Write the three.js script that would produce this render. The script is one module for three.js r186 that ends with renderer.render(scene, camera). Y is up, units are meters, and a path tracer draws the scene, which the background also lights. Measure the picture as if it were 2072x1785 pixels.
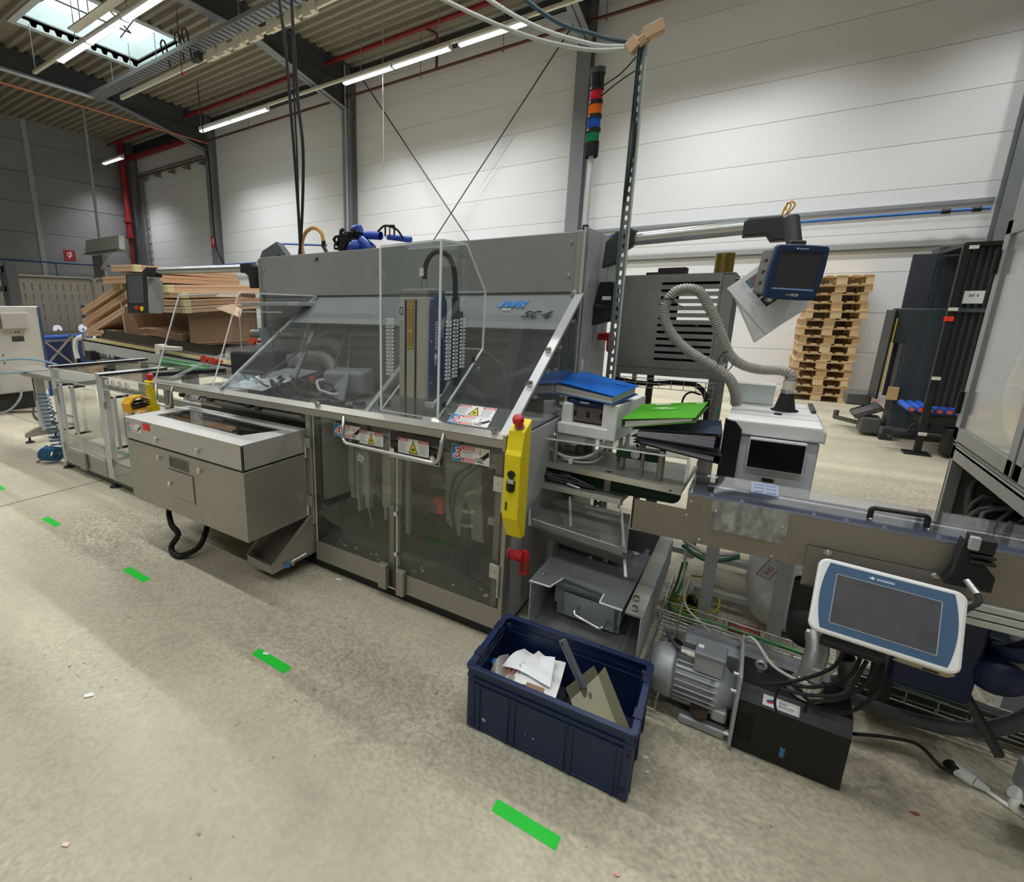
import * as THREE from 'three';
import { mergeGeometries, toCreasedNormals } from 'three/addons/utils/BufferGeometryUtils.js';
import { FontLoader } from 'three/addons/loaders/FontLoader.js';
import { TextGeometry } from 'three/addons/geometries/TextGeometry.js';
import { RoundedBoxGeometry } from 'three/addons/geometries/RoundedBoxGeometry.js';

// ---------- camera, sky, exposure ----------
const scene = new THREE.Scene();
const FW = 2072, FH = 1785, FOCAL = 1011.13, PX = 810.5, PY = 857.5;
const camera = new THREE.PerspectiveCamera(2 * Math.atan(FH / 2 / FOCAL) * 180 / Math.PI, FW / FH, 0.05, 200);
camera.rotation.order = 'YXZ';
camera.rotation.set(-0.22946797, 0.61904662, 0.00241271);
camera.position.set(0, 1.62, 0);
camera.setViewOffset(FW, FH, FW / 2 - PX, FH / 2 - PY, FW, FH);
camera.updateProjectionMatrix();
scene.add(camera);
scene.background = new THREE.Color().setRGB(0.86, 0.95, 0.97);
scene.backgroundIntensity = 3.2;
const renderer = new THREE.WebGLRenderer({ antialias: true });
renderer.toneMapping = THREE.LinearToneMapping;
renderer.toneMappingExposure = 1.12;
renderer.shadowMap.enabled = true;
const LAMP_CD = 17;          // candela-like strength of each half tube
const LAMP_COL = new THREE.Color().setRGB(0.97, 0.99, 1.0);

// ---------- random, noise ----------
let seed_ = 12345;
const rnd = (a = 0, b = 1) => { seed_ = (seed_ * 1664525 + 1013904223) >>> 0; return a + (b - a) * seed_ / 4294967296; };
const hash2 = (x, y, s) => { let h = (x * 374761393 + y * 668265263 + s * 974634777) | 0; h = Math.imul(h ^ (h >>> 13), 1274126177); return ((h ^ (h >>> 16)) >>> 0) / 4294967296; };
function vnoise(x, y, per, s, perY = per) {           // tileable value noise, period per
  const xi = Math.floor(x), yi = Math.floor(y), fx = x - xi, fy = y - yi;
  const u = fx * fx * (3 - 2 * fx), v = fy * fy * (3 - 2 * fy), m = n => ((n % per) + per) % per, k = n => ((n % perY) + perY) % perY;
  const a = hash2(m(xi), k(yi), s), b = hash2(m(xi + 1), k(yi), s), c = hash2(m(xi), k(yi + 1), s), d = hash2(m(xi + 1), k(yi + 1), s);
  return a + (b - a) * u + (c - a) * v + (a - b - c + d) * u * v;
}
function dataTex(n, fn, rep, srgb = true, n2 = n) {
  const d = new Uint8Array(n * n2 * 4);
  for (let j = 0; j < n2; j++) for (let i = 0; i < n; i++) {
    const c = fn(i / n, j / n2, i, j), k = (j * n + i) * 4;
    if (typeof c === 'number') d[k] = d[k + 1] = d[k + 2] = Math.max(0, Math.min(255, c * 255)); else for (let q = 0; q < 3; q++) d[k + q] = Math.max(0, Math.min(255, c[q] * 255));
    d[k + 3] = 255;
  }
  const t = new THREE.DataTexture(d, n, n2); t.wrapS = t.wrapT = THREE.RepeatWrapping; t.magFilter = THREE.LinearFilter; t.minFilter = THREE.LinearMipmapLinearFilter; t.generateMipmaps = true;
  if (srgb) t.colorSpace = THREE.SRGBColorSpace;
  t.repeat.set(rep, rep); t.needsUpdate = true; return t;
}
function canvasTex(w, h, draw) {
  const c = document.createElement('canvas'); c.width = w; c.height = h; const g = c.getContext('2d'); draw(g, w, h);
  const t = new THREE.CanvasTexture(c); t.colorSpace = THREE.SRGBColorSpace; t.magFilter = THREE.LinearFilter; return t;
}

// ---------- geometry helpers ----------
const V = (x, y, z) => new THREE.Vector3(x, y, z);
const vv = p => Array.isArray(p) ? V(...p) : p;
function place(g, x = 0, y = 0, z = 0, rx = 0, ry = 0, rz = 0) {
  if (rx || ry || rz) g.applyMatrix4(new THREE.Matrix4().makeRotationFromEuler(new THREE.Euler(rx, ry, rz, 'YXZ')));
  return g.translate(x, y, z);
}
// box given by its centre
const box = (w, h, d, x = 0, y = 0, z = 0, rx, ry, rz) => place(new THREE.BoxGeometry(w, h, d), x, y, z, rx, ry, rz);
const rbox = (w, h, d, r, x = 0, y = 0, z = 0, rx, ry, rz, seg = 2) => place(new RoundedBoxGeometry(w, h, d, seg, Math.min(r, w / 2.01, h / 2.01, d / 2.01)), x, y, z, rx, ry, rz);
// box given by its extents, edges rounded by r
const span = (x0, x1, y0, y1, z0, z1, r = 0) => {
  const w = Math.abs(x1 - x0), h = Math.abs(y1 - y0), d = Math.abs(z1 - z0), c = [(x0 + x1) / 2, (y0 + y1) / 2, (z0 + z1) / 2];
  return r ? rbox(w, h, d, r, ...c) : box(w, h, d, ...c);
};
function between(g, a, b, up) {           // turns a shape built along +Y, centred, onto the segment a-b
  a = vv(a); b = vv(b); const d = b.clone().sub(a), L = d.length(); d.divideScalar(L);
  let u = up ? vv(up).clone() : (Math.abs(d.y) > 0.95 ? V(0, 0, 1) : V(0, 1, 0));
  const x = new THREE.Vector3().crossVectors(d, u).normalize(), z = new THREE.Vector3().crossVectors(x, d);
  const m = new THREE.Matrix4().makeBasis(x, d, z); m.setPosition(a.clone().add(b).multiplyScalar(0.5));
  return g.applyMatrix4(m);
}
const dist = (a, b) => vv(a).distanceTo(vv(b));
// square bar a->b: w sideways, h along 'up'
const bar = (a, b, w, h = w, up, r = 0) => between(r ? new RoundedBoxGeometry(w, dist(a, b), h, 2, r) : new THREE.BoxGeometry(w, dist(a, b), h), a, b, up);
const rod = (a, b, r, seg = 12, r2 = r) => between(new THREE.CylinderGeometry(r2, r, dist(a, b), seg), a, b);
const cyl = (r, h, x = 0, y = 0, z = 0, rx, ry, rz, seg = 20, r2 = r) => place(new THREE.CylinderGeometry(r2, r, h, seg), x, y, z, rx, ry, rz);
const tube = (pts, r, seg = 0, rs = 8, closed = false, tension = 0.5) => new THREE.TubeGeometry(new THREE.CatmullRomCurve3(pts.map(vv), closed, 'catmullrom', tension), seg || pts.length * 8, r, rs, closed);
// tube that runs straight between points with rounded corners
function pipe(pts, r, bend = 0.04, rs = 10) {
  const P = pts.map(vv), cp = new THREE.CurvePath(); let cur = P[0].clone();
  for (let i = 1; i < P.length; i++) {
    if (i === P.length - 1) { cp.add(new THREE.LineCurve3(cur, P[i])); break; }
    const a = P[i].clone().sub(P[i - 1]), b = P[i + 1].clone().sub(P[i]), k = Math.min(bend, a.length() * 0.49, b.length() * 0.49);
    const p = P[i].clone().addScaledVector(a.normalize(), -k), q = P[i].clone().addScaledVector(b.normalize(), k);
    cp.add(new THREE.LineCurve3(cur, p)); cp.add(new THREE.QuadraticBezierCurve3(p, P[i], q)); cur = q;
  }
  const out = []; for (const c of cp.curves) { const n = c.isLineCurve3 ? 1 : 6; for (let k = 0; k < n; k++) out.push(c.getPoint(k / n)); } out.push(P[P.length - 1]);
  const cl = out.filter((p, i) => !i || p.distanceTo(out[i - 1]) > 1e-4), path = new THREE.CurvePath();
  for (let i = 1; i < cl.length; i++) path.add(new THREE.LineCurve3(cl[i - 1], cl[i]));
  const g = []; const L = cl; // rings
  return sweep(L, r, rs);
}
function sweep(L, r, rs = 8, cap = true) {   // rings along a polyline with a carried frame
  const n = L.length, pos = [], idx = []; let N = null;
  for (let i = 0; i < n; i++) {
    const t = (i === 0 ? L[1].clone().sub(L[0]) : i === n - 1 ? L[n - 1].clone().sub(L[n - 2]) : L[i + 1].clone().sub(L[i]).normalize().add(L[i].clone().sub(L[i - 1]).normalize())).normalize();
    if (!N) { N = new THREE.Vector3().crossVectors(t, Math.abs(t.y) > 0.9 ? V(1, 0, 0) : V(0, 1, 0)).normalize(); } else N = N.sub(t.clone().multiplyScalar(N.dot(t))).normalize();
    const Bn = new THREE.Vector3().crossVectors(t, N), rr = typeof r === 'function' ? r(i / (n - 1), i) : r;
    for (let k = 0; k < rs; k++) { const a = k / rs * Math.PI * 2; pos.push(L[i].x + rr * (Math.cos(a) * N.x + Math.sin(a) * Bn.x), L[i].y + rr * (Math.cos(a) * N.y + Math.sin(a) * Bn.y), L[i].z + rr * (Math.cos(a) * N.z + Math.sin(a) * Bn.z)); }
  }
  for (let i = 0; i < n - 1; i++) for (let k = 0; k < rs; k++) { const a = i * rs + k, b = i * rs + (k + 1) % rs; idx.push(a, b, a + rs, b, b + rs, a + rs); }
  if (cap) for (const [o, f] of [[0, 0], [n - 1, 1]]) for (let k = 1; k < rs - 1; k++) f ? idx.push(o * rs, o * rs + k, o * rs + k + 1) : idx.push(o * rs, o * rs + k + 1, o * rs + k);
  const g = new THREE.BufferGeometry(); g.setAttribute('position', new THREE.Float32BufferAttribute(pos, 3)); g.setIndex(idx);
  const ng = toCreasedNormals(g.toNonIndexed(), 0.9); ng.setAttribute('uv', new THREE.Float32BufferAttribute(new Float32Array(ng.attributes.position.count * 2), 2)); return ng;
}
// corrugated hose
const smooth = (pts, n) => new THREE.CatmullRomCurve3(pts.map(vv), false, 'catmullrom', 0.5).getSpacedPoints(n);
const hose = (pts, r, depth, pitch, rs = 12) => { const c = new THREE.CatmullRomCurve3(pts.map(vv)), n = Math.round(c.getLength() / pitch) * 4; return sweep(c.getSpacedPoints(n), (t, i) => r - depth * (i % 4 < 2 ? 0 : 1), rs); };
// plate: polygon of 3D points (planar), thickness t along its normal (centred unless side given)
function plate(P, t, side = 0) {
  P = P.map(vv); const n = new THREE.Vector3(); for (let i = 0; i < P.length; i++) { const a = P[i], b = P[(i + 1) % P.length]; n.x += (a.y - b.y) * (a.z + b.z); n.y += (a.z - b.z) * (a.x + b.x); n.z += (a.x - b.x) * (a.y + b.y); } n.normalize();
  const u = P[1].clone().sub(P[0]).normalize(), w = new THREE.Vector3().crossVectors(n, u);
  const s = new THREE.Shape(P.map(p => { const q = p.clone().sub(P[0]); return new THREE.Vector2(q.dot(u), q.dot(w)); }));
  const g = new THREE.ExtrudeGeometry(s, { depth: t, bevelEnabled: false }); g.translate(0, 0, side === 0 ? -t / 2 : side > 0 ? 0 : -t);
  g.applyMatrix4(new THREE.Matrix4().makeBasis(u, w, n).setPosition(P[0])); return g;
}
// outline (with holes) in the xy plane, extruded along z from z0 by d
function slab(pts, d, holes = [], bevel = 0) {
  const s = new THREE.Shape(pts.map(p => new THREE.Vector2(...p))); for (const h of holes) s.holes.push(h.isPath ? h : new THREE.Path(h.map(p => new THREE.Vector2(...p))));
  const g = new THREE.ExtrudeGeometry(s, bevel ? { depth: d - 2 * bevel, bevelEnabled: true, bevelSize: bevel, bevelThickness: bevel, bevelOffset: -bevel, bevelSegments: 2 } : { depth: d, bevelEnabled: false });
  if (bevel) g.translate(0, 0, bevel); return g;
}
const rrect = (x0, x1, y0, y1, r, n = 6) => { const o = []; for (const [cx, cy, a] of [[x1 - r, y0 + r, -90], [x1 - r, y1 - r, 0], [x0 + r, y1 - r, 90], [x0 + r, y0 + r, 180]]) for (let k = 0; k <= n; k++) { const t = (a + 90 * k / n) * Math.PI / 180; o.push([cx + r * Math.cos(t), cy + r * Math.sin(t)]); } return o; };
const lathe = (prof, seg = 24) => new THREE.LatheGeometry(prof.map(p => new THREE.Vector2(...p)), seg);
// flat print: a thin quad centred at c, width along u, height along w
function decal(c, u, w, W, H) {
  c = vv(c); u = vv(u).clone().normalize(); w = vv(w).clone().normalize(); const g = new THREE.PlaneGeometry(W, H); const n = new THREE.Vector3().crossVectors(u, w).normalize(); w = new THREE.Vector3().crossVectors(n, u);
  g.userData.keepUV = true; return g.applyMatrix4(new THREE.Matrix4().makeBasis(u, w, n).setPosition(c));
}
function boxUV(g) {
  const p = g.attributes.position, uv = new Float32Array(p.count * 2), a = V(), b = V(), c = V();
  for (let i = 0; i < p.count; i += 3) {
    a.fromBufferAttribute(p, i); b.fromBufferAttribute(p, i + 1).sub(a); c.fromBufferAttribute(p, i + 2).sub(a); b.cross(c);
    const X = Math.abs(b.x), Y = Math.abs(b.y), Z = Math.abs(b.z);
    for (let k = 0; k < 3; k++) { a.fromBufferAttribute(p, i + k); const q = Y >= X && Y >= Z ? [a.x, a.z] : X >= Z ? [a.z, a.y] : [a.x, a.y]; uv[(i + k) * 2] = q[0]; uv[(i + k) * 2 + 1] = q[1]; }
  }
  g.setAttribute('uv', new THREE.BufferAttribute(uv, 2)); return g;
}
const used = new Map();
function numbered(n) { const k = used.get(n) || 0; used.set(n, k + 1); return k ? n + '_' + String(k).padStart(3, '0') : n; }
function fuse(geos) {
  const L = (Array.isArray(geos) ? geos.flat(3) : [geos]).map(g => { const keep = g.userData.keepUV; let h = g.index ? g.toNonIndexed() : g; for (const k of Object.keys(h.attributes)) if (!['position', 'normal', 'uv'].includes(k)) h.deleteAttribute(k); if (!h.attributes.normal) h.computeVertexNormals(); if (!keep) boxUV(h); h.morphAttributes = {}; return h; });
  return L.length === 1 ? L[0] : mergeGeometries(L);
}
// one mesh; parent may be the scene or a thing / part (geometry is then given in world coordinates unless local)
function obj(name, geos, mat, parent = scene, local = false) {
  const g = fuse(geos); const m = new THREE.Mesh(g, mat); m.name = parent === scene ? numbered(name) : name; m.castShadow = m.receiveShadow = true;
  if (parent !== scene && !local) { parent.updateWorldMatrix(true, false); g.applyMatrix4(parent.matrixWorld.clone().invert()); }
  parent.add(m); return m;
}
function tag(o, label, category, group) { o.userData = { label, category }; if (group) o.userData.group = group; return o; }
function thing(name, label, category, pos = [0, 0, 0], ry = 0, group) {
  const o = new THREE.Group(); o.name = numbered(name); scene.add(o); o.position.set(...pos); o.rotation.y = ry; return tag(o, label, category, group);
}
// a thing that is one mesh; its geometry is re-based on pos
function single(name, label, category, geos, mat, group) {
  const g = fuse(geos); g.computeBoundingBox(); const b = g.boundingBox, c = V((b.min.x + b.max.x) / 2, b.min.y, (b.min.z + b.max.z) / 2); g.translate(-c.x, -c.y, -c.z);
  const m = new THREE.Mesh(g, mat); m.name = numbered(name); m.position.copy(c); m.castShadow = m.receiveShadow = true; scene.add(m); return tag(m, label, category, group);
}
function struct(name, geos, mat, parent = scene) { const m = obj(name, geos, mat, parent); if (parent === scene) m.userData = { kind: 'structure' }; return m; }
function dup(root, pos, ry, label, group) { const r = root.clone(); r.name = numbered(root.name.replace(/_\d{3}$/, '')); scene.add(r); r.position.set(...pos); r.rotation.y = ry; r.userData = { ...root.userData, label }; if (group) r.userData.group = group; return r; }

// ---------- materials ----------
const std = (c, rough = 0.6, metal = 0, o = {}) => new THREE.MeshStandardMaterial({ color: new THREE.Color(c), roughness: rough, metalness: metal, ...o });
const phy = (c, rough, o = {}) => new THREE.MeshPhysicalMaterial({ color: new THREE.Color(c), roughness: rough, ...o });
const brushed = dataTex(512, (u, v, i, j) => 0.5 + 0.32 * (vnoise(u * 8, v * 256, 512, 3) - 0.5) + 0.25 * (vnoise(u * 16, v * 512, 512, 4) - 0.5), 2.5, false);
const patch = dataTex(512, (u, v) => { const n = 0.5 * vnoise(u * 4, v * 4, 4, 11) + 0.3 * vnoise(u * 12, v * 12, 12, 12) + 0.2 * vnoise(u * 64, v * 64, 64, 13); return 0.93 + 0.10 * n; }, 0.9, true);
const grain = dataTex(256, (u, v) => 0.5 + 0.5 * (vnoise(u * 128, v * 128, 128, 21) - 0.5), 4, false);
const M = {
  steel: std('#a9a59b', 0.4, 0.55, { roughnessMap: null, map: patch, bumpMap: brushed, bumpScale: 0.0004 }),
  steelDark: std('#86837c', 0.45, 0.45, { map: patch, bumpMap: brushed, bumpScale: 0.0004 }),
  steelBright: std('#c9c9c6', 0.28, 0.85),
  chrome: std('#dcdcda', 0.15, 1),
  alu: std('#c6c7c5', 0.42, 0.3),
  paintGrey: std('#8f8f8b', 0.55, 0.1, { map: patch }),
  paintLight: std('#a9abad', 0.55, 0.05),
  white: std('#e9e9e6', 0.45),
  whiteMatt: std('#efefec', 0.8),
  black: std('#161617', 0.5),
  blackMatt: std('#1d1d1e', 0.85),
  rubber: std('#131313', 0.75),
  darkGrey: std('#3c3e40', 0.55, 0.1),
  galv: std('#a3a8ab', 0.45, 0.4, { map: patch }),
  columnSteel: std('#8b9094', 0.5, 0.3, { map: patch }),
  beamSteel: std('#4a4d50', 0.6, 0.2),
  orange: std('#e8502a', 0.5), red: std('#c3161f', 0.4), yellow: std('#f4dd06', 0.5), blue: std('#1d4fa5', 0.5),
  navy: std('#1d3357', 0.45), green: std('#0f4a2c', 0.6), cardboard: std('#c6a484', 0.85, 0, { map: patch }), cardboardDark: std('#a07f60', 0.9, 0, { map: patch }),
  paper: std('#eeeeea', 0.9), cream: std('#dcd6c4', 0.6),
  copper: std('#b9785a', 0.45, 0.5), brownPipe: std('#5c3531', 0.6), redPipe: std('#7f1a1f', 0.55), wood: std('#c9a574', 0.8, 0, { map: patch }),
  clear: phy('#f6f8f8', 0.03, { transmission: 1, thickness: 0, ior: 1.49, side: THREE.DoubleSide }),
  haze: phy('#cfd2d2', 0.12, { transmission: 0.93, thickness: 0, ior: 1.49, side: THREE.DoubleSide }),
  edge: phy('#f6fafa', 0.3, { transmission: 0.15, thickness: 0 }),
  glow: std('#ffffff', 0.5, 0, { emissive: new THREE.Color(1, 1, 0.98), emissiveIntensity: 2.2 }),
};
// ---------- the room ----------
const WZ = -12.6, WX = -23.4, CY = 8.4, RX = 9, RZ = 9;
{
  // concrete: worn lanes along x, cloudy mottling, fine aggregate, small dark specks
  const floorTex = dataTex(2048, (u, v) => {
    const c = vnoise(u * 6, v * 16, 6, 2, 16) * 0.5 + vnoise(u * 24, v * 48, 24, 5, 48) * 0.3 + vnoise(u * 96, v * 96, 96, 6) * 0.2;
    const lane = vnoise(u * 3, v * 30, 3, 7, 30), fine = vnoise(u * 512, v * 512, 512, 8), ag = vnoise(u * 760, v * 760, 760, 9), agm = Math.max(0, vnoise(u * 6, v * 10, 6, 10, 10) - 0.45) * 1.9;
    const sp = vnoise(u * 256, v * 256, 256, 14) > 0.965 && vnoise(u * 32, v * 32, 32, 15) > 0.6 ? 0.2 : 0, scr = vnoise(u * 24, v * 480, 24, 16, 480) > 0.92 ? 0.02 : 0;
    const l = 0.80 + 0.13 * (c - 0.5) + 0.12 * (lane - 0.5) + 0.06 * (fine - 0.5) - agm * 0.30 * (ag - 0.4) - sp + scr;
    return [l * 0.985, l * 0.94, l * 0.815];
  }, 1 / 7.5);
  M.concrete = std('#e6e6e6', 0.62, 0, { map: floorTex, bumpMap: grain, bumpScale: 0.0005 });
  const f = struct('floor', span(WX - 0.3, RX, -0.25, 0, WZ - 0.3, RZ), M.concrete);
  obj('slab_joint', [box(17, 0.004, 0.012, -12.5, 0.0005, -2.62), box(0.012, 0.004, 8, -4.95, 0.0006, -1.5)], std('#8a8372', 0.9), f);
  // rear wall: white sandwich panels
  const wp = [0, 1, 2, 3].map(k => std(['#e6e7e8', '#e7e8e9', '#e4e6e7', '#e8e9ea'][k], 0.62, 0, { bumpMap: grain, bumpScale: 0.0003 }));
  const wb = struct('wall_back', span(WX - 0.3, RX + 0.3, 0, CY + 0.6, WZ - 0.3, WZ - 0.06), std('#a9abac', 0.8));
  const ye = [0, 0.115, 0.818, 1.536, 2.248, 2.92, 3.62, 4.33, 5.03, 5.742, 6.45, 7.16, 7.87, 8.58], xe = [WX, -17.55, -10.75, -3.9, 2.93, RX];
  for (let i = 0; i < xe.length - 1; i++) for (let j = 0; j < ye.length - 1; j++)
    obj('panel', rbox(xe[i + 1] - xe[i] - 0.004, ye[j + 1] - ye[j] - 0.006, 0.06, 0.003, (xe[i] + xe[i + 1]) / 2, (ye[j] + ye[j + 1]) / 2, WZ - 0.03, 0, 0, 0, 1), wp[(i * 7 + j * 3) % 4], wb);
  // left wall: grey micro-ribbed panels
  const ribs = dataTex(64, (u, v) => 0.5 + 0.5 * Math.sin(v * Math.PI * 2 * 4), 3.6, false);
  const lp = [0, 1].map(k => std(['#8d8f91', '#919395'][k], 0.6, 0.05, { bumpMap: ribs, bumpScale: 0.006 }));
  const wl = struct('wall_left', span(WX - 0.3, WX - 0.06, 0, CY + 0.6, WZ - 0.3, RZ), std('#55585a', 0.8));
  const yl = [0, 1.13, 2.21, 3.29, 4.376, 5.46, 6.53, 7.6, 8.5], zl = [WZ, -8.62, -1.8, 5, RZ];
  for (let i = 0; i < 4; i++) for (let j = 0; j < 8; j++) obj('panel', rbox(0.06, yl[j + 1] - yl[j] - 0.016, Math.abs(zl[i + 1] - zl[i]) - 0.01, 0.006, WX - 0.03, (yl[j] + yl[j + 1]) / 2, (zl[i] + zl[i + 1]) / 2, 0, 0, 0, 1), lp[(i + j) % 2], wl);
  for (const z of [-8.62, -1.8, 5]) obj('cover_strip', span(WX, WX + 0.025, 0, 8.4, z - 0.09, z + 0.09, 0.008), M.paintLight, wl);
  struct('wall_right', span(RX, RX + 0.25, 0, CY + 0.6, WZ - 0.3, RZ + 0.25), wp[0]);
  struct('wall_front', span(WX - 0.3, RX + 0.25, 0, CY + 0.6, RZ, RZ + 0.25), wp[1]);
  // roof deck: trapezoidal sheet, ribs along x, openings for the skylights
  const SK = [[-15.72, -13.35, -8.97, -5.97], [-15.72, -13.35, -1.5, 1.5], [-2.0, 0.4, -1.5, 1.5]];
  const prof = (z0, z1) => { const P = []; const p = 0.28; let z = Math.ceil(z0 / p) * p; P.push([z0, 0.05]); for (; z + 0.2 < z1; z += p) { P.push([z, 0.05], [z + 0.04, -0.05], [z + 0.14, -0.05], [z + 0.18, 0.05]); } P.push([z1, 0.05], [z1, 0.12], [z0, 0.12]); return P.filter((q, i) => !i || q[0] !== P[i - 1][0] || q[1] !== P[i - 1][1]); };
  const sheet = (x0, x1, z0, z1) => { const g = slab(prof(z0, z1), x1 - x0); g.applyMatrix4(new THREE.Matrix4().makeBasis(V(0, 0, 1), V(0, 1, 0), V(-1, 0, 0))); g.translate(x1, CY, 0); return g; };
  const deck = std('#968f80', 0.6, 0.05);
  const dg = [], zc = [WZ, -8.97, -5.97, -1.5, 1.5, RZ];
  for (let j = 0; j < 5; j++) { let x = WX; for (const s of SK.filter(s => s[2] <= zc[j] && s[3] >= zc[j + 1])) { dg.push(sheet(x, s[0], zc[j], zc[j + 1])); x = s[1]; } dg.push(sheet(x, RX, zc[j], zc[j + 1])); }
  struct('ceiling', dg, deck);
  SK.forEach((s, k) => {
    const c = struct('window_' + (k + 1), [span(s[0] - 0.05, s[0], CY - 0.06, CY + 0.62, s[2], s[3]), span(s[1], s[1] + 0.05, CY - 0.06, CY + 0.62, s[2], s[3]), span(s[0], s[1], CY - 0.06, CY + 0.62, s[2] - 0.05, s[2]), span(s[0], s[1], CY - 0.06, CY + 0.62, s[3], s[3] + 0.05)], std('#dfe6e4', 0.5));
    c.userData.label = 'rooflight with white upstand'; { const a = 0.14, y0 = CY - 0.085, y1 = CY - 0.06; obj('flange', [span(s[0] - a, s[0] + 0.005, y0, y1, s[2] - a, s[3] + a), span(s[1] - 0.005, s[1] + a, y0, y1, s[2] - a, s[3] + a), span(s[0], s[1], y0, y1, s[2] - a, s[2] + 0.005), span(s[0], s[1], y0, y1, s[3] - 0.005, s[3] + a)], std('#cfd6d4', 0.5), c); }
    const dome = new THREE.SphereGeometry(1, 24, 10, 0, Math.PI * 2, 0, Math.PI / 2); dome.scale((s[1] - s[0]) / 2 * 1.36, 0.34, (s[3] - s[2]) / 2 * 1.36); dome.translate((s[0] + s[1]) / 2, CY + 0.62, (s[2] + s[3]) / 2);
    obj('dome', dome, phy('#f2fbfc', 0.8, { transmission: 0.75, thickness: 0 }), c);
    obj('ledge', [span(s[0] - 0.02, s[1] + 0.02, CY + 0.13, CY + 0.15, s[2], s[2] + 0.03), span(s[0], s[0] + 0.03, CY + 0.13, CY + 0.15, s[2], s[3]), span(s[1] - 0.03, s[1], CY + 0.13, CY + 0.15, s[2], s[3])], std('#aab2b0', 0.6), c);
    const L = []; for (const u of [-1, 1]) L.push(rod([(s[0] + s[1]) / 2, CY + 0.2, s[2] + 0.8], [(s[0] + s[1]) / 2 + u * 0.8, CY + 0.6, s[3] - 0.5], 0.02), rod([s[0] + 0.1, CY + 0.5, (s[2] + s[3]) / 2 + u], [s[1] - 0.1, CY + 0.55, (s[2] + s[3]) / 2 + u * 0.6], 0.018));
    obj('opener_rod', L, M.darkGrey, c);
  });
  // roof girders with haunches, one per column line
  [-17.55, -10.75, -3.9, 2.93].forEach((x, k) => {
    const yb = 7.83, P = [[WZ + 0.3, 8.34], [WZ + 0.3, 7.15], [-9.0, yb], [RZ, yb], [RZ, 8.34]];
    const web = slab(P, 0.014).applyMatrix4(new THREE.Matrix4().makeBasis(V(0, 0, 1), V(0, 1, 0), V(-1, 0, 0))).translate(x + 0.007, 0, 0);
    const b = struct('trim_' + (k + 1), [web, span(x - 0.12, x + 0.12, 8.32, 8.345, WZ + 0.1, RZ)], M.beamSteel);
    b.userData.label = 'dark steel roof girder';
    obj('lower_flange', [bar([x, yb, -9.0], [x, yb, RZ], 0.24, 0.02), bar([x, 7.15, WZ + 0.1], [x, yb, -9.0], 0.24, 0.02)], M.columnSteel, b);
    obj('stiffener', [bar([x, 7.82, WZ + 0.3], [x, yb, -9], 0.16, 0.016), span(x - 0.12, x + 0.12, 7.84, 8.32, -9.01, -8.99)], M.beamSteel, b);
  });
  // columns: H sections in front of the wall
  [-23.15, -17.55, -10.75, -3.93, 2.93].forEach((x, k) => {
    const w = 0.15, d = 0.32, z1 = WZ + d;
    const c = struct('trim_' + (5 + k), [span(x - w, x + w, 0.02, 8.33, z1 - 0.02, z1), span(x - w, x + w, 0.02, 8.33, WZ + 0.005, WZ + 0.025), span(x - 0.007, x + 0.007, 0.02, 8.33, WZ + 0.025, z1 - 0.02)], M.columnSteel);
    c.userData.label = 'grey steel wall column';
    obj('base_plate', span(x - 0.2, x + 0.2, 0, 0.025, WZ + 0.005, z1 + 0.05), M.columnSteel, c);
  });
  const eave = struct('trim_10', [span(WX, RX, 8.02, 8.34, WZ, WZ + 0.05), span(WX, RX, 8.02, 8.04, WZ, WZ + 0.12)], M.beamSteel); eave.userData.label = 'dark eaves profile';
}
// ---------- lamps: suspended rows of twin-tube fittings ----------
const ROWS = [[-11.0, [[-15.924, -14.3], [-14.27, -12.62], [-9.644, -8.1], [-8.06, -6.5], [-6.27, -4.72], [-22.6, -21.1], [-2.6, -1.1], [-1.0, 0.5], [2.2, 3.7]]], [-6.24, [[-14.3, -12.86], [-12.82, -11.3], [-11.26, -9.96], [-9.9, -8.4], [-8.36, -6.9], [-4.6, -3.1], [-3.05, -1.55], [0.2, 1.7]]], [-1.2, [[-14.3, -12.8], [-11.2, -9.7], [-8.2, -6.7], [-5.2, -3.7], [-3.6, -2.1], [-0.6, 0.9], [1.8, 3.3]]], [3.6, [[-11.2, -9.7], [-8.2, -6.7], [-5.2, -3.7], [-2.2, -0.7], [0.8, 2.3]]]];
function lampLights(x0, x1, z, y, parent) {
  for (const t of [0.25, 0.75]) {
    const s = new THREE.SpotLight(LAMP_COL, LAMP_CD * (z < -8 ? 1.25 : z < -4 ? 1.15 : z < 0 ? 0.5 : 0.55), 0, (z < -8 ? 55 : 74) * Math.PI / 180, z < -8 ? 0.8 : 0.55, 2); s.position.set(x0 + (x1 - x0) * t, y, z); s.target.position.set(x0 + (x1 - x0) * t, 0, z);
    s.castShadow = true; s.shadow.radius = 6; s.shadow.mapSize.set(512, 512); s.shadow.bias = -0.001; scene.add(s, s.target);
  }
}
const lampNote = { '-11': 'wall', '-6.24': 'skylight', '-1.2': 'front', '3.6': 'rear' };
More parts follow.
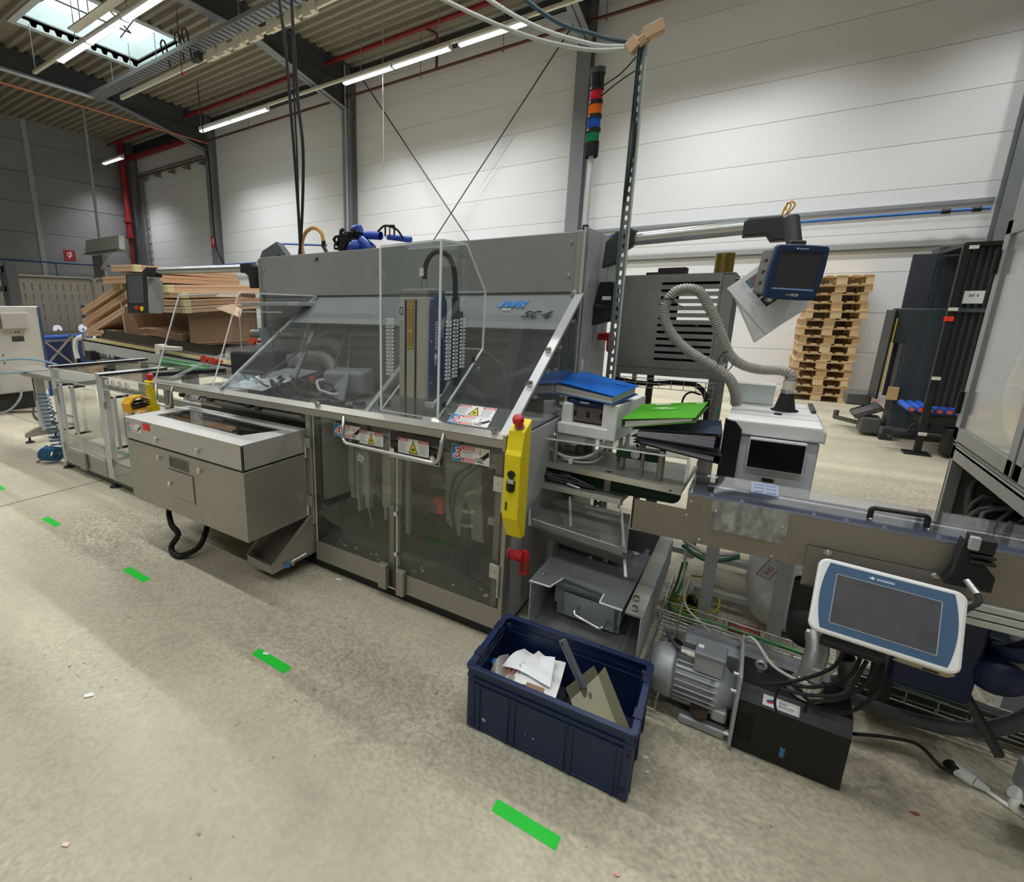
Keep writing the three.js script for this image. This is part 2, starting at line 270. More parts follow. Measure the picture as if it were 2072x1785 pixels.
ROWS.forEach(([z, L], r) => L.forEach(([x0, x1], i) => {
  const y = 7.2, xm = (x0 + x1) / 2, len = x1 - x0;
  const t = thing('fluorescent_lamp', [['lit twin-tube lamp of the lower wall row, far half of the left pair', 'lit twin-tube lamp of the wall row, near half of the left pair', 'lit twin-tube lamp of the wall row just right of the second column', 'lit twin-tube lamp of the wall row ending above the crossed bracing rods', 'lit single twin-tube lamp of the wall row left of the third column', 'lit short lamp far off in the left rear corner', 'lit lamp of the wall row at the top edge beside the third column', 'lamp of the wall row beyond the third column', 'lamp of the wall row by the right column'],
    ['lit twin-tube lamp under the rooflight, the farthest one of its row', 'lit twin-tube lamp under the rooflight, the second of its row', 'lit twin-tube lamp under the rooflight, cut by the top edge', 'suspended lamp above the machine', 'suspended lamp above the machine top', 'suspended lamp right of the machine top', 'suspended lamp above the control terminal', 'suspended lamp above the pallets'], [], []][r][i] || `suspended twin-tube lamp above the ${r === 2 ? 'aisle before the machine' : 'floor behind the viewer'}, number ${['one', 'two', 'three', 'four', 'five', 'six', 'seven'][i]} from the left`, 'lamp', [xm, y, z], 0, ['lamps along the rear wall', 'lamps under the rooflight', 'lamps above the aisle', 'lamps above the aisle'][r]);
  const hw = r === 0 ? 0.075 : 0.09;
  obj('housing', [box(len, 0.05, hw * 1.3, xm, y + 0.085, z), ...[-1, 1].map(s => bar([x0, y + 0.04, z + s * hw * 0.8], [x1, y + 0.04, z + s * hw * 0.8], 0.006, 0.07, [0, 1, s * 0.6]))], M.white, t);
  for (const s of [-1, 1]) obj('tube', rod([x0 + 0.02, y + 0.03, z + s * hw * 0.42], [x1 - 0.02, y + 0.03, z + s * hw * 0.42], 0.034, 10), M.glow, t);
  for (const x of [x0, x1]) obj('end_cap', box(0.012, 0.09, hw * 2, x, y + 0.05, z), M.white, t);
  if (x0 < -20) obj('hanger', rod([xm, y + 0.1, z], [xm, 8.36, z], 0.006, 6), M.galv, t);
  const lou = []; const n = 18; for (let k = 1; k < n; k++) lou.push(box(0.004, 0.03, hw * 1.6, x0 + len * k / n, y + 0.01, z)); obj('louvre', lou, M.steelBright, t).userData = { kind: 'stuff' };
  lampLights(x0, x1, z, y - 0.012, t);
}));
// ---------- prints ----------
function lines(g, x, y, w, n, step, h = 2) { g.fillStyle = '#8a8f94'; for (let i = 0; i < n; i++) g.fillRect(x, y + i * step, w * (0.7 + 0.3 * hash2(i, x | 0, 3)), h); }
function dangerBar(g, x, y, w, h, t) { g.fillStyle = '#d8442e'; g.fillRect(x, y, w, h); g.fillStyle = '#fff'; g.font = 'bold ' + Math.round(h * 0.8) + 'px sans-serif'; g.textAlign = 'center'; g.textBaseline = 'middle'; g.fillText('\u25B2' + t, x + w / 2, y + h * 0.54); }
const laserPrint = canvasTex(512, 208, (g, w, h) => {
  g.fillStyle = '#f1f1ef'; g.fillRect(0, 0, w, h); dangerBar(g, 6, 6, 160, 40, 'DANGER'); dangerBar(g, 340, 6, 166, 40, 'DANGER'); lines(g, 10, 62, 150, 9, 15, 5); lines(g, 346, 62, 156, 9, 15, 5);
  g.fillStyle = '#111'; g.beginPath(); g.moveTo(256, 18); g.lineTo(180, 196); g.lineTo(332, 196); g.fill(); g.fillStyle = '#f2dc12'; g.beginPath(); g.moveTo(256, 48); g.lineTo(198, 184); g.lineTo(314, 184); g.fill();
  g.strokeStyle = '#111'; g.lineWidth = 5; for (let k = 0; k < 10; k++) { const a = k * Math.PI / 5; g.beginPath(); g.moveTo(256, 142); g.lineTo(256 + 30 * Math.cos(a), 142 + 30 * Math.sin(a)); g.stroke(); } g.fillStyle = '#111'; g.beginPath(); g.arc(256, 142, 13, 0, 7); g.fill();
});
const handPrint = n => canvasTex(512, 208, (g, w, h) => {
  g.fillStyle = '#f1f1ef'; g.fillRect(0, 0, w, h); g.fillStyle = '#2b86c5'; g.fillRect(4, 4, 132, h - 8); g.font = 'italic bold 176px sans-serif'; g.textAlign = 'center'; g.textBaseline = 'middle'; g.lineWidth = 22; g.strokeStyle = '#fff'; g.strokeText(n, 70, h / 2); g.fillStyle = '#d8343c'; g.fillText(n, 70, h / 2);
  dangerBar(g, 144, 8, 170, 44, 'DANGER'); dangerBar(g, 144, 156, 170, 44, 'GEFAHR'); lines(g, 148, 66, 160, 6, 14, 5);
  g.strokeStyle = '#111'; g.lineWidth = 8; g.beginPath(); g.arc(400, 152, 26, 0, 7); g.stroke(); g.beginPath(); g.arc(400, 152, 9, 0, 7); g.stroke(); g.beginPath(); g.moveTo(320, 130); g.lineTo(376, 148); g.moveTo(320, 160); g.lineTo(372, 172); g.moveTo(330, 176); g.lineTo(440, 186); g.stroke();
  g.fillStyle = '#111'; g.beginPath(); g.moveTo(500, 28); g.lineTo(470, 56); g.lineTo(410, 108); g.lineTo(372, 124); g.lineTo(420, 128); g.lineTo(440, 150); g.lineTo(470, 118); g.lineTo(506, 86); g.fill(); g.fillRect(384, 24, 7, 66);
});
const printMat = (t, o = {}) => std('#ffffff', 0.55, 0, { map: t, ...o });
const P_laser = printMat(laserPrint), P_h2 = printMat(handPrint('2')), P_h3 = printMat(handPrint('3')), P_h4 = printMat(handPrint('4'));
M.hood = phy('#eceeee', 0.02, { transmission: 0.97, thickness: 0, ior: 1.49 });
M.door = phy('#f0f1ee', 0.02, { transmission: 0.99, thickness: 0, ior: 1.49 });
M.innerDark = std('#a3a19a', 0.7, 0.1, { map: patch });
M.inner = std('#a2a29f', 0.55, 0.2, { map: patch });
const screwHead = (x, y, z, r = 0.012, n = [0, 0, 1]) => { const a = V(x, y, z), b = a.clone().addScaledVector(vv(n), r * 0.9); return [rod(a, b, r, 14), rod(b, b.clone().addScaledVector(vv(n), r * 0.25), r * 0.8, 14, r * 0.55)]; };
const HN = V(0, 0.983, 0.653).normalize(), hoodY = z => 1.055 + (-2.0 - z) * 0.6643;
const MX0 = -3.62, MX1 = -0.858, DX0 = -2.12, DX1 = -0.875, FZ = -2.06;
{
  const t = thing('cartoning_machine', 'long stainless cartoning machine with clear sloped hood, see-through lower doors and grey rear cabinet', 'machine', [-2.2, 0, -2.8]);
  // plinth, floor pan, back and side plates
  obj('base_frame', [span(MX0 + 0.1, MX1 - 0.02, 0.0, 0.06, -3.6, -2.075), span(DX0, DX1 + 0.01, 0.05, 0.075, FZ - 0.03, FZ - 0.0)], M.black, t);
  obj('floor_pan', [plate([[DX0 - 0.0, 0.16, FZ - 0.02], [DX1, 0.16, FZ - 0.02], [DX1, 0.34, -2.95], [DX0, 0.34, -2.95]], 0.006), span(MX0, DX0, 0.36, 0.375, -3.5, -2.12)], M.steelDark, t);
  obj('back_plate', span(MX0, MX1, 0.06, 1.7, -3.0, -2.985), M.innerDark, t);
  M.sidePaint = std('#b4b6b9', 0.5, 0.1); const sp = obj('side_plate', [slab([[FZ, 0.05], [FZ, 1.02], [-2.95, 1.02], [-2.95, 2.05], [-3.6, 2.05], [-3.6, 0.05]].map(p => [p[0], p[1]]), 0.012).applyMatrix4(new THREE.Matrix4().makeBasis(V(0, 0, 1), V(0, 1, 0), V(-1, 0, 0))).translate(MX1, 0, 0)], M.sidePaint, t);
  obj('oval_cap', rbox(0.008, 0.07, 0.036, 0.004, MX1 + 0.003, 1.28, -3.08), M.white, sp);
  obj('side_plate', [span(MX0, MX0 + 0.012, 0.06, 2.03, -3.6, -2.98)], M.paintGrey, t);
  const cab = obj('top_cabinet', [rbox(MX1 - MX0 - 0.06, 0.325, 0.02, 0.004, (MX0 + MX1) / 2 - 0.02, 1.868, -2.975), span(MX0 + 0.01, MX1 - 0.012, 1.98, 2.02, -3.6, -2.985), span(MX0, MX1 - 0.012, 1.70, 2.0, -3.6, -3.58)], M.paintGrey, t);
  for (const x of [MX0 + 0.07, -2.95, MX1 - 0.08]) for (const y of x > -1 ? [1.98, 1.80] : x < -3.5 ? [1.93, 1.76] : [1.985]) obj('screw', screwHead(x, y, -2.965, 0.009), M.chrome, cab);
  obj('cable_hole', cyl(0.013, 0.006, -2.92, 1.985, -2.964, Math.PI / 2), M.black, cab);
  obj('corner_trim', [span(MX1 - 0.05, MX1 + 0.004, 1.7, 2.035, -2.985, -2.955, 0.004)], M.steel, cab);
  obj('corner_trim', [span(MX0 - 0.004, MX0 + 0.03, 1.3, 2.02, -2.99, -2.955, 0.004)], M.steel, cab);
  // posts
  obj('post', span(DX1 - 0.0, MX1 + 0.006, 0.05, 1.02, FZ - 0.06, FZ + 0.012, 0.004), M.steel, t);
  obj('post', span(DX0 - 0.035, DX0 + 0.005, 0.30, 1.02, FZ - 0.06, FZ + 0.02, 0.004), M.steel, t);
  obj('post', span(-3.74, -3.69, 0.06, 1.02, FZ - 0.05, FZ, 0.004), M.steel, t);
  obj('sill_plate', [plate([[DX0 + 0.005, 0.06, FZ + 0.004], [-1.57, 0.06, FZ + 0.004], [-1.57, 0.185, FZ + 0.004], [DX0 + 0.005, 0.185, FZ + 0.004]], 0.006), plate([[-1.42, 0.06, FZ + 0.004], [DX1, 0.06, FZ + 0.004], [DX1, 0.175, FZ + 0.004], [-1.42, 0.175, FZ + 0.004]], 0.006)], M.steel, t);
  obj('latch_block', span(-1.60, -1.545, 0.055, 0.205, FZ, FZ + 0.035, 0.004), M.steel, t);
  obj('latch_block', span(-1.475, -1.425, 0.05, 0.20, FZ, FZ + 0.035, 0.004), M.steel, t);
  // doors: clear sheets with hinges and knobs
  const mkDoor = (x0, x1, hingeX, hy, stileX) => {
    const d = obj('door', span(x0, x1, 0.06, 1.01, FZ - 0.003, FZ + 0.003), M.door, t);
    obj('edge', [span(x0, x0 + 0.004, 0.06, 1.01, FZ - 0.004, FZ + 0.004), span(x0, x1, 0.058, 0.063, FZ - 0.004, FZ + 0.004)], M.edge, d);
    for (const y of hy) { obj('hinge', [span(hingeX - 0.035, hingeX + 0.012, y - 0.035, y + 0.04, FZ + 0.004, FZ + 0.02, 0.003), rod([hingeX + 0.014, y - 0.13, FZ + 0.014], [hingeX + 0.014, y + 0.04, FZ + 0.014], 0.009), cyl(0.008, 0.006, hingeX - 0.012, y, FZ + 0.022, Math.PI / 2)], M.steelBright, d); }
    return d;
  };
  const dl = mkDoor(DX0 + 0.01, -1.50, DX0 + 0.0, [], 0), dr = mkDoor(-1.49, DX1 - 0.005, DX1 - 0.015, [0.82, 0.375], 0);
  obj('stile', [span(-1.545, -1.515, 0.21, 0.56, FZ - 0.02, FZ - 0.005), span(-1.505, -1.475, 0.21, 0.56, FZ - 0.02, FZ - 0.005)], M.steel, dl);
  obj('stile', span(-1.545, -1.475, 0.2, 0.98, FZ - 0.03, FZ - 0.022), M.steelDark, dl);
  for (const y of [0.525, 0.285]) obj('knob', screwHead(-1.49, y, FZ + 0.004, 0.014), M.chrome, dr);
  obj('inner_stile', span(-0.925, -0.895, 0.08, 0.95, FZ - 0.04, FZ - 0.01), std('#8d877a', 0.6), dr);
  // hinges of the swing cabinet
  // hood: rail, frames, panes, top sheet
  const hz0 = -2.01, hz1 = -2.97, HX0 = -2.96, HX1 = MX1 + 0.0;
  const H = (x, z, o = 0) => [x, hoodY(z) + HN.y * o, z + HN.z * o];
  const rail = obj('hood', [span(-3.75, HX1 + 0.008, 1.012, 1.05, -2.03, -1.985, 0.004), plate([[-3.75, 1.052, -1.985], [HX1, 1.052, -1.985], [HX1, 1.075, -2.03], [-3.75, 1.075, -2.03]], 0.004), span(HX1 - 0.004, HX1 + 0.012, 1.0, 1.075, -2.06, -1.98, 0.003)], M.steel, t);
  obj('stile', bar(H(HX0, hz0, -0.008), H(HX0, hz1, -0.008), 0.03, 0.014, HN), M.alu, rail);
  obj('stile', bar(H(HX1 - 0.012, hz0, -0.004), H(HX1 - 0.012, hz1, -0.004), 0.045, 0.016, HN), M.alu, rail);
  obj('stile', bar(H(-1.68, hz0, -0.01), H(-1.68, -2.55, -0.01), 0.028, 0.012, HN), M.alu, rail);
  obj('pane', plate([H(HX0, hz0), H(HX1 - 0.03, hz0), H(HX1 - 0.03, hz1), H(HX0, hz1)], 0.005), M.hood, rail);
  obj('top_sheet', [plate([H(HX0 + 0.02, -2.69, -0.012), H(HX1 - 0.035, -2.69, -0.012), H(HX1 - 0.035, hz1, -0.012), H(HX0 + 0.02, hz1, -0.012)], 0.004)], std('#bcbcba', 0.5, 0.2, { map: patch }), rail);
  obj('sheet_lip', plate([H(HX0 + 0.02, -2.685, -0.008), H(HX1 - 0.035, -2.685, -0.008), H(HX1 - 0.035, -2.735, -0.008), H(HX0 + 0.02, -2.735, -0.008)], 0.006), std('#c6c7c6', 0.5, 0.2), rail);
  obj('side_pane', plate([[HX1 - 0.002, 1.05, -2.04], [HX1 - 0.002, 1.05, -2.94], [HX1 - 0.002, 1.66, -2.94]], 0.005), M.hood, rail);
  obj('side_pane', plate([[HX0, 1.07, -2.03], [HX0, 1.70, -2.27], [HX0, 1.69, -2.96]], 0.005), M.clear, rail);
  for (const [x, z, dx] of [[-2.93, -2.03, 0], [-2.02, -2.02, 0], [-0.92, -2.025, 0], [-0.90, -2.96, 0], [-0.872, -2.52, 0], [-2.94, -2.55, 0], [-2.93, -2.95, 0], [-0.875, -2.3, 0]]) obj('screw', screwHead(...H(x, z, 0.003), 0.016, HN), M.chrome, rail);
  for (const [z, y] of [[-2.64, 1.42], [-2.47, 1.31], [-2.32, 1.2], [-2.83, 1.55]]) obj('screw', screwHead(HX1, y, z, 0.013, [1, 0, 0]), M.chrome, rail);
  // left end of the hood: steeper clear box
  const gl = obj('end_guard', plate([[-3.744, 1.07, -2.01], [-2.997, 1.085, -2.0], [-2.997, 1.715, -2.266], [-3.744, 1.707, -2.272]], 0.005), M.clear, t);
  const gE = [[-3.744, 1.07, -2.01], [-2.997, 1.085, -2.0], [-2.997, 1.715, -2.266], [-3.744, 1.707, -2.272]];
  for (let i = 0; i < 4; i++) obj('edge', bar(gE[i], gE[(i + 1) % 4], 0.007, 0.007), M.edge, gl);
  obj('edge', bar([-2.997, 1.715, -2.266], [-2.96, 1.705, -2.96], 0.008, 0.008), M.edge, gl); obj('edge', bar([-3.744, 1.707, -2.272], [-3.744, 1.70, -2.9], 0.006, 0.006), M.edge, gl);
  obj('top_pane', plate([[-3.744, 1.707, -2.272], [-2.997, 1.715, -2.266], [-2.96, 1.705, -2.96], [-3.744, 1.70, -2.96]], 0.005), M.clear, gl);
  obj('inner_guard', [plate([[-3.35, 1.1, -2.6], [-3.02, 1.1, -2.6], [-3.02, 1.52, -2.62], [-3.35, 1.54, -2.62]], 0.005)], M.clear, gl);
  obj('edge', [bar([-3.45, 1.58, -2.6], [-2.95, 1.58, -2.6], 0.006), bar([-3.45, 1.1, -2.6], [-3.45, 1.58, -2.6], 0.006), bar([-3.62, 1.09, -2.06], [-3.50, 1.25, -2.45], 0.012, 0.006), bar([-3.58, 1.09, -2.06], [-3.46, 1.25, -2.45], 0.006, 0.006)], M.edge, gl);
  // tubular handles
  obj('pull_handle', pipe([[-1.80, 1.035, -1.99], [-1.775, 0.985, -1.955], [-1.765, 0.905, -1.94], [-1.165, 0.897, -1.94], [-1.16, 0.975, -1.955], [-1.165, 1.035, -1.99]], 0.0105, 0.05), M.steelBright, t);
  obj('pull_handle', pipe([[-3.70, 1.045, -1.99], [-3.66, 0.99, -1.96], [-3.635, 0.90, -1.95], [-3.46, 0.90, -1.95], [-3.46, 0.99, -1.96], [-3.475, 1.045, -1.99]], 0.0095, 0.04), M.steelBright, t);
  obj('rod_bracket', pipe([[-3.2, 0.97, -2.03], [-3.2, 0.945, -2.03], [-2.95, 0.945, -2.03]], 0.005, 0.01), M.steelBright, t);
  // prints
  const on = (x0, x1, z0, z1) => decal(H((x0 + x1) / 2, (z0 + z1) / 2, 0.004), [1, 0, 0], [0, 0.555, -0.83], x1 - x0, Math.hypot(z0 - z1, hoodY(z0) - hoodY(z1)));
  obj('laser_label', on(-1.165, -0.968, -2.088, -2.145), P_laser, rail); obj('danger_label', on(-1.176, -0.966, -2.038, -2.087), P_h2, rail);
  const fl = (cx, cy, w, h, m, z = FZ + 0.006) => decal([cx, cy, z], [1, 0, 0], [0, 1, 0], w, h);
  obj('danger_label', fl(-1.836, 0.935, 0.19, 0.075), P_h4, dl); obj('laser_label', fl(-1.66, 0.922, 0.165, 0.075), P_laser, dl);
  obj('danger_label', fl(-1.055, 0.935, 0.2, 0.082), P_h3, dr);
  obj('danger_label', decal([-3.30, 0.975, -2.05], [1, 0, 0], [0, 1, 0], 0.15, 0.075), P_h4, t);
  const gp = obj('laser_guard_plate', span(-1.53, -1.22, 0.845, 0.985, FZ + 0.006, FZ + 0.012), phy('#5a4a44', 0.1, { transmission: 0.9, thickness: 0 }), t);
  obj('laser_label', fl(-1.375, 0.922, 0.19, 0.082, 0, FZ + 0.018), P_laser, gp); for (const x of [-1.505, -1.255]) obj('knob', screwHead(x, 0.885, FZ + 0.012, 0.015), M.chrome, gp);
  obj('edge', [span(-1.53, -1.527, 0.845, 0.985, FZ + 0.005, FZ + 0.013), span(-1.53, -1.22, 0.845, 0.848, FZ + 0.005, FZ + 0.013), span(-1.223, -1.22, 0.845, 0.985, FZ + 0.005, FZ + 0.013)], M.edge, gp);
  // raised lettering on the top sheet
  const font = await new FontLoader().loadAsync('fonts/droid/droid_sans_bold.typeface.json');
  const word = (txt, x, z, size, mat, nm) => { const g = new TextGeometry(txt, { font, size, depth: 0.003, curveSegments: 4, bevelEnabled: false }); g.computeBoundingBox(); g.translate(-g.boundingBox.max.x / 2, -size / 2, 0); g.applyMatrix4(new THREE.Matrix4().set(1, 0.3, 0, 0, 0, 1, 0, 0, 0, 0, 1, 0, 0, 0, 0, 1)); const hn = HN, up = V(0, 0.553, -0.833); g.applyMatrix4(new THREE.Matrix4().makeBasis(V(1, 0, 0), up, hn).setPosition(V(...H(x, z, 0.003)))); obj(nm, g, std(mat, 0.5), rail); };
  word('IWK', -1.225, -2.872, 0.062, '#2f8fe6', 'maker_lettering'); word('SC 4', -1.045, -2.79, 0.06, '#3c3d3e', 'type_lettering'); word('PACK', -1.25, -2.828, 0.016, '#e6e7e8', 'maker_lettering');
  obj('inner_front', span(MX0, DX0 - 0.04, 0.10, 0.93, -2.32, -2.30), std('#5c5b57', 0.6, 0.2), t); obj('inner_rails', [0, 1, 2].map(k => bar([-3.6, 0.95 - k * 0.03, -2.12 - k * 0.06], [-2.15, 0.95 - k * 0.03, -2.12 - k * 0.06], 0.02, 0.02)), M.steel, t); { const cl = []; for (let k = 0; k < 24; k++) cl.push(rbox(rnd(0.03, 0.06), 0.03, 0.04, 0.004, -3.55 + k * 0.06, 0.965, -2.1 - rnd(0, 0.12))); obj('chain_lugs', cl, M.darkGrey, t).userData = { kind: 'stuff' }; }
  // seen through the hood
  obj('inner_wall', plate([[-2.85, 1.06, -2.9], [-0.9, 1.06, -2.9], [-0.9, 1.52, -2.9], [-2.85, 1.52, -2.9]], 0.01), std('#8b8980', 0.75, 0.1, { map: patch }), t);
  obj('inner_table', span(-3.6, -0.9, 1.0, 1.012, -2.95, -2.12), M.innerDark, t);
  const cs = new THREE.CylinderGeometry(0.36, 0.36, 0.02, 40, 1, false, Math.PI, Math.PI); cs.rotateX(Math.PI / 2); cs.translate(-0.89, 1.12, -2.86); obj('drive_cover', cs, std('#6a6964', 0.6, 0.2), t);
  obj('guard_housing', [rbox(0.3, 0.16, 0.24, 0.03, -2.29, 1.12, -2.6, 0, 0.35, 0), plate([[-2.44, 1.05, -2.47], [-2.15, 1.02, -2.38], [-2.2, 1.19, -2.5], [-2.4, 1.2, -2.56]], 0.01)], M.paintLight, t);
  obj('inner_handle', pipe([[-2.30, 1.155, -2.36], [-2.32, 1.15, -2.31], [-2.27, 1.10, -2.28], [-2.16, 1.08, -2.29], [-2.14, 1.08, -2.33]], 0.009, 0.02), M.white, t);
  for (const [x, y] of [[-2.43, 1.14], [-2.45, 1.025]]) obj('connector', [rbox(0.035, 0.04, 0.03, 0.006, x, y, -2.38), cyl(0.012, 0.03, x - 0.04, y - 0.02, -2.36, 0, 0, 1.2)], M.orange, t);
  const cab2 = []; for (let k = 0; k < 46; k++) { const x = rnd(-2.95, -2.4), z = rnd(-2.55, -2.15), y = 1.03 + rnd(0, 0.05); cab2.push(tube([[x, y, z], [x + rnd(-0.08, 0.08), y + rnd(0.02, 0.09), z + rnd(-0.06, 0.06)], [x + rnd(0.02, 0.16), y + rnd(0, 0.07), z + rnd(-0.06, 0.06)], [x + rnd(0.08, 0.24), y, z + rnd(-0.1, 0.1)]], rnd(0.004, 0.011), 10, 5)); }
  obj('cable_loom', cab2, M.rubber, t).userData = { kind: 'stuff' };
  const vb = []; for (let k = 0; k < 22; k++) vb.push(rbox(rnd(0.03, 0.08), rnd(0.02, 0.06), rnd(0.03, 0.06), 0.004, -2.92 + k * 0.05, 1.04, rnd(-2.5, -2.1))); obj('valve_block', vb, M.darkGrey, t).userData = { kind: 'stuff' };
  obj('carton_blank_chute', [plate([[-2.93, 1.09, -2.06], [-2.60, 1.085, -2.1], [-2.62, 1.16, -2.62], [-2.95, 1.17, -2.6]], 0.004)], std('#dcdedf', 0.4, 0.1), t);
  obj('blank_guide', [bar([-2.86, 1.12, -2.3], [-2.55, 1.5, -2.78], 0.02, 0.012), bar([-2.6, 1.1, -2.35], [-2.83, 1.62, -2.93], 0.03, 0.02), bar([-2.5, 1.05, -2.6], [-2.5, 1.5, -2.85], 0.012, 0.012), bar([-2.4, 1.1, -2.7], [-2.48, 1.52, -2.85], 0.01, 0.01)], M.steelDark, t);
  obj('suction_arm', [tube([[-2.9, 1.22, -2.6], [-2.75, 1.25, -2.7], [-2.62, 1.22, -2.75], [-2.5, 1.1, -2.7]], 0.05, 20, 14), tube([[-2.8, 1.34, -2.8], [-2.65, 1.36, -2.8], [-2.5, 1.3, -2.8]], 0.045, 14, 12)], M.inner, t);
  obj('magazine_roller', rod([-3.5, 1.40, -2.75], [-2.75, 1.40, -2.85], 0.034, 20), M.steel, t);
  obj('magazine_arm', [slab([[0, 0.05], [0.12, 0.06], [0.18, 0.02], [0.12, -0.06], [0.1, -0.3], [0.17, -0.5], [0.06, -0.5], [0.02, -0.2], [0.02, -0.06]], 0.035, [], 0.004).applyMatrix4(new THREE.Matrix4().makeRotationY(0.5)).translate(-3.36, 1.4, -2.72)], M.paintLight, t);
  obj('magazine_tray', [rbox(0.62, 0.03, 0.3, 0.006, -3.2, 1.64, -2.82), rbox(0.5, 0.1, 0.02, 0.004, -3.2, 1.58, -2.9)], M.paintLight, t);
  obj('drive_block', [rbox(0.5, 0.2, 0.3, 0.02, -3.3, 1.16, -2.7), rbox(0.3, 0.1, 0.2, 0.02, -3.05, 1.1, -2.45), cyl(0.09, 0.12, -3.0, 1.17, -2.55, 1.3)], std('#2d2e2f', 0.6, 0.2), t);
  for (const [x, y, z] of [[-3.52, 1.22, -2.3], [-3.40, 1.21, -2.3], [-3.18, 1.36, -2.5]]) obj('clamp_knob', [cyl(0.028, 0.035, x, y, z, 1.4, 0.4), cyl(0.012, 0.05, x + 0.03, y, z - 0.03, 1.4, 0.4)], M.orange, t);
  // seen through the doors
  obj('swing_plate', [slab([[0, 0.42], [0, 0.95], [0.09, 0.93], [0.09, 0.82], [0.25, 0.85], [0.25, 0.5]], 0.006).applyMatrix4(new THREE.Matrix4().makeRotationY(0.75)).translate(DX0 + 0.02, 0.02, FZ - 0.06)], M.paintGrey, t);
  for (const [x, y0, y1, z, w] of [[-1.91, 0.56, 0.89, -2.2, 0.05], [-1.84, 0.50, 0.89, -2.17, 0.028], [-1.80, 0.52, 0.89, -2.2, 0.05], [-1.70, 0.45, 0.92, -2.25, 0.03], [-1.655, 0.55, 0.92, -2.22, 0.055]]) obj('linear_actuator', [span(x - w / 2, x + w / 2, y0, y1, z - 0.03, z + 0.03, 0.004), span(x - w * 0.35, x + w * 0.35, y0 - 0.08, y0, z - 0.02, z + 0.02, 0.003)], M.paintLight, t);
  obj('push_rod', rod([-1.83, 0.5, -2.2], [-1.80, 0.27, -2.25], 0.006), M.steelBright, t);
  obj('grey_frame', [plate([[-1.36, 0.95, -2.35], [-1.16, 0.95, -2.35], [-1.1, 0.35, -2.35], [-1.26, 0.35, -2.35], [-1.34, 0.42, -2.35]], 0.03), span(-1.60, -1.36, 0.5, 0.98, -2.6, -2.58), span(-1.58, -1.55, 0.3, 0.95, -2.3, -2.27)], M.paintLight, t);
  obj('cam_block', [rbox(0.2, 0.07, 0.1, 0.01, -1.5, 0.66, -2.5), cyl(0.035, 0.18, -1.47, 0.655, -2.4, 0, 0, 1.57), rbox(0.12, 0.2, 0.15, 0.02, -1.45, 0.8, -2.6)], M.steelDark, t);
  obj('switch_box', [rbox(0.062, 0.09, 0.05, 0.01, -1.335, 0.545, -2.25)], M.orange, t); obj('switch_key', [cyl(0.02, 0.03, -1.35, 0.535, -2.215, 1.4), bar([-1.36, 0.53, -2.2], [-1.40, 0.49, -2.19], 0.016, 0.01)], M.darkGrey, t);
  const sm = obj('suction_pipe', [tube([[-0.98, 0.70, -2.6], [-1.12, 0.69, -2.5], [-1.2, 0.66, -2.42], [-1.215, 0.58, -2.38], [-1.21, 0.4, -2.36], [-1.205, 0.25, -2.36]], 0.042, 40, 14)], std('#4c4d4c', 0.35), t);
  for (const y of [0.515, 0.43]) obj('pipe_clamp', [cyl(0.049, 0.02, -1.213, y, -2.368), rbox(0.03, 0.024, 0.03, 0.003, -1.17, y + 0.004, -2.345)], M.steelBright, sm);
  obj('motor_bracket', [span(-1.08, -0.9, 0.80, 0.83, -2.4, -2.3), span(-1.03, -0.96, 0.74, 0.8, -2.32, -2.3), span(-1.0, -0.95, 0.5, 0.78, -2.3, -2.27), span(-1.05, -0.95, 0.5, 0.54, -2.3, -2.27), bar([-1.13, 0.79, -2.3], [-1.1, 0.66, -2.25], 0.03, 0.03), bar([-1.19, 0.63, -2.28], [-1.08, 0.70, -2.26], 0.02, 0.02)], M.alu, t);
  obj('deck_plate', [plate([[-1.12, 0.93, -2.12], [-0.89, 0.93, -2.12], [-0.89, 0.96, -2.5], [-1.05, 0.96, -2.5]], 0.012), span(-1.1, -0.89, 0.9, 0.93, -2.13, -2.11), rod([-0.93, 0.86, -2.2], [-0.93, 0.93, -2.2], 0.012)], M.paintLight, t);
  const gb = obj('gearmotor', [cyl(0.11, 0.26, -1.02, 0.52, -2.62, 0, 0, 1.57), rbox(0.24, 0.1, 0.24, 0.02, -1.06, 0.6, -2.62), cyl(0.06, 0.13, -0.97, 0.8, -2.5)], std('#56625a', 0.5, 0.1), t);
  obj('pinion', [cyl(0.055, 0.05, -0.95, 0.46, -2.42), bar([-1.15, 0.49, -2.42], [-0.98, 0.46, -2.42], 0.03, 0.03)], M.steelBright, t);
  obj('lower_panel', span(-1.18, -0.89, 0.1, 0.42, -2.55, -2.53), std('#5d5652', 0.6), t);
  for (const [P, r] of [[[[-1.08, 0.86, -2.12], [-1.17, 0.78, -2.12], [-1.2, 0.62, -2.13], [-1.16, 0.45, -2.12], [-1.24, 0.28, -2.12]], 0.008], [[[-1.05, 0.86, -2.14], [-1.15, 0.75, -2.14], [-1.19, 0.6, -2.15], [-1.17, 0.4, -2.15], [-1.2, 0.3, -2.16]], 0.006], [[[-1.23, 0.24, -2.2], [-1.13, 0.22, -2.18], [-1.0, 0.21, -2.16], [-0.89, 0.17, -2.12]], 0.006], [[[-1.2, 0.3, -2.3], [-1.12, 0.16, -2.2], [-1.03, 0.13, -2.12], [-0.9, 0.14, -2.12]], 0.013], [[[-1.75, 0.8, -2.2], [-1.77, 0.6, -2.22], [-1.72, 0.42, -2.3], [-1.6, 0.35, -2.3]], 0.022], [[[-1.86, 0.86, -2.14], [-1.8, 0.84, -2.1], [-1.73, 0.82, -2.12], [-1.74, 0.75, -2.16]], 0.012]]) obj('hose', tube(P, r, 30, 8), std('#33363a', 0.5), t);
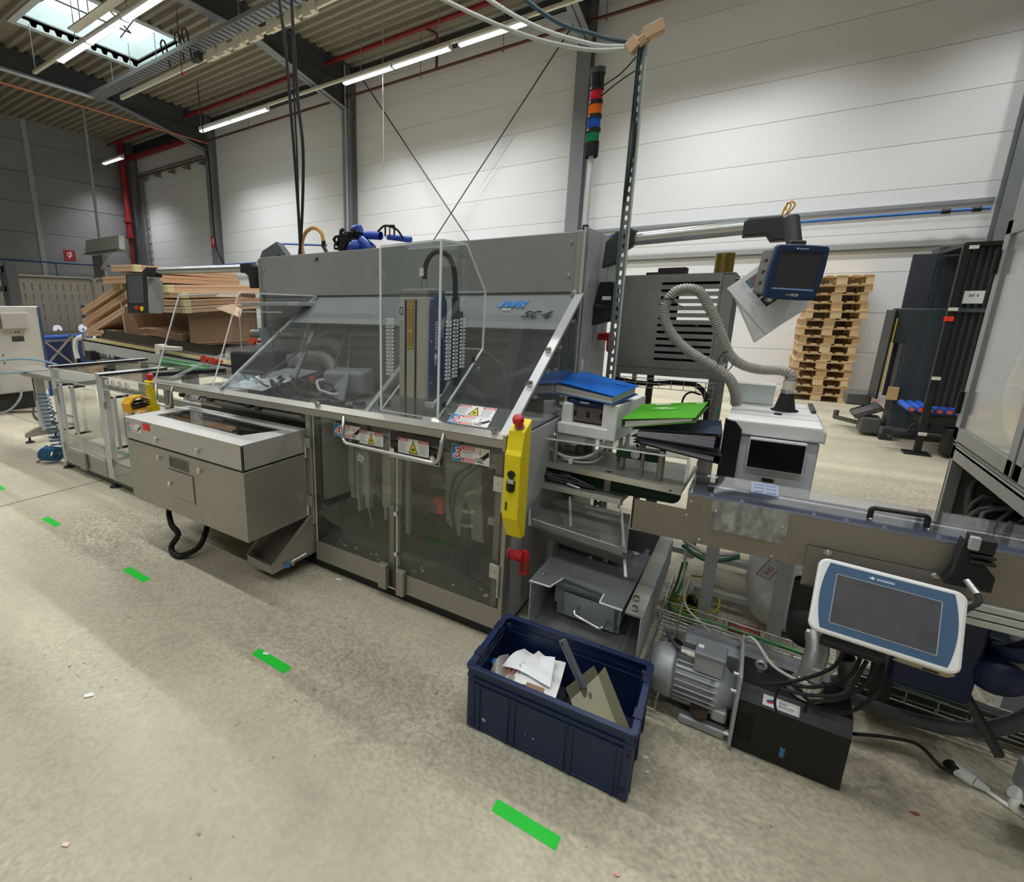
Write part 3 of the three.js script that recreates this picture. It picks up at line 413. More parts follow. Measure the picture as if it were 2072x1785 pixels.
  obj('drag_handle', [pipe([[-1.85, 0.86, -2.1], [-1.85, 0.89, -2.1], [-1.75, 0.88, -2.1], [-1.75, 0.85, -2.1]], 0.006, 0.012)], M.steelBright, t);
  obj('orange_cover', [rbox(0.16, 0.04, 0.05, 0.015, -1.85, 0.89, -2.16)], M.orange, t);
  obj('tag', decal([-1.77, 0.78, -2.09], [0.9, -0.4, 0], [0.4, 0.9, 0], 0.045, 0.045), printMat(canvasTex(64, 64, (g) => { g.fillStyle = '#eee'; g.fillRect(0, 0, 64, 64); g.fillStyle = '#333'; for (const [x, y] of [[12, 34], [30, 20], [44, 38]]) g.fillRect(x, y, 10, 10); })), t);
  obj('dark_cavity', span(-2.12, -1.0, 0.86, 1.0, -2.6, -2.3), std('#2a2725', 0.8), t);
  const scr = []; for (let k = 0; k < 16; k++) scr.push(place(new THREE.PlaneGeometry(rnd(0.008, 0.03), rnd(0.008, 0.02)), rnd(-2.05, -0.95), 0.19, rnd(-2.15, -2.09), -1.2, rnd(0, 3), 0));
  obj('paper_scrap', scr, M.paper, t).userData = { kind: 'stuff' };
  // swivel latch on the right side plate
  obj('serial_label', decal([MX1 + 0.003, 0.575, -2.105], [0, 0.35, -1], [0, 1, 0.35], 0.075, 0.032), printMat(canvasTex(128, 64, g => { g.fillStyle = '#e9e4d8'; g.fillRect(0, 0, 128, 64); g.strokeStyle = '#a33'; g.lineWidth = 8; g.beginPath(); g.arc(28, 32, 18, 0, 7); g.stroke(); g.strokeStyle = '#333'; g.beginPath(); g.arc(96, 32, 18, 0.5, 5.5); g.stroke(); g.fillStyle = '#777'; g.fillRect(54, 24, 16, 20); })), sp);
}
{ // hinged stainless cabinet in front of the machine
  const X0 = -3.39, X1 = -2.157, Y0 = 0.345, Y1 = 0.905, Z0 = -2.05, Z1 = -1.58, ys = 0.757;
  const t = thing('swing_cabinet', 'stainless box with lid window and keyhole latches, hinged to the machine front', 'cabinet', [-2.77, Y0, -1.81]);
  obj('body', rbox(X1 - X0, ys - 0.006 - Y0, Z1 - Z0, 0.004, (X0 + X1) / 2, (Y0 + ys - 0.006) / 2, (Z0 + Z1) / 2), M.steel, t);
  const wn = [[-3.3, -1.735], [-2.36, -1.70], [-2.25, -1.95], [-3.28, -1.985]];
  const lid = obj('lid', [span(X0, X1, ys + 0.006, Y1 - 0.004, Z1 - 0.012, Z1, 0.002), span(X1 - 0.012, X1, ys + 0.006, Y1 - 0.004, Z0, Z1, 0.002), span(X0, X0 + 0.012, ys + 0.006, Y1 - 0.004, Z0, Z1, 0.002),
    slab([[X0, -Z1], [X1, -Z1], [X1, -Z0], [X0, -Z0]], 0.006, [[[-3.27, 1.735], [-2.34, 1.715], [-2.25, 1.95], [-3.26, 1.985]]]).rotateX(-Math.PI / 2).translate(0, Y1 - 0.006, 0)], std('#c2c0ba', 0.4, 0.45, { map: patch }), t);
  obj('lid_window', plate([[-3.28, Y1 - 0.006, -1.73], [-2.33, Y1 - 0.006, -1.70], [-2.24, Y1 - 0.006, -1.96], [-3.27, Y1 - 0.006, -1.99]], 0.004), M.clear, lid);
  obj('gap_seal', span(X0 + 0.006, X1 - 0.006, ys - 0.008, ys + 0.008, Z0, Z1 - 0.008), M.black, t);
  const inn = []; for (let k = 0; k < 30; k++) inn.push(bar([-3.25 + k * 0.032, ys + 0.05, rnd(-1.98, -1.85)], [-3.2 + k * 0.032, ys + 0.06, rnd(-1.82, -1.7)], rnd(0.006, 0.016), 0.01)); for (let k = 0; k < 12; k++) inn.push(rbox(rnd(0.04, 0.12), 0.05, rnd(0.03, 0.08), 0.006, rnd(-3.2, -2.4), ys + 0.04, rnd(-1.95, -1.74)));
  const ch = obj('chain_mechanism', inn, std('#b8b9b8', 0.5, 0.1), lid); ch.userData = { kind: 'stuff' };
  obj('inner_tray', span(X0 + 0.02, X1 - 0.02, ys + 0.01, ys + 0.014, Z0 + 0.02, Z1 - 0.02), std('#2f2f2e', 0.5, 0.3), lid);
  const latch = (x, y, r = 0.018) => obj('latch', [cyl(r, 0.012, x, y, Z1 + 0.006, Math.PI / 2), rbox(0.012, r * 1.3, 0.012, 0.003, x + 0.004, y - 0.008, Z1 + 0.014)], M.chrome, t);
  latch(-2.998, 0.812); latch(-2.559, 0.813); latch(-2.993, 0.694); latch(-2.558, 0.691);
  obj('view_window', [span(-2.872, -2.683, 0.655, 0.72, Z1 - 0.01, Z1 + 0.001)], std('#4d4b47', 0.2, 0.3), t); obj('window_frame', slab(rrect(-2.878, -2.677, 0.65, 0.726, 0.004, 2), 0.004, [rrect(-2.87, -2.685, 0.657, 0.719, 0.003, 2)]).translate(0, 0, Z1), M.steelDark, t);
  const fl = obj('flap', rbox(0.262, 0.172, 0.006, 0.002, -2.77, 0.549, Z1 + 0.003), M.steel, t); obj('latch', [cyl(0.016, 0.012, -2.885, 0.545, Z1 + 0.011, Math.PI / 2), rbox(0.01, 0.02, 0.01, 0.003, -2.885, 0.538, Z1 + 0.018)], M.chrome, fl);
  obj('flap_gap', slab(rrect(-2.905, -2.635, 0.459, 0.639, 0.002, 1), 0.001, [rrect(-2.9, -2.64, 0.464, 0.634, 0.002, 1)]).translate(0, 0, Z1), M.black, t);
  obj('danger_label', decal([-3.272, 0.845, Z1 + 0.002], [1, 0, 0], [0, 1, 0], 0.17, 0.06), printMat(handPrint('1'), {}), t);
  obj('red_sticker', decal([-3.115, 0.872, Z1 + 0.002], [1, 0, 0], [0, 1, 0], 0.085, 0.046), printMat(canvasTex(128, 72, g => { g.fillStyle = '#f2342c'; g.fillRect(0, 0, 128, 72); g.fillStyle = '#3a1512'; g.font = 'bold 30px sans-serif'; g.textAlign = 'center'; g.fillText('15', 64, 46); })), t);
  for (const y of [0.83, 0.46]) obj('hinge', [rbox(0.045, 0.06, 0.016, 0.003, X1 + 0.035, y, Z0 + 0.028), rod([X1 + 0.006, y - 0.1, Z0 + 0.02], [X1 + 0.006, y + 0.03, Z0 + 0.02], 0.01)], M.steelBright, t);
  obj('cable_hose', hose([[-3.3, Y0 + 0.02, -1.85], [-3.32, 0.2, -1.78], [-3.2, 0.13, -1.72], [-3.02, 0.12, -1.66], [-3.05, 0.04, -1.62], [-2.93, 0.022, -1.6], [-2.86, 0.06, -1.7], [-2.96, 0.17, -1.86], [-3.0, 0.3, -1.95]], 0.02, 0.004, 0.016, 10), M.rubber, t);
  obj('drain_fitting', [cyl(0.03, 0.05, -3.02, Y0 - 0.02, -1.9), cyl(0.014, 0.06, -2.98, Y0 - 0.05, -1.88, 0.5)], M.black, t);
}
{ // sloped collecting tray below the cabinet
  const t = thing('drip_tray', 'sloping stainless chute tray on the floor side below the hinged cabinet', 'tray', [-2.3, 0.06, -1.95]);
  const A = [-2.405, 0.135, -1.75], B = [-2.18, 0.115, -1.75], C = [-2.13, 0.39, -2.08], D = [-2.36, 0.41, -2.08];
  obj('pan', [plate([[A[0], 0.075, A[2]], [B[0], 0.075, B[2]], [C[0], 0.3, C[2]], [D[0], 0.3, D[2]]], 0.004)], M.steelDark, t);
  obj('wall', plate([[A[0], 0.07, A[2]], [B[0], 0.07, B[2]], B, A], 0.005), M.steel, t);
  obj('wall', plate([[B[0], 0.07, B[2]], [C[0], 0.10, C[2]], C, B], 0.005), M.steel, t);
  obj('wall', plate([[A[0], 0.07, A[2]], [D[0], 0.10, D[2]], D, A], 0.005), M.steel, t);
  obj('rim', [bar(B, C, 0.022, 0.006), bar(A, B, 0.022, 0.006), bar(A, D, 0.022, 0.006)], M.steel, t);
  obj('air_fitting', [cyl(0.012, 0.05, -2.155, 0.10, -1.87, 0, 0, 1.57), rod([-2.15, 0.105, -1.87], [-2.12, 0.13, -1.97], 0.007)], M.steelBright, t); obj('blue_ring', cyl(0.013, 0.02, -2.145, 0.098, -1.84, 1.2), std('#3c7fd0', 0.4), t);
}
{ // laser coder in its clear guard
  const X0 = -1.585, X1 = -1.237, Z = -2.05;
  const g = thing('laser_guard', 'tall clear acrylic guard box with vent slots standing up through the hood', 'guard', [-1.41, 1.06, -2.2]);
  const side = [[-2.05, 1.09], [-2.05, 1.915], [-2.29, 1.92], [-2.515, 1.70], [-2.51, 1.395]];
  const faces = [['pane', [[X0, 1.09, Z], [X1, 1.085, Z], [X1, 1.915, Z], [X0, 1.905, Z]]], ['pane', side.map(p => [X1, p[1], p[0]])], ['pane', side.map(p => [X0, p[1], p[0]])], ['top_pane', [[X0, 1.912, -2.05], [X1, 1.918, -2.05], [X1, 1.922, -2.29], [X0, 1.918, -2.29]]], ['pane', [[X0, 1.918, -2.29], [X1, 1.92, -2.29], [X1, 1.70, -2.515], [X0, 1.70, -2.515]]]];
  for (const [n, P] of faces) obj(n, plate(P, 0.005), M.clear, g);
  const E = (a, b, w = 0.009) => obj('edge', bar(a, b, w, w), M.edge, g);
  E([X0, 1.09, Z], [X0, 1.905, Z], 0.009); E([X1, 1.085, Z], [X1, 1.915, Z], 0.009); E([X0, 1.09, Z], [X1, 1.085, Z], 0.006); E([X0, 1.905, Z], [X1, 1.915, Z], 0.006);
  for (const x of [X1]) for (let i = 1; i < 4; i++) E([x, side[i][1], side[i][0]], [x, side[i + 1][1], side[i + 1][0]], 0.008); E([X1, 1.395, -2.51], [X1, 1.085, Z], 0.009); E([X0, 1.395, -2.51], [X0, 1.09, Z], 0.007); E([X1, 1.918, -2.05], [X1, 1.922, -2.29], 0.006); E([X0, 1.70, -2.515], [X1, 1.70, -2.515], 0.005); E([X0, 1.918, -2.29], [X1, 1.92, -2.29], 0.006); E([X0, 1.395, -2.51], [X1, 1.395, -2.51], 0.006);
  const ring = fuse(slab(rrect(-0.022, 0.022, -0.0055, 0.0055, 0.0053, 4), 0.007, [rrect(-0.019, 0.019, -0.0028, 0.0028, 0.0027, 3)]));
  const slot = (x, y, z, ry) => { const m = new THREE.Mesh(ring, M.edge); m.name = 'vent_slot'; m.position.set(x - g.position.x, y - g.position.y, z - g.position.z); m.rotation.y = ry; m.castShadow = m.receiveShadow = true; g.add(m); };
  for (let k = 0; k < 16; k++) { const y = 1.56 - k * 0.0182; slot(-1.525, y, Z, 0); slot(X1, y - 0.01, -2.13, Math.PI / 2); slot(X1, y - 0.005, -2.20, Math.PI / 2); if (k < 14) slot(X1, y, -2.27, Math.PI / 2); }
  for (let k = 0; k < 8; k++) for (let j = 0; j < 3; j++) { const m = new THREE.Mesh(ring, M.edge); m.name = 'vent_slot'; m.rotation.set(-Math.PI / 2, 0, 0); m.position.set(-1.53 + k * 0.03 - g.position.x, 1.918 - g.position.y, -2.12 - j * 0.05 - g.position.z); m.rotation.z = Math.PI / 2; g.add(m); }
  for (const [y, z] of [[1.33, -2.42], [1.13, -2.12]]) { obj('corner_bolt', [...screwHead(X1, y, z, 0.014, [1, 0, 0])], M.chrome, g); obj('bolt_plate', rbox(0.006, 0.05, 0.04, 0.003, X1 - 0.006, y + 0.005, z), M.blackMatt, g); obj('angle_bracket', [rbox(0.035, 0.005, 0.035, 0.002, X1 + 0.02, y - 0.04, z), ...screwHead(X1 + 0.022, y - 0.038, z, 0.013, [0, 1, 0])], M.steelBright, g); }
  const t = thing('laser_coder', 'upright grey and blue laser coding head with bent black cable inside the acrylic guard', 'printer', [-1.455, 0.98, -2.24]);
  const lx0 = -1.55, lx1 = -1.367, lz1 = -2.15, lz0 = -2.335;
  const cs = rrect(lx0, lx1, lz0, lz1, 0.022, 5).map(p => [p[0], -p[1]]);
  obj('housing', slab(cs, 0.71, [], 0.004).rotateX(-Math.PI / 2).translate(0, 0.96, 0), std('#c4beb2', 0.45, 0.25), t);
  obj('cap', slab(cs.map(p => [p[0], p[1]]), 0.045, [], 0.02).rotateX(-Math.PI / 2).translate(0, 1.665, 0), std('#7d7a74', 0.45, 0.3), t);
  for (const x of [-1.50, -1.438]) obj('groove', span(x - 0.006, x + 0.006, 0.98, 1.655, lz1 - 0.002, lz1 + 0.0015), M.blackMatt, t);
  const bp = slab([[0.012, 0], [0.172, 0], [0.172, 0.62], [0.165, 0.685], [0.14, 0.71], [0.045, 0.71], [0.02, 0.685], [0.012, 0.62]], 0.012, [], 0.003); bp.applyMatrix4(new THREE.Matrix4().makeBasis(V(0, 0, -1), V(0, 1, 0), V(1, 0, 0))).translate(lx1 - 0.002, 0.97, lz1 - 0.002);
  const blue = obj('blue_side_panel', bp, std('#2b4d80', 0.4, 0.05), t);
  obj('lettering', decal([lx1 + 0.0115, 1.455, -2.215], [0, 1, 0], [0, 0, 1], 0.30, 0.045), printMat(canvasTex(512, 77, (g, w, h) => { g.fillStyle = '#2b4d80'; g.fillRect(0, 0, w, h); g.fillStyle = '#f4f6f8'; g.font = 'bold 58px sans-serif'; g.textBaseline = 'middle'; g.textAlign = 'left'; g.fillText('DOMINO', 172, h / 2 + 2); g.beginPath(); g.moveTo(112, 6); g.lineTo(150, 38); g.lineTo(112, 70); g.lineTo(74, 38); g.fill(); g.fillRect(30, 30, 50, 6); g.fillRect(44, 42, 40, 6); g.fillRect(36, 18, 44, 6); })), blue);
  obj('type_plate', decal([lx1 + 0.0115, 1.515, -2.175 - 0.1], [0, 1, 0], [0, 0, 1], 0.11, 0.02), std('#9aa6b5', 0.5), blue);
  for (const y of [1.66, 1.45, 1.24, 1.04]) for (const z of [lz1 - 0.02, lz0 + 0.03]) obj('screw', cyl(0.004, 0.003, lx1 + 0.011, y, z, 0, 0, Math.PI / 2, 8), M.white, blue);
  obj('warning_strip', decal([-1.469, 1.53, lz1 + 0.003], [0, -1, 0], [1, 0, 0], 0.245, 0.034), printMat(canvasTex(512, 72, (g, w, h) => { g.fillStyle = '#d9a915'; g.fillRect(0, 0, w, h); g.strokeStyle = '#1a1610'; g.lineWidth = 5; g.strokeRect(3, 3, w - 6, h - 6); g.beginPath(); g.moveTo(12, 36); g.lineTo(62, 10); g.lineTo(62, 62); g.closePath(); g.stroke(); g.fillStyle = '#2a2214'; for (let i = 0; i < 4; i++) { g.fillRect(80, 12 + i * 14, 180 + 30 * hash2(i, 1, 2), 5); g.fillRect(330, 12 + i * 14, 150, 5); } g.fillRect(290, 4, 4, h - 8); })), t);
  obj('type_label', decal([-1.527, 1.60, lz1 + 0.003], [1, 0, 0], [0, 1, 0], 0.03, 0.085), printMat(canvasTex(64, 180, g => { g.fillStyle = '#e8e8e4'; g.fillRect(0, 0, 64, 180); g.fillStyle = '#444'; g.fillRect(8, 44, 48, 90); g.fillStyle = '#eee'; g.fillRect(24, 60, 16, 60); g.fillStyle = '#999'; for (let i = 0; i < 4; i++) { g.fillRect(8, 8 + i * 8, 48, 4); g.fillRect(8, 142 + i * 8, 48, 4); } })), t);
  obj('cable_gland', [cyl(0.02, 0.012, -1.452, 1.713, -2.25), cyl(0.014, 0.05, -1.452, 1.735, -2.25), cyl(0.011, 0.02, -1.452, 1.765, -2.25)], M.chrome, t);
  obj('umbilical_cable', tube([[-1.452, 1.76, -2.25], [-1.452, 1.81, -2.25], [-1.435, 1.865, -2.26], [-1.395, 1.895, -2.28], [-1.35, 1.87, -2.31], [-1.325, 1.8, -2.33], [-1.32, 1.68, -2.34], [-1.32, 1.5, -2.35]], 0.013, 60, 12), M.rubber, t);
  obj('cable_tag', rbox(0.024, 0.04, 0.006, 0.001, -1.462, 1.795, -2.235), M.whiteMatt, t);
  obj('connector', [span(-1.342, -1.302, 1.3, 1.67, -2.36, -2.34, 0.004), span(-1.335, -1.30, 1.2, 1.6, -2.4, -2.36, 0.01)], M.blackMatt, t);
  const ms = slab([[0, 0], [0, 0.13], [0.03, 0.16], [0.11, 0.19], [0.16, 0.24], [0.19, 0.24], [0.19, 0], [0.15, -0.03]], 0.014, [rrect(0.05, 0.13, 0.06, 0.13, 0.015)], 0.003); ms.applyMatrix4(new THREE.Matrix4().makeBasis(V(0, 0, -1), V(0, 1, 0), V(1, 0, 0))).translate(-1.31, 1.0, -2.1);
  obj('mounting_bracket', [ms, rbox(0.05, 0.16, 0.03, 0.004, -1.325, 1.07, -2.12)], M.alu, t);
}
{ // yellow switch box with red button at the right front corner
  const t = thing('emergency_stop_box', 'tall yellow switch box with red mushroom button at the right front corner post', 'switch box', [-0.79, 0.63, -2.0]);
  const z1 = -1.955, z0 = -2.06, x0 = -0.838, x1 = -0.765;
  // outline in the z-y plane as in the photograph: cut top and bottom ends
  const pr = [[z1 - 0.035, 1.10], [z0 - 0.02, 1.155], [z0 - 0.05, 1.12], [z0 - 0.05, 0.62], [z0 + 0.02, 0.60], [z1, 0.72], [z1, 1.03], [z1 - 0.035, 1.09]];
  const f = slab([[-0.835, 0.71], [-0.80, 0.605], [-0.762, 0.605], [-0.762, 1.09], [-0.835, 1.065]], 0.1);
  const g = slab([[z0, 1.145], [z1 - 0.03, 1.10], [z1 - 0.012, 1.02], [z1, 1.0], [z1, 0.71], [z1 - 0.06, 0.60], [z0, 0.60]], x1 - x0, [], 0.003); g.applyMatrix4(new THREE.Matrix4().makeBasis(V(0, 0, 1), V(0, 1, 0), V(-1, 0, 0))).translate(x1, 0, 0);
  obj('housing', g, M.yellow, t);
  obj('button', [lathe([[0, 0.062], [0.018, 0.06], [0.024, 0.05], [0.0245, 0.032], [0.019, 0.026], [0.017, 0]].reverse(), 24).rotateX(0.5).translate(-0.80, 1.115, z1 - 0.055)], std('#c42a30', 0.45), t);
  obj('button_collar', lathe([[0.0, 0.0], [0.022, 0.0], [0.022, 0.008], [0, 0.008]], 20).rotateX(0.5).translate(-0.80, 1.113, z1 - 0.056), M.steelDark, t);
  obj('push_button', cyl(0.017, 0.008, -0.802, 0.915, z1 + 0.003, Math.PI / 2), M.black, t);
  obj('selector_switch', [slab(rrect(-0.822, -0.783, 0.832, 0.896, 0.017), 0.006, [], 0.002).translate(0, 0, z1), cyl(0.016, 0.012, -0.802, 0.852, z1 + 0.008, Math.PI / 2), rbox(0.006, 0.026, 0.008, 0.002, -0.802, 0.852, z1 + 0.016, 0, 0, -0.6)], M.black, t);
  obj('selector_label', decal([-0.802, 0.884, z1 + 0.0075], [1, 0, 0], [0, 1, 0], 0.028, 0.02), std('#bfc0bd', 0.6), t);
  obj('print', decal([-0.82, 0.765, z1 + 0.002], [0, 1, 0], [-1, 0, 0], 0.04, 0.008), std('#2a2a18', 0.7), t);
  for (const [y, z] of [[0.98, -2.0], [0.96, -1.975], [0.76, -2.0], [0.745, -1.975]]) obj('screw', cyl(0.003, 0.002, x1, y, z, 0, 0, Math.PI / 2, 8), M.steelDark, t);
}
function lockOut(name, label, x, y, z, s = 1) {
  const t = thing(name, label, 'lock', [x, y, z]); const L = s;
  obj('barrel', [rod([0, 0, 0], [0.07 * L, 0, 0], 0.023 * L, 18), cyl(0.026 * L, 0.02 * L, 0.045 * L, 0, 0, 0, 0, Math.PI / 2)], M.red, t, true);
  const sh = new THREE.Shape(); sh.absellipse(0, 0, 0.03 * L, 0.03 * L, 0, Math.PI * 2); obj('handle', slab(rrect(-0.022 * L, 0.022 * L, -0.1 * L, 0.03 * L, 0.021 * L), 0.02 * L, [rrect(-0.008 * L, 0.008 * L, -0.085 * L, -0.03 * L, 0.0075 * L)], 0.005 * L).translate(0.075 * L, 0, -0.01 * L).rotateY(0.25), M.red, t, true);
  obj('flange', cyl(0.028 * L, 0.008, 0, 0, 0, 0, 0, Math.PI / 2), M.paintLight, t, true);
}
lockOut('rotary_isolator', 'red rotary isolator handle low on the machine side, under the yellow switch box', MX1 + 0.004, 0.465, -2.10, 1.0);
lockOut('rotary_isolator', 'red rotary isolator handle high on the grey machine side, above the blue binder', MX1 + 0.004, 1.44, -3.38, 1.0);
{ // yellow box at the left end
  const t = thing('emergency_stop_box', 'yellow switch box with red button at the left end of the hood rail', 'switch box', [-3.95, 0.70, -2.08]);
  obj('housing', rbox(0.075, 0.34, 0.07, 0.004, -3.95, 0.87, -2.08), M.yellow, t);
  obj('button', lathe([[0, 0], [0.02, 0], [0.02, 0.02], [0.027, 0.027], [0.027, 0.045], [0.018, 0.055], [0, 0.056]], 20).translate(-3.95, 1.04, -2.08), M.red, t);
  const s = thing('foot_switch', 'yellow hooded foot switch hung on the frame left of the hood', 'switch', [-3.93, 0.82, -1.98], -0.5);
  const pr = slab([[-0.09, 0], [0.09, 0], [0.09, 0.07], [0.04, 0.11], [-0.04, 0.11], [-0.09, 0.07]], 0.13, [[[-0.075, 0.012], [0.075, 0.012], [0.075, 0.065], [0.035, 0.098], [-0.035, 0.098], [-0.075, 0.065]]]); pr.rotateY(-1.1).rotateX(0.15);
  obj('hood', pr, std('#e7a80e', 0.5), s, true); obj('pedal', rbox(0.1, 0.02, 0.1, 0.005, -0.05, 0.03, 0.02, 0, -1.1), M.black, s, true);
  obj('bracket', [rbox(0.07, 0.09, 0.03, 0.004, 0.04, -0.05, 0.0), rbox(0.03, 0.12, 0.03, 0.004, 0.09, -0.02, -0.05)], std('#d9a010', 0.55), s, true);
}
// ---------- outlet side of the machine, right of the hood ----------
M.tray = std('#8d8d8b', 0.5, 0.35, { map: patch });
M.foam = std('#f0f1ef', 0.85, 0, { bumpMap: grain, bumpScale: 0.001 });
M.pump = std('#0f0f0f', 0.6, 0.0); M.screen = std('#35353b', 0.35); M.screenFrame = std('#1c1d20', 0.4);
M.castGrey = std('#a4a7a9', 0.42, 0.25);
{ // outlet belt under a clear table
  const t = thing('outlet_conveyor', 'short outlet conveyor with green belt under a clear top, beside the yellow switch box', 'conveyor', [-0.56, 0, -2.75]);
  obj('clear_top', plate([[-0.99, 0.945, -2.54], [-0.20, 0.945, -2.56], [-0.19, 0.945, -3.05], [-0.96, 0.945, -3.05]], 0.008), phy('#eceeee', 0.03, { transmission: 1, thickness: 0 }), t);
  obj('edge', bar([-0.99, 0.942, -2.54], [-0.20, 0.942, -2.56], 0.004, 0.008), M.edge, t);
  obj('end_pane', plate([[-0.20, 0.83, -2.56], [-0.20, 0.94, -2.56], [-0.19, 0.94, -3.05], [-0.19, 0.83, -3.05]], 0.005), M.clear, t);
  obj('edge', bar([-0.20, 0.83, -2.555], [-0.20, 0.94, -2.555], 0.006), M.edge, t);
  obj('bed_plate', plate([[-0.97, 0.80, -2.585], [-0.205, 0.80, -2.525], [-0.185, 0.80, -2.98], [-0.97, 0.80, -3.0]], 0.02, -1), M.steel, t);
  obj('bed_flange', bar([-0.97, 0.793, -2.58], [-0.205, 0.793, -2.52], 0.012, 0.032), M.steelBright, t);
  for (const x of [-0.72, -0.46, -0.25]) obj('flange_screw', cyl(0.006, 0.004, x, 0.79, -2.515 - (-x - 0.2) * 0.085, Math.PI / 2), M.darkGrey, t);
  obj('green_belt', [rbox(0.76, 0.085, 0.30, 0.04, -0.60, 0.725, -2.75, 0, 0.04, 0, 4)], std('#123f27', 0.7), t);
  obj('gauge_block', rbox(0.20, 0.055, 0.07, 0.004, -0.44, 0.885, -2.74), M.green, t); obj('dial', [cyl(0.02, 0.012, -0.445, 0.887, -2.70, Math.PI / 2)], M.white, t); obj('dial_ring', new THREE.TorusGeometry(0.02, 0.003, 8, 24).translate(-0.445, 0.887, -2.693), M.chrome, t);
  for (const [x, z, r] of [[-0.83, -2.62, 0.012], [-0.50, -2.72, 0.008], [-0.40, -2.64, 0.008], [-0.315, -2.62, 0.016], [-0.55, -2.85, 0.01]]) obj('spacer_post', rod([x, 0.80, z], [x, 0.942, z], r), M.steel, t);
  for (const [x, z] of [[-0.96, -2.59], [-0.835, -2.60], [-0.43, -2.60], [-0.31, -2.58]]) obj('cap_nut', [lathe([[0, 0.018], [0.01, 0.015], [0.015, 0.006], [0.015, 0]].reverse(), 16).translate(x, 0.95, z)], M.chrome, t);
  obj('lower_shelf', plate([[-0.95, 0.70, -2.51], [-0.455, 0.70, -2.50], [-0.43, 0.70, -2.80], [-0.95, 0.70, -2.85]], 0.018, -1), M.steelDark, t);
  obj('shelf_flange', bar([-0.95, 0.694, -2.505], [-0.455, 0.694, -2.495], 0.012, 0.03), M.steelBright, t);
  obj('strut', span(-0.56, -0.53, 0.70, 0.80, -2.62, -2.60), M.steel, t);
  obj('stand', [span(-0.85, -0.80, 0.0, 0.70, -2.95, -2.90), span(-0.40, -0.35, 0.0, 0.70, -2.95, -2.90)], M.steelDark, t);
  obj('valve_fittings', [cyl(0.02, 0.06, -0.78, 0.855, -2.72, 0, 0, 1.57), rbox(0.06, 0.05, 0.06, 0.005, -0.74, 0.84, -2.78), cyl(0.025, 0.03, -0.85, 0.85, -2.7, 1.57), cyl(0.015, 0.05, -0.9, 0.87, -2.68, 0, 0, 1.57), rbox(0.04, 0.09, 0.04, 0.004, -0.70, 0.87, -2.8)], std('#6b6558', 0.5, 0.4), t);
  obj('hose', tube([[-0.96, 0.90, -2.6], [-0.92, 0.92, -2.6], [-0.86, 0.87, -2.62], [-0.78, 0.83, -2.64], [-0.68, 0.84, -2.66], [-0.60, 0.90, -2.7]], 0.009, 40), std('#c9cac7', 0.4), t);
  obj('hose', tube([[-0.95, 0.92, -2.57], [-0.97, 0.87, -2.57], [-0.955, 0.82, -2.57], [-0.93, 0.86, -2.58], [-0.94, 0.91, -2.58]], 0.006, 30), std('#c9cac7', 0.4), t);
  obj('hose', tube([[-0.80, 0.82, -2.64], [-0.72, 0.815, -2.63], [-0.64, 0.82, -2.66], [-0.6, 0.85, -2.7]], 0.005, 24), std('#c9cac7', 0.4), t);
  const cb = []; for (let k = 0; k < 14; k++) { const x = rnd(-0.95, -0.75); cb.push(tube([[x, 0.76, -2.6], [x + 0.05, 0.74 + rnd(-0.02, 0.02), -2.56], [x + 0.10, 0.735 + rnd(-0.02, 0.02), -2.55], [x + rnd(0.14, 0.24), 0.712, -2.56]], rnd(0.003, 0.006), 12, 6)); }
  const cm = obj('cable_bundle', cb, std('#3a3c3e', 0.5), t); cm.userData = { kind: 'stuff' };
  obj('plug', [rod([-0.73, 0.715, -2.54], [-0.66, 0.705, -2.53], 0.008)], M.steelBright, t);
  obj('cable_clip', rbox(0.02, 0.025, 0.02, 0.003, -0.745, 0.815, -2.62), M.white, t);
}
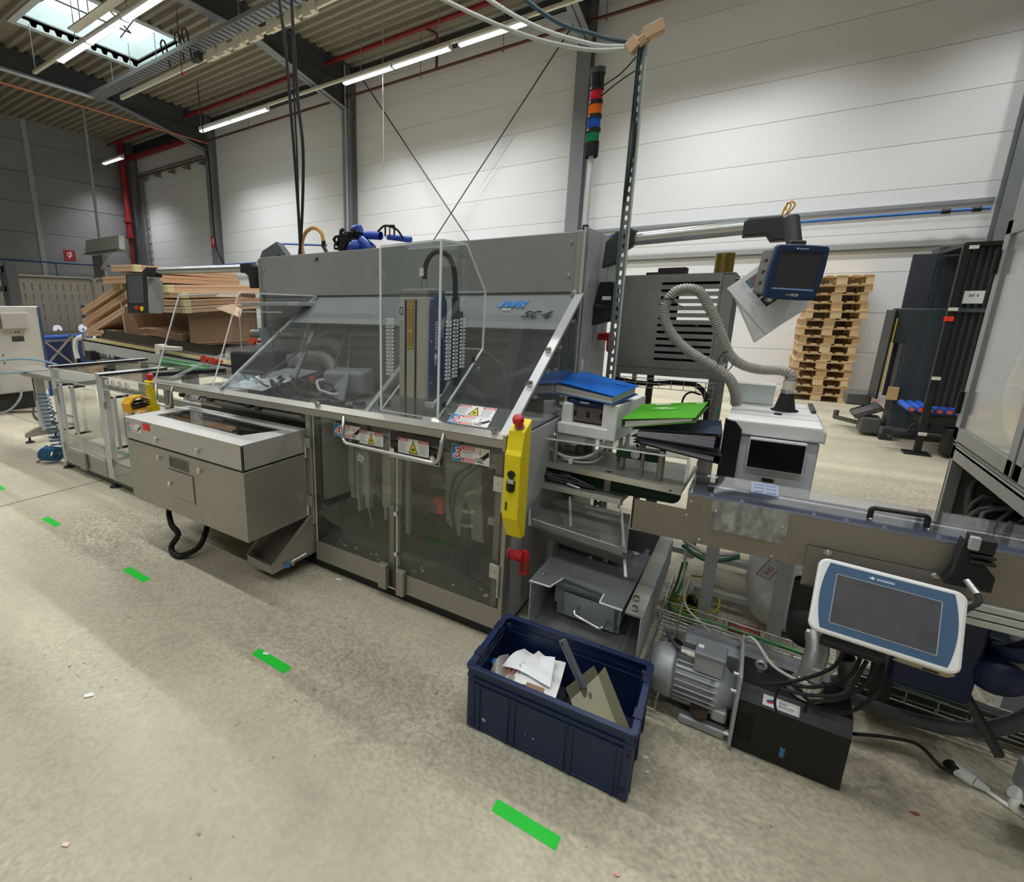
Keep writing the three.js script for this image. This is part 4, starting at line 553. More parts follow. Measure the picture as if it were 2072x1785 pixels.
{ // clear chute and bins below it
  const t = thing('reject_chute', 'steel and clear plastic chute hanging under the outlet conveyor', 'chute', [-0.66, 0.5, -2.5]);
  const a = [-0.93, 0.665, -2.55], b = [-0.455, 0.665, -2.52], c = [-0.365, 0.585, -2.2], d = [-0.80, 0.605, -2.25];
  obj('pane', plate([a, b, c, d], 0.005), M.door, t); obj('floor', plate([[-0.93, 0.55, -2.75], [-0.44, 0.55, -2.72], [-0.36, 0.54, -2.24], [-0.80, 0.56, -2.28]], 0.004), M.tray, t);
  obj('lip', plate([[-0.80, 0.605, -2.245], [-0.385, 0.592, -2.205], [-0.37, 0.54, -2.235], [-0.80, 0.555, -2.275]], 0.005), M.paintLight, t); obj('front', plate([[-0.82, 0.56, -2.265], [-0.37, 0.545, -2.23], [-0.37, 0.47, -2.3], [-0.82, 0.48, -2.33]], 0.005), M.tray, t);
  obj('end_plate', plate([[-0.455, 0.67, -2.51], [-0.345, 0.47, -2.18], [-0.375, 0.47, -2.24], [-0.455, 0.55, -2.7], [-0.45, 0.66, -2.75]], 0.005), M.steelDark, t);
  obj('edge', bar([-0.452, 0.67, -2.505], [-0.343, 0.475, -2.175], 0.012, 0.008), M.steelBright, t);
  obj('rib', [bar([-0.70, 0.66, -2.5], [-0.62, 0.60, -2.27], 0.012, 0.008), bar([-0.93, 0.68, -2.53], [-0.82, 0.55, -2.27], 0.012, 0.008)], M.steel, t);
  const w = thing('waste_box', 'open grey sheet-metal box on the floor with clear lid, behind the blue crate', 'box', [-0.47, 0, -2.4]);
  for (const x of [-0.24, -0.695]) obj('side', plate([[x, 0.17, -1.985], [x, 0.42, -1.985], [x, 0.42, -2.84], [x, 0.28, -2.84]], 0.005), M.sidePaint, w); for (const [x, z, y] of [[-0.27, -2.0, 0.17], [-0.67, -2.0, 0.17], [-0.30, -2.8, 0.28], [-0.67, -2.8, 0.28]]) obj('leg', span(x - 0.012, x + 0.012, 0, y, z - 0.012, z + 0.012), M.steelDark, w); obj('back', span(-0.70, -0.24, 0.28, 0.42, -2.845, -2.84), M.tray, w); obj('floor', plate([[-0.695, 0.17, -1.99], [-0.245, 0.17, -1.99], [-0.245, 0.28, -2.84], [-0.695, 0.28, -2.84]], 0.004), M.tray, w);
  obj('rim', span(-0.30, -0.24, 0.416, 0.424, -2.84, -1.985), M.steel, w); obj('rim', span(-0.705, -0.685, 0.416, 0.422, -2.84, -1.985), M.steel, w);
  obj('lid', slab([[-0.70, 1.985], [-0.61, 1.985], [-0.585, 2.09], [-0.40, 2.06], [-0.40, 1.99], [-0.31, 1.985], [-0.30, 2.55], [-0.70, 2.55]], 0.006).rotateX(-Math.PI / 2).translate(0, 0.424, 0), phy('#c9cccc', 0.04, { transmission: 0.82, thickness: 0 }), w);
  obj('edge', [bar([-0.70, 0.427, -1.985], [-0.61, 0.427, -1.985], 0.006), bar([-0.40, 0.427, -1.987], [-0.31, 0.427, -1.985], 0.006), bar([-0.61, 0.427, -1.985], [-0.585, 0.427, -2.09], 0.006), bar([-0.40, 0.427, -2.06], [-0.40, 0.427, -1.99], 0.006)], M.edge, w);
  for (const [x, z] of [[-0.66, -2.06], [-0.27, -2.02], [-0.28, -2.1], [-0.36, -2.5]]) obj('screw', screwHead(x, 0.43, z, 0.012, [0, 1, 0]), M.chrome, w);
  const g = thing('storage_bin', 'grey plastic bin with wire handle standing in the waste box under its clear lid', 'bin', [-0.48, 0.1, -2.4]);
  obj('body', [plate([[-0.62, 0.205, -2.16], [-0.34, 0.205, -2.16], [-0.34, 0.38, -2.12], [-0.62, 0.38, -2.14]], 0.006), span(-0.63, -0.62, 0.27, 0.39, -2.65, -2.14), span(-0.345, -0.335, 0.27, 0.39, -2.65, -2.12), span(-0.62, -0.34, 0.27, 0.28, -2.65, -2.17)], std('#a7adb4', 0.5), g);
  obj('rim', [span(-0.65, -0.32, 0.375, 0.395, -2.16, -2.10, 0.004), span(-0.65, -0.62, 0.375, 0.395, -2.7, -2.1, 0.004), span(-0.345, -0.32, 0.375, 0.395, -2.7, -2.1, 0.004)], std('#7f858c', 0.5), g);
  obj('panel', plate([[-0.58, 0.22, -2.145], [-0.36, 0.21, -2.145], [-0.36, 0.34, -2.11], [-0.58, 0.35, -2.12]], 0.006), std('#b1bac1', 0.5), g);
  obj('handle', pipe([[-0.52, 0.295, -2.12], [-0.52, 0.30, -2.08], [-0.515, 0.285, -2.06], [-0.40, 0.265, -2.05], [-0.39, 0.275, -2.07], [-0.385, 0.28, -2.11]], 0.007, 0.02), M.steelBright, g);
  for (const [x, y, z] of [[-0.55, 0.40, -2.35], [-0.48, 0.402, -2.36]]) single('paper_scrap', x < -0.5 ? 'small white paper scrap on the clear lid of the waste box, left one' : 'small cream paper scrap on the clear lid of the waste box, right one', 'scrap', [plate([[x, 0.432, z], [x + 0.025, 0.432, z + 0.01], [x + 0.018, 0.437, z - 0.012]], 0.002)], M.paper);
}
{ // things on the clear table
  const f = thing('foam_packing', 'white foam packing cradle on the clear table, under the blue binder', 'packaging', [-0.68, 0.95, -2.83]);
  obj('base', [rbox(0.27, 0.06, 0.40, 0.008, -0.69, 0.981, -2.85, 0, -0.12)], M.foam, f);
  for (const [w, h, d, x, y, z] of [[0.055, 0.165, 0.06, -0.805, 1.035, -2.715], [0.075, 0.19, 0.44, -0.55, 1.045, -2.86]]) obj('corner_block', rbox(w, h, d, 0.008, x, y, z, 0, -0.12), M.foam, f);
  obj('corner_block', [rbox(0.13, 0.045, 0.07, 0.012, -0.87, 1.02, -2.86, 0, -0.12, -0.5)], M.foam, f);
  obj('corner_block', rbox(0.06, 0.16, 0.07, 0.008, -0.84, 1.03, -3.02, 0, -0.12), M.foam, f);
  const m = thing('packed_terminal', 'dark blue and brown screen unit lying in the white foam cradle', 'screen', [-0.68, 1.012, -2.85], -0.12);
  obj('back_shell', rbox(0.2, 0.09, 0.3, 0.015, 0, 0.05, 0), std('#6a6058', 0.5), m, true); obj('front_bezel', rbox(0.225, 0.035, 0.32, 0.015, 0, 0.112, 0), M.navy, m, true);
  for (const x of [-0.07, 0, 0.07]) obj('vent_notch', rbox(0.016, 0.03, 0.01, 0.002, x, 0.05, 0.148), M.black, m, true); obj('badge', box(0.05, 0.008, 0.002, -0.02, 0.115, 0.161), M.white, m, true);
  // blue binder
  const ba = [-0.915, 1.222, -2.75], bb = [-0.83, 1.255, -3.0], bc = [-0.49, 1.222, -2.85], bd = [-0.558, 1.182, -2.62];
  const binder = (name, label, P, B, coverMat, spineMat, prints) => { // P cover corners (front-left, back-left, back-right, front-right), B same for the lower cover
    const c = P.reduce((s, p) => [s[0] + p[0] / 4, 0, s[2] + p[2] / 4], [0, 0, 0]); const t = thing(name, label, 'binder', [c[0], Math.min(...B.map(p => p[1])), c[2]]);
    obj('cover', plate(P, 0.003), coverMat, t); obj('back_cover', plate(B, 0.003), spineMat, t); return t;
  };
  const low = (P, d, s = 0) => P.map((p, i) => [p[0], p[1] - d - (s && (i > 1) ? s : 0), p[2]]);
  const P1 = [ba, bb, bc, bd], t1 = binder('ring_binder', 'bright blue ring binder with thick paper, lying on top of the foam packing', P1, low(P1, 0.068, -0.025), std('#0f6fd6', 0.25), std('#2a5f9e', 0.5));
  obj('spine', plate([ba, bb, low([bb], 0.068)[0], low([ba], 0.068)[0]], 0.003), std('#b9c0c6', 0.4), t1);
  const stack = (P, B, n, mat, parent, inset = 0.05, dy = 0) => { for (let k = 0; k < n; k++) { const u = (k + 0.6) / (n + 0.4) * 0.86; const Q = P.map((p, i) => { const q = B[i], c = [0, 2].map(a => (P[0][a] + P[1][a] + P[2][a] + P[3][a]) / 4); const s = 1 - inset - 0.02 * hash2(k, i, 3); return [c[0] + (p[0] - c[0]) * s, q[1] + (p[1] - q[1]) * u + dy, c[1] + (p[2] - c[1]) * s]; }); obj('paper', plate(Q, 0.0045), mat(k), parent); } };
  const pw = [std('#e9e8e3', 0.9), std('#d9d8d2', 0.9), std('#d8c79e', 0.9), std('#cfcdd6', 0.9)];
  stack(P1.map((p, i) => [p[0], p[1] - (i < 2 ? 0.012 : 0.004), p[2]]), low(P1, 0.065, -0.025), 8, k => pw[k % 3 === 0 ? 1 : k === 4 ? 2 : 0], t1, 0.08);
  obj('title', decal([-0.575, 1.2235, -2.825], [1, -0.1, 0.4], [-0.3, 0.1, -1], 0.07, 0.012), printMat(canvasTex(256, 44, (g, w, h) => { g.fillStyle = '#0f6fd6'; g.fillRect(0, 0, w, h); g.fillStyle = '#dcebfb'; g.font = 'italic bold 34px sans-serif'; g.textBaseline = 'middle'; g.fillText('Maschinen', 6, h / 2); })), t1);
  // green binder
  const P2 = [[-0.508, 1.082, -2.6], [-0.457, 1.13, -2.81], [-0.165, 1.182, -2.756], [-0.194, 1.14, -2.544]], t2 = binder('ring_binder', 'light green ring binder with white lettering, leaning against the foam packing', P2, P2.map((p, i) => [p[0] + 0.004, p[1] - (i < 2 ? 0.042 : 0.02), p[2]]), std('#56b327', 0.3), std('#5d8f42', 0.5));
  obj('spine', plate([P2[0], P2[1], [P2[1][0], P2[1][1] - 0.042, P2[1][2]], [P2[0][0], P2[0][1] - 0.042, P2[0][2]]], 0.003), std('#5f9a43', 0.5), t2);
  stack(P2.map(p => [p[0], p[1] - 0.003, p[2]]), P2.map((p, i) => [p[0], p[1] - (i < 2 ? 0.038 : 0.018), p[2]]), 5, k => pw[0], t2, 0.07);
  const mid = (u, v) => [0, 1, 2].map(a => { const l = P2[0][a] + (P2[1][a] - P2[0][a]) * v, r = P2[3][a] + (P2[2][a] - P2[3][a]) * v; return l + (r - l) * u + (a === 1 ? 0.004 : 0); });
  const ux = [0.314, 0.058, 0.056], uz = [0.051, 0.048, -0.21];
  obj('title', decal(mid(0.45, 0.62), ux, uz, 0.13, 0.045), printMat(canvasTex(256, 88, (g, w, h) => { g.fillStyle = '#56b327'; g.fillRect(0, 0, w, h); g.fillStyle = '#f2f7ee'; g.font = 'italic bold 36px sans-serif'; g.textAlign = 'center'; g.fillText('GREEN', 96, 38); g.font = '36px sans-serif'; g.fillText('TELLING', 150, 72); })), t2);
  obj('title', decal(mid(0.36, 0.90), ux, uz, 0.07, 0.018), M.white, t2); obj('title', decal(mid(0.90, 0.9), ux, uz, 0.03, 0.016), std('#dfeed6', 0.6), t2);
  // navy binders
  const P3 = [[-0.46, 1.04, -2.6], [-0.40, 1.07, -2.8], [-0.105, 1.10, -2.76], [-0.085, 1.075, -2.56]], t3 = binder('ring_binder', 'dark navy lever-arch binder with its spine to the right, under the green binder', P3, P3.map((p, i) => [p[0], [1.003, 1.02, 1.03, 1.0][i], p[2]]), std('#27344f', 0.45), std('#1d2536', 0.5));
  obj('spine', plate([[-0.085, 1.085, -2.555], [-0.105, 1.105, -2.76], [-0.105, 1.02, -2.76], [-0.085, 0.995, -2.555]], 0.004), std('#31425f', 0.45), t3);
  stack(P3.map(p => [p[0], p[1] - 0.004, p[2]]), P3.map((p, i) => [p[0], [1.005, 1.02, 1.02, 1.0][i], p[2]]), 6, k => pw[3], t3, 0.12);
  obj('lever_arch', [tube([[-0.12, 1.01, -2.6], [-0.115, 1.06, -2.6], [-0.135, 1.075, -2.6], [-0.15, 1.05, -2.6]], 0.006, 16), rbox(0.03, 0.05, 0.05, 0.004, -0.115, 1.04, -2.62)], M.darkGrey, t3);
  const P4 = [[-0.44, 0.998, -2.56], [-0.40, 1.0, -2.78], [-0.10, 0.99, -2.74], [-0.075, 0.98, -2.54]], t4 = binder('ring_binder', 'black lever-arch binder at the bottom of the pile, hanging over the table end', P4, P4.map((p, i) => [p[0], [0.985, 0.985, 0.952, 0.945][i], p[2]]), std('#1d2027', 0.5), std('#17191d', 0.55));
  obj('spine', plate([[-0.075, 0.984, -2.535], [-0.10, 0.992, -2.74], [-0.10, 0.95, -2.74], [-0.075, 0.942, -2.535]], 0.004), std('#2a303b', 0.5), t4);
  stack(P4.map(p => [p[0], p[1] - 0.003, p[2]]), P4.map((p, i) => [p[0], [0.985, 0.985, 0.955, 0.948][i], p[2]]), 3, k => pw[3], t4, 0.14);
}
{ // stainless conveyor running off to the right
  const t = thing('guard_conveyor', 'long stainless conveyor trough with clear lid and black handle, leaving at the right edge', 'conveyor', [0.4, 0, -2.35]);
  const zf = -2.2, zb = -2.46, x0 = -0.155, x1 = 2.2, k = 0.03;
  const fy = x => 0.695 + Math.max(0, x) * 0.035;
  obj('front_panel', plate([[-0.345, 0.69, zf], [x1, 0.755, zf], [x1, 0.893, zf], [x0, 0.893, zf], [x0, 0.83, zf], [-0.345, 0.83, zf]], 0.004), std('#8f887b', 0.42, 0.5, { map: patch, bumpMap: brushed, bumpScale: 0.0004 }), t);
  obj('top_flange', [bar([x0, 0.894, zf - 0.01], [x1, 0.894, zf - 0.01], 0.02, 0.004)], M.steelBright, t);
  obj('back_panel', span(-0.15, x1, 0.70, 0.88, zb - 0.004, zb), M.steelDark, t); obj('belt', span(-0.15, x1, 0.84, 0.852, zb + 0.02, zf - 0.02), std('#4a5468', 0.5), t);
  obj('lid', [plate([[x0, 0.915, zf - 0.005], [x1, 0.915, zf - 0.005], [x1, 0.915, zb], [x0, 0.915, zb]], 0.006)], phy('#eceef3', 0.03, { transmission: 1, thickness: 0 }), t);
  obj('lid_front', plate([[x0, 0.893, zf], [x1, 0.893, zf], [x1, 0.915, zf - 0.003], [x0, 0.915, zf - 0.003]], 0.005), phy('#d9dce6', 0.05, { transmission: 0.95, thickness: 0 }), t);
  obj('lid_end', plate([[x0, 0.893, zf], [x0, 0.915, zf], [x0, 0.915, zb], [x0, 0.86, zb]], 0.005), M.clear, t);
  for (const z of [zb + 0.03, zf - 0.05]) obj('guide_rail', rod([-0.1, 0.872, z], [x1, 0.872, z], 0.006), M.steelBright, t);
  for (const x of [-0.08, 0.02, 0.24, 0.33, 0.43, 0.56]) obj('guide_stub', rod([x, 0.86, zf - 0.06], [x + 0.004, 0.89, zf - 0.07], 0.006), M.white, t);
  obj('lid_print', decal([-0.09, 0.9195, -2.42], [1, 0, 0.1], [0.1, 0, -1], 0.05, 0.04), std('#e9ebee', 0.6, 0, { transparent: true, alphaMap: canvasTex(96, 80, g => { g.clearRect(0, 0, 96, 80); g.strokeStyle = '#fff'; g.lineWidth = 7; g.beginPath(); g.arc(34, 28, 18, 0, 7); g.stroke(); g.beginPath(); g.moveTo(62, 8); g.lineTo(54, 56); g.moveTo(82, 8); g.lineTo(74, 56); g.moveTo(10, 66); g.lineTo(90, 66); g.stroke(); }) , alphaTest: 0.3 }), t);
  obj('blister_pad', [rbox(0.09, 0.006, 0.14, 0.003, 0.09, 0.922, -2.36), ...[0, 1, 2, 3, 4, 5].map(i => rbox(0.03, 0.008, 0.03, 0.003, 0.07 + (i % 2) * 0.04, 0.927, -2.40 + Math.floor(i / 2) * 0.045))], phy('#ccd5ea', 0.25, { transmission: 0.5, thickness: 0 }), t);
  const h = obj('handle', pipe([[0.385, 0.915, -2.24], [0.385, 0.955, -2.24], [0.525, 0.955, -2.25], [0.525, 0.918, -2.25]], 0.008, 0.012), M.black, t); for (const x of [0.385, 0.525]) obj('handle_screw', screwHead(x, 0.918, -2.22, 0.006, [0, 1, 0]), M.chrome, h);
  obj('cover_plate', plate([[-0.069, 0.893, zf + 0.004], [0.171, 0.9, zf + 0.004], [0.17, 0.772, zf + 0.004], [-0.072, 0.772, zf + 0.004]], 0.004), std('#b3b3af', 0.5, 0.2, { map: dataTex(128, (u, v) => 0.62 + 0.45 * (0.6 * vnoise(u * 16, v * 8, 16, 77, 8) + 0.4 * vnoise(u * 32, v * 16, 32, 78, 16)), 3) }), t);
  for (const [x, y] of [[-0.055, 0.85], [0.155, 0.84], [-0.095, 0.72], [0.14, 0.72], [-0.14, 0.87], [-0.15, 0.81]]) obj('rivet', screwHead(x, y, zf + 0.005, 0.005), M.steelBright, t);
  obj('seam', span(-0.112, -0.111, 0.695, 0.893, zf + 0.001, zf + 0.003), M.steelDark, t);
  for (const x of [-0.055, 0.238, 1.0]) { const l = obj('leg', [bar([x, 0, -2.79], [x, 0.72, -2.79], 0.055, 0.05, [0, 0, 1]), bar([x, 0.70, -2.79], [x, 0.70, -2.4], 0.05, 0.04)], M.alu, t); if (x < 0.5) obj('foot_plate', rbox(0.075, 0.012, 0.09, 0.002, x, 0.008, -2.78), M.steelBright, l); }
  obj('profile_rail', [0, 1, 2].map(i => rbox(0.5, 0.022, 0.03, 0.003, 0.72, 0.655 + i * 0.027, -2.2)), M.alu, t);
  obj('mount_plate', plate([[0.235, 0.79, zf + 0.012], [0.62, 0.79, zf + 0.012], [0.64, 0.72, zf + 0.012], [0.62, 0.60, zf + 0.012], [0.235, 0.60, zf + 0.012]], 0.005), M.steelDark, t);
  for (const x of [0.29, 0.555]) obj('mount_screw', screwHead(x, 0.785, zf + 0.016, 0.011), M.chrome, t);
  const s = thing('photo_sensor', 'black photo sensor with grey cable clamped to the conveyor edge, right of the control panel', 'sensor', [0.6, 0.8, -2.13]);
  obj('clamp', [slab([[-0.05, -0.05], [0.05, -0.05], [0.05, 0.0], [0.0, 0.06], [-0.03, 0.10], [-0.035, 0.0]], 0.05).translate(0.615, 0.835, -2.18)], M.blackMatt, s); obj('head', [rbox(0.05, 0.045, 0.07, 0.005, 0.625, 0.925, -2.16), rbox(0.055, 0.01, 0.06, 0.003, 0.627, 0.895, -2.15), rbox(0.055, 0.01, 0.06, 0.003, 0.63, 0.875, -2.15)], M.black, s); obj('face', rbox(0.022, 0.04, 0.02, 0.003, 0.603, 0.933, -2.125), M.paintLight, s);
  obj('plug', [rod([0.61, 0.81, -2.13], [0.63, 0.785, -2.10], 0.01)], M.steelBright, s); obj('cable', tube([[0.63, 0.785, -2.10], [0.635, 0.765, -2.09], [0.615, 0.72, -2.10], [0.60, 0.62, -2.14], [0.60, 0.5, -2.2]], 0.008, 30), M.darkGrey, s);
}
{ // control panel on the conveyor
  const t = thing('control_panel', 'white operator panel with blue surround and dark screen, tilted on the conveyor front', 'control panel', [0.43, 0.58, -2.03]);
  // local frame: origin at the centre of the face
  const ux = V(0.333, -0.008, 0.018).normalize(), uy0 = V(0.01, 0.80, -0.58); const n = new THREE.Vector3().crossVectors(ux, uy0).normalize(), uy = new THREE.Vector3().crossVectors(n, ux);
  const F = g => { const list = Array.isArray(g) ? g.flat(3) : [g]; for (const q of list) q.applyMatrix4(new THREE.Matrix4().makeBasis(ux, uy, n).setPosition(V(0.425, 0.70, -2.0))); return list; };
  const w = 0.172, h = 0.122;
  obj('case', F([slab(rrect(-w + 0.012, w - 0.012, -h + 0.012, h - 0.012, 0.03), 0.075, [], 0.01).translate(0, 0, -0.095)]), std('#aaa69b', 0.5, 0.2), t);
  obj('bezel', F([slab(rrect(-w, w, -h, h, 0.028, 8), 0.026, [], 0.008).translate(0, 0, -0.02)]), M.white, t);
  const bl = []; for (let k = 0; k <= 12; k++) { const a = -1 + k / 6; bl.push([0.143 + 0.014 * (1 - a * a), a * 0.108]); } for (let k = 0; k <= 12; k++) { const a = 1 - k / 6; bl.push([-0.143 - 0.014 * (1 - a * a), a * 0.108]); }
  const blue = obj('surround', F([slab(bl, 0.002).translate(0, 0, 0.0055)]), std('#38597a', 0.5), t);
  obj('screen', F([slab(rrect(-0.122, 0.118, -0.083, 0.075, 0.003, 2), 0.001).translate(0, 0, 0.0076)]), std('#4a4a50', 0.5, 0, { map: dataTex(256, (u, v) => { const s = vnoise(u * 40, v * 40, 64, 50); return 0.8 + 0.15 * vnoise(u * 6, v * 6, 16, 51) + (s > 0.94 ? 0.6 : 0); }, 4) }), t);
  obj('screen_line', F([slab(rrect(-0.124, 0.12, -0.085, 0.077, 0.004, 2), 0.0012, [rrect(-0.122, 0.118, -0.083, 0.075, 0.003, 2)]).translate(0, 0, 0.0078)]), M.paintLight, t);
  obj('lettering', F([(() => { const d = decal([-0.012, 0.092, 0.0082], [1, 0, 0], [0, 1, 0], 0.075, 0.0125); return d; })()]), printMat(canvasTex(384, 64, (g, w2, h2) => { g.fillStyle = '#38597a'; g.fillRect(0, 0, w2, h2); g.fillStyle = '#dfe7ef'; g.font = 'bold 50px sans-serif'; g.textBaseline = 'middle'; g.fillText('DOMINO', 110, h2 / 2 + 3); g.beginPath(); g.moveTo(60, 4); g.lineTo(92, 32); g.lineTo(60, 60); g.lineTo(28, 32); g.fill(); g.fillRect(10, 26, 40, 5); g.fillRect(20, 38, 30, 5); })), blue);
  obj('connector_bar', F([rbox(0.15, 0.03, 0.07, 0.006, -0.055, -h - 0.012, -0.05)]), M.blackMatt, t);
  obj('bottom_plate', F([rbox(0.12, 0.006, 0.07, 0.002, 0.105, -h + 0.002, -0.05)]), std('#b9a988', 0.5, 0.2), t); obj('port', F([rbox(0.035, 0.006, 0.014, 0.003, 0.12, -h - 0.002, -0.04)]), M.black, t);
  for (const x of [-0.165, -0.10, 0.0]) obj('clip', F([rbox(0.012, 0.012, 0.02, 0.003, x, -h - 0.005, -0.03)]), M.steelBright, t);
  const P0 = (x, y, z) => V(0.425, 0.70, -2.0).addScaledVector(ux, x).addScaledVector(uy, y).addScaledVector(n, z);
  const cab = [[[0.36, 0.545, -2.0], [0.34, 0.46, -2.0], [0.27, 0.40, -1.97], [0.19, 0.37, -1.93], [0.13, 0.33, -1.95]], [[0.40, 0.54, -2.0], [0.38, 0.45, -1.99], [0.30, 0.39, -1.96], [0.22, 0.375, -1.95], [0.18, 0.36, -1.98]], [[0.43, 0.535, -2.0], [0.42, 0.46, -1.97], [0.36, 0.38, -1.95], [0.30, 0.34, -1.95], [0.29, 0.28, -1.97]], [[0.45, 0.53, -2.0], [0.45, 0.45, -1.97], [0.40, 0.35, -1.96], [0.33, 0.29, -2.0], [0.26, 0.31, -2.05]], [[0.41, 0.53, -1.98], [0.37, 0.42, -1.94], [0.29, 0.375, -1.93], [0.21, 0.36, -1.93]]];
  for (const c of cab) obj('cable', tube(c, 0.006, 36), M.rubber, t);
  obj('cable', tube([[0.345, 0.55, -2.02], [0.35, 0.47, -2.02], [0.335, 0.42, -2.02], [0.30, 0.40, -2.05]], 0.007, 24), std('#b5b2a5', 0.5), t);
  const dr = tube([[0.21, 0.36, -1.94], [0.205, 0.30, -1.92], [0.245, 0.20, -1.93], [0.25, 0.13, -1.93]], 0.004, 24); obj('loose_lead', dr, M.rubber, t); obj('lead_plug', [rod([0.25, 0.14, -1.93], [0.25, 0.105, -1.93], 0.007)], std('#3a6f97', 0.4), t);
}
{ // vacuum pump on the floor
  const t = thing('vacuum_pump', 'black vacuum pump with silver finned electric motor on the floor beside the blue crate', 'pump', [0.2, 0, -2.15]);
  const pr = [[-2.0, 0.01], [-2.0, 0.215], [-2.035, 0.272], [-2.12, 0.285], [-2.18, 0.285], [-2.18, 0.01]];
  const zy = (P, x0, x1, b = 0) => slab(P, x1 - x0, [], b).applyMatrix4(new THREE.Matrix4().makeBasis(V(0, 0, 1), V(0, 1, 0), V(-1, 0, 0))).translate(x1, 0, 0);
  obj('housing', zy(pr, 0.112, 0.425, 0.003), M.pump, t);
  obj('chamfer_band', plate([[0.113, 0.218, -1.9985], [0.424, 0.218, -1.9985], [0.424, 0.270, -2.0315], [0.113, 0.270, -2.0315]], 0.003), std('#43464a', 0.55, 0.1), t);
  obj('maker_label', decal([0.232, 0.243, -2.0115], [1, 0, 0], [0, 0.85, -0.52], 0.105, 0.036), printMat(canvasTex(256, 88, (g, w, h) => { g.fillStyle = '#f0f0f0'; g.fillRect(0, 0, w, h); g.fillStyle = '#3c4c86'; g.beginPath(); g.ellipse(52, 40, 34, 9, -0.35, 0, 7); g.fill(); g.fillStyle = '#c8323f'; g.beginPath(); g.ellipse(62, 50, 34, 9, -0.35, 0, 7); g.fill(); g.fillStyle = '#222'; g.font = 'bold 24px sans-serif'; g.fillText('Elmo', 112, 38); g.fillText('Rietschle', 112, 62); g.fillStyle = '#888'; g.fillRect(112, 70, 100, 4); })), t);
  for (let k = 0; k < 6; k++) obj('vent', rbox(0.004, 0.012, 0.05, 0.001, 0.14 + 0.0 * k, 0.06 + k * 0.02, -1.999, 0, Math.PI / 2), std('#0d0d0d', 0.8), t);
  obj('flange_plate', rbox(0.012, 0.31, 0.3, 0.004, 0.105, 0.165, -2.13), M.castGrey, t);
  for (const [y, z] of [[0.3, -2.02], [0.24, -2.0], [0.05, -2.0], [0.02, -2.05]]) obj('bolt', cyl(0.008, 0.02, 0.092, y, z, 0, 0, Math.PI / 2, 8), M.steelBright, t);
  const cy = 0.148, cz = -2.12;
  obj('fan_cover', lathe([[0, 0], [0.05, 0.002], [0.088, 0.014], [0.104, 0.04], [0.107, 0.085], [0.107, 0.1], [0, 0.1]], 32).rotateZ(-Math.PI / 2).translate(-0.205, cy, cz), M.castGrey, t);
  const mb = obj('motor_body', cyl(0.088, 0.16, -0.025, cy, cz, 0, 0, Math.PI / 2, 32), M.castGrey, t);
  for (let k = 0; k < 26; k++) { const a = k / 26 * Math.PI * 2 + 0.1; obj('fin', rbox(0.145, 0.026, 0.005, 0.002, -0.03, cy + Math.sin(a) * 0.093, cz + Math.cos(a) * 0.093, a * -1 + Math.PI / 2 + Math.PI / 2 * 0 , 0, 0).translate(0, 0, 0), M.castGrey, mb); }
  obj('end_bell', [lathe([[0, 0], [0.1, 0], [0.1, 0.03], [0.07, 0.06], [0.06, 0.09], [0, 0.09]], 28).rotateZ(-Math.PI / 2).translate(0.02, cy, cz), rbox(0.05, 0.05, 0.2, 0.01, 0.06, 0.09, cz)], M.castGrey, t);
  const jb = obj('terminal_box', rbox(0.1, 0.075, 0.1, 0.008, 0.005, 0.265, -2.1), M.castGrey, t); obj('terminal_lid', rbox(0.105, 0.02, 0.105, 0.006, 0.005, 0.305, -2.1), std('#84878a', 0.5, 0.2), jb); obj('sticker', box(0.018, 0.001, 0.022, -0.03, 0.3155, -2.1), M.white, jb); obj('cable_gland', [cyl(0.011, 0.03, -0.058, 0.27, -2.09, 0, 0, 1.57), cyl(0.008, 0.03, -0.08, 0.272, -2.09, 0, 0, 1.57)], std('#d9d8c8', 0.5), jb);
  obj('motor_lead', tube([[-0.09, 0.272, -2.09], [-0.12, 0.275, -2.11], [-0.15, 0.28, -2.16], [-0.16, 0.25, -2.22]], 0.008, 20), M.darkGrey, t);
  obj('rust_plate', place(new THREE.CylinderGeometry(0.036, 0.036, 0.006, 6), -0.005, 0.085, -2.025, Math.PI / 2 - 0.4, 0, 0.3), std('#3b2d20', 0.9), t);
  for (const z of [-2.035, -2.2]) obj('foot', rbox(0.16, 0.035, 0.04, 0.008, 0.01, 0.02, z), M.castGrey, t);
  const rc = obj('rear_cover', [rbox(0.49, 0.15, 0.135, 0.01, 0.15, 0.178, -2.27)], std('#7b7d81', 0.5, 0.15), t); obj('warning_sticker', decal([0.20, 0.2545, -2.25], [1, 0, 0.1], [0, 0.0, -1], 0.036, 0.034), printMat(canvasTex(64, 56, g => { g.fillStyle = '#7b7d81'; g.fillRect(0, 0, 64, 56); g.fillStyle = '#d9961e'; g.beginPath(); g.moveTo(2, 4); g.lineTo(62, 4); g.lineTo(32, 54); g.fill(); g.fillStyle = '#5a3a10'; g.fillRect(20, 14, 24, 12); })), rc);
  obj('cover_foot', rbox(0.04, 0.025, 0.02, 0.004, -0.06, 0.15, -2.197), M.castGrey, t); obj('cover_screw', screwHead(-0.075, 0.252, -2.30, 0.006, [0, 1, 0]), M.chrome, rc); obj('eye_bolt', [new THREE.TorusGeometry(0.016, 0.006, 8, 20).translate(0.165, 0.305, -2.12), cyl(0.014, 0.02, 0.165, 0.288, -2.12)], M.steelBright, t);
  const np = obj('suction_nozzle', lathe([[0.054, 0], [0.056, 0.012], [0.044, 0.016], [0.049, 0.026], [0.042, 0.034], [0.046, 0.046], [0.037, 0.054], [0.035, 0.075], [0, 0.075]], 24).translate(0.298, 0.279, -2.085), M.steelBright, t);
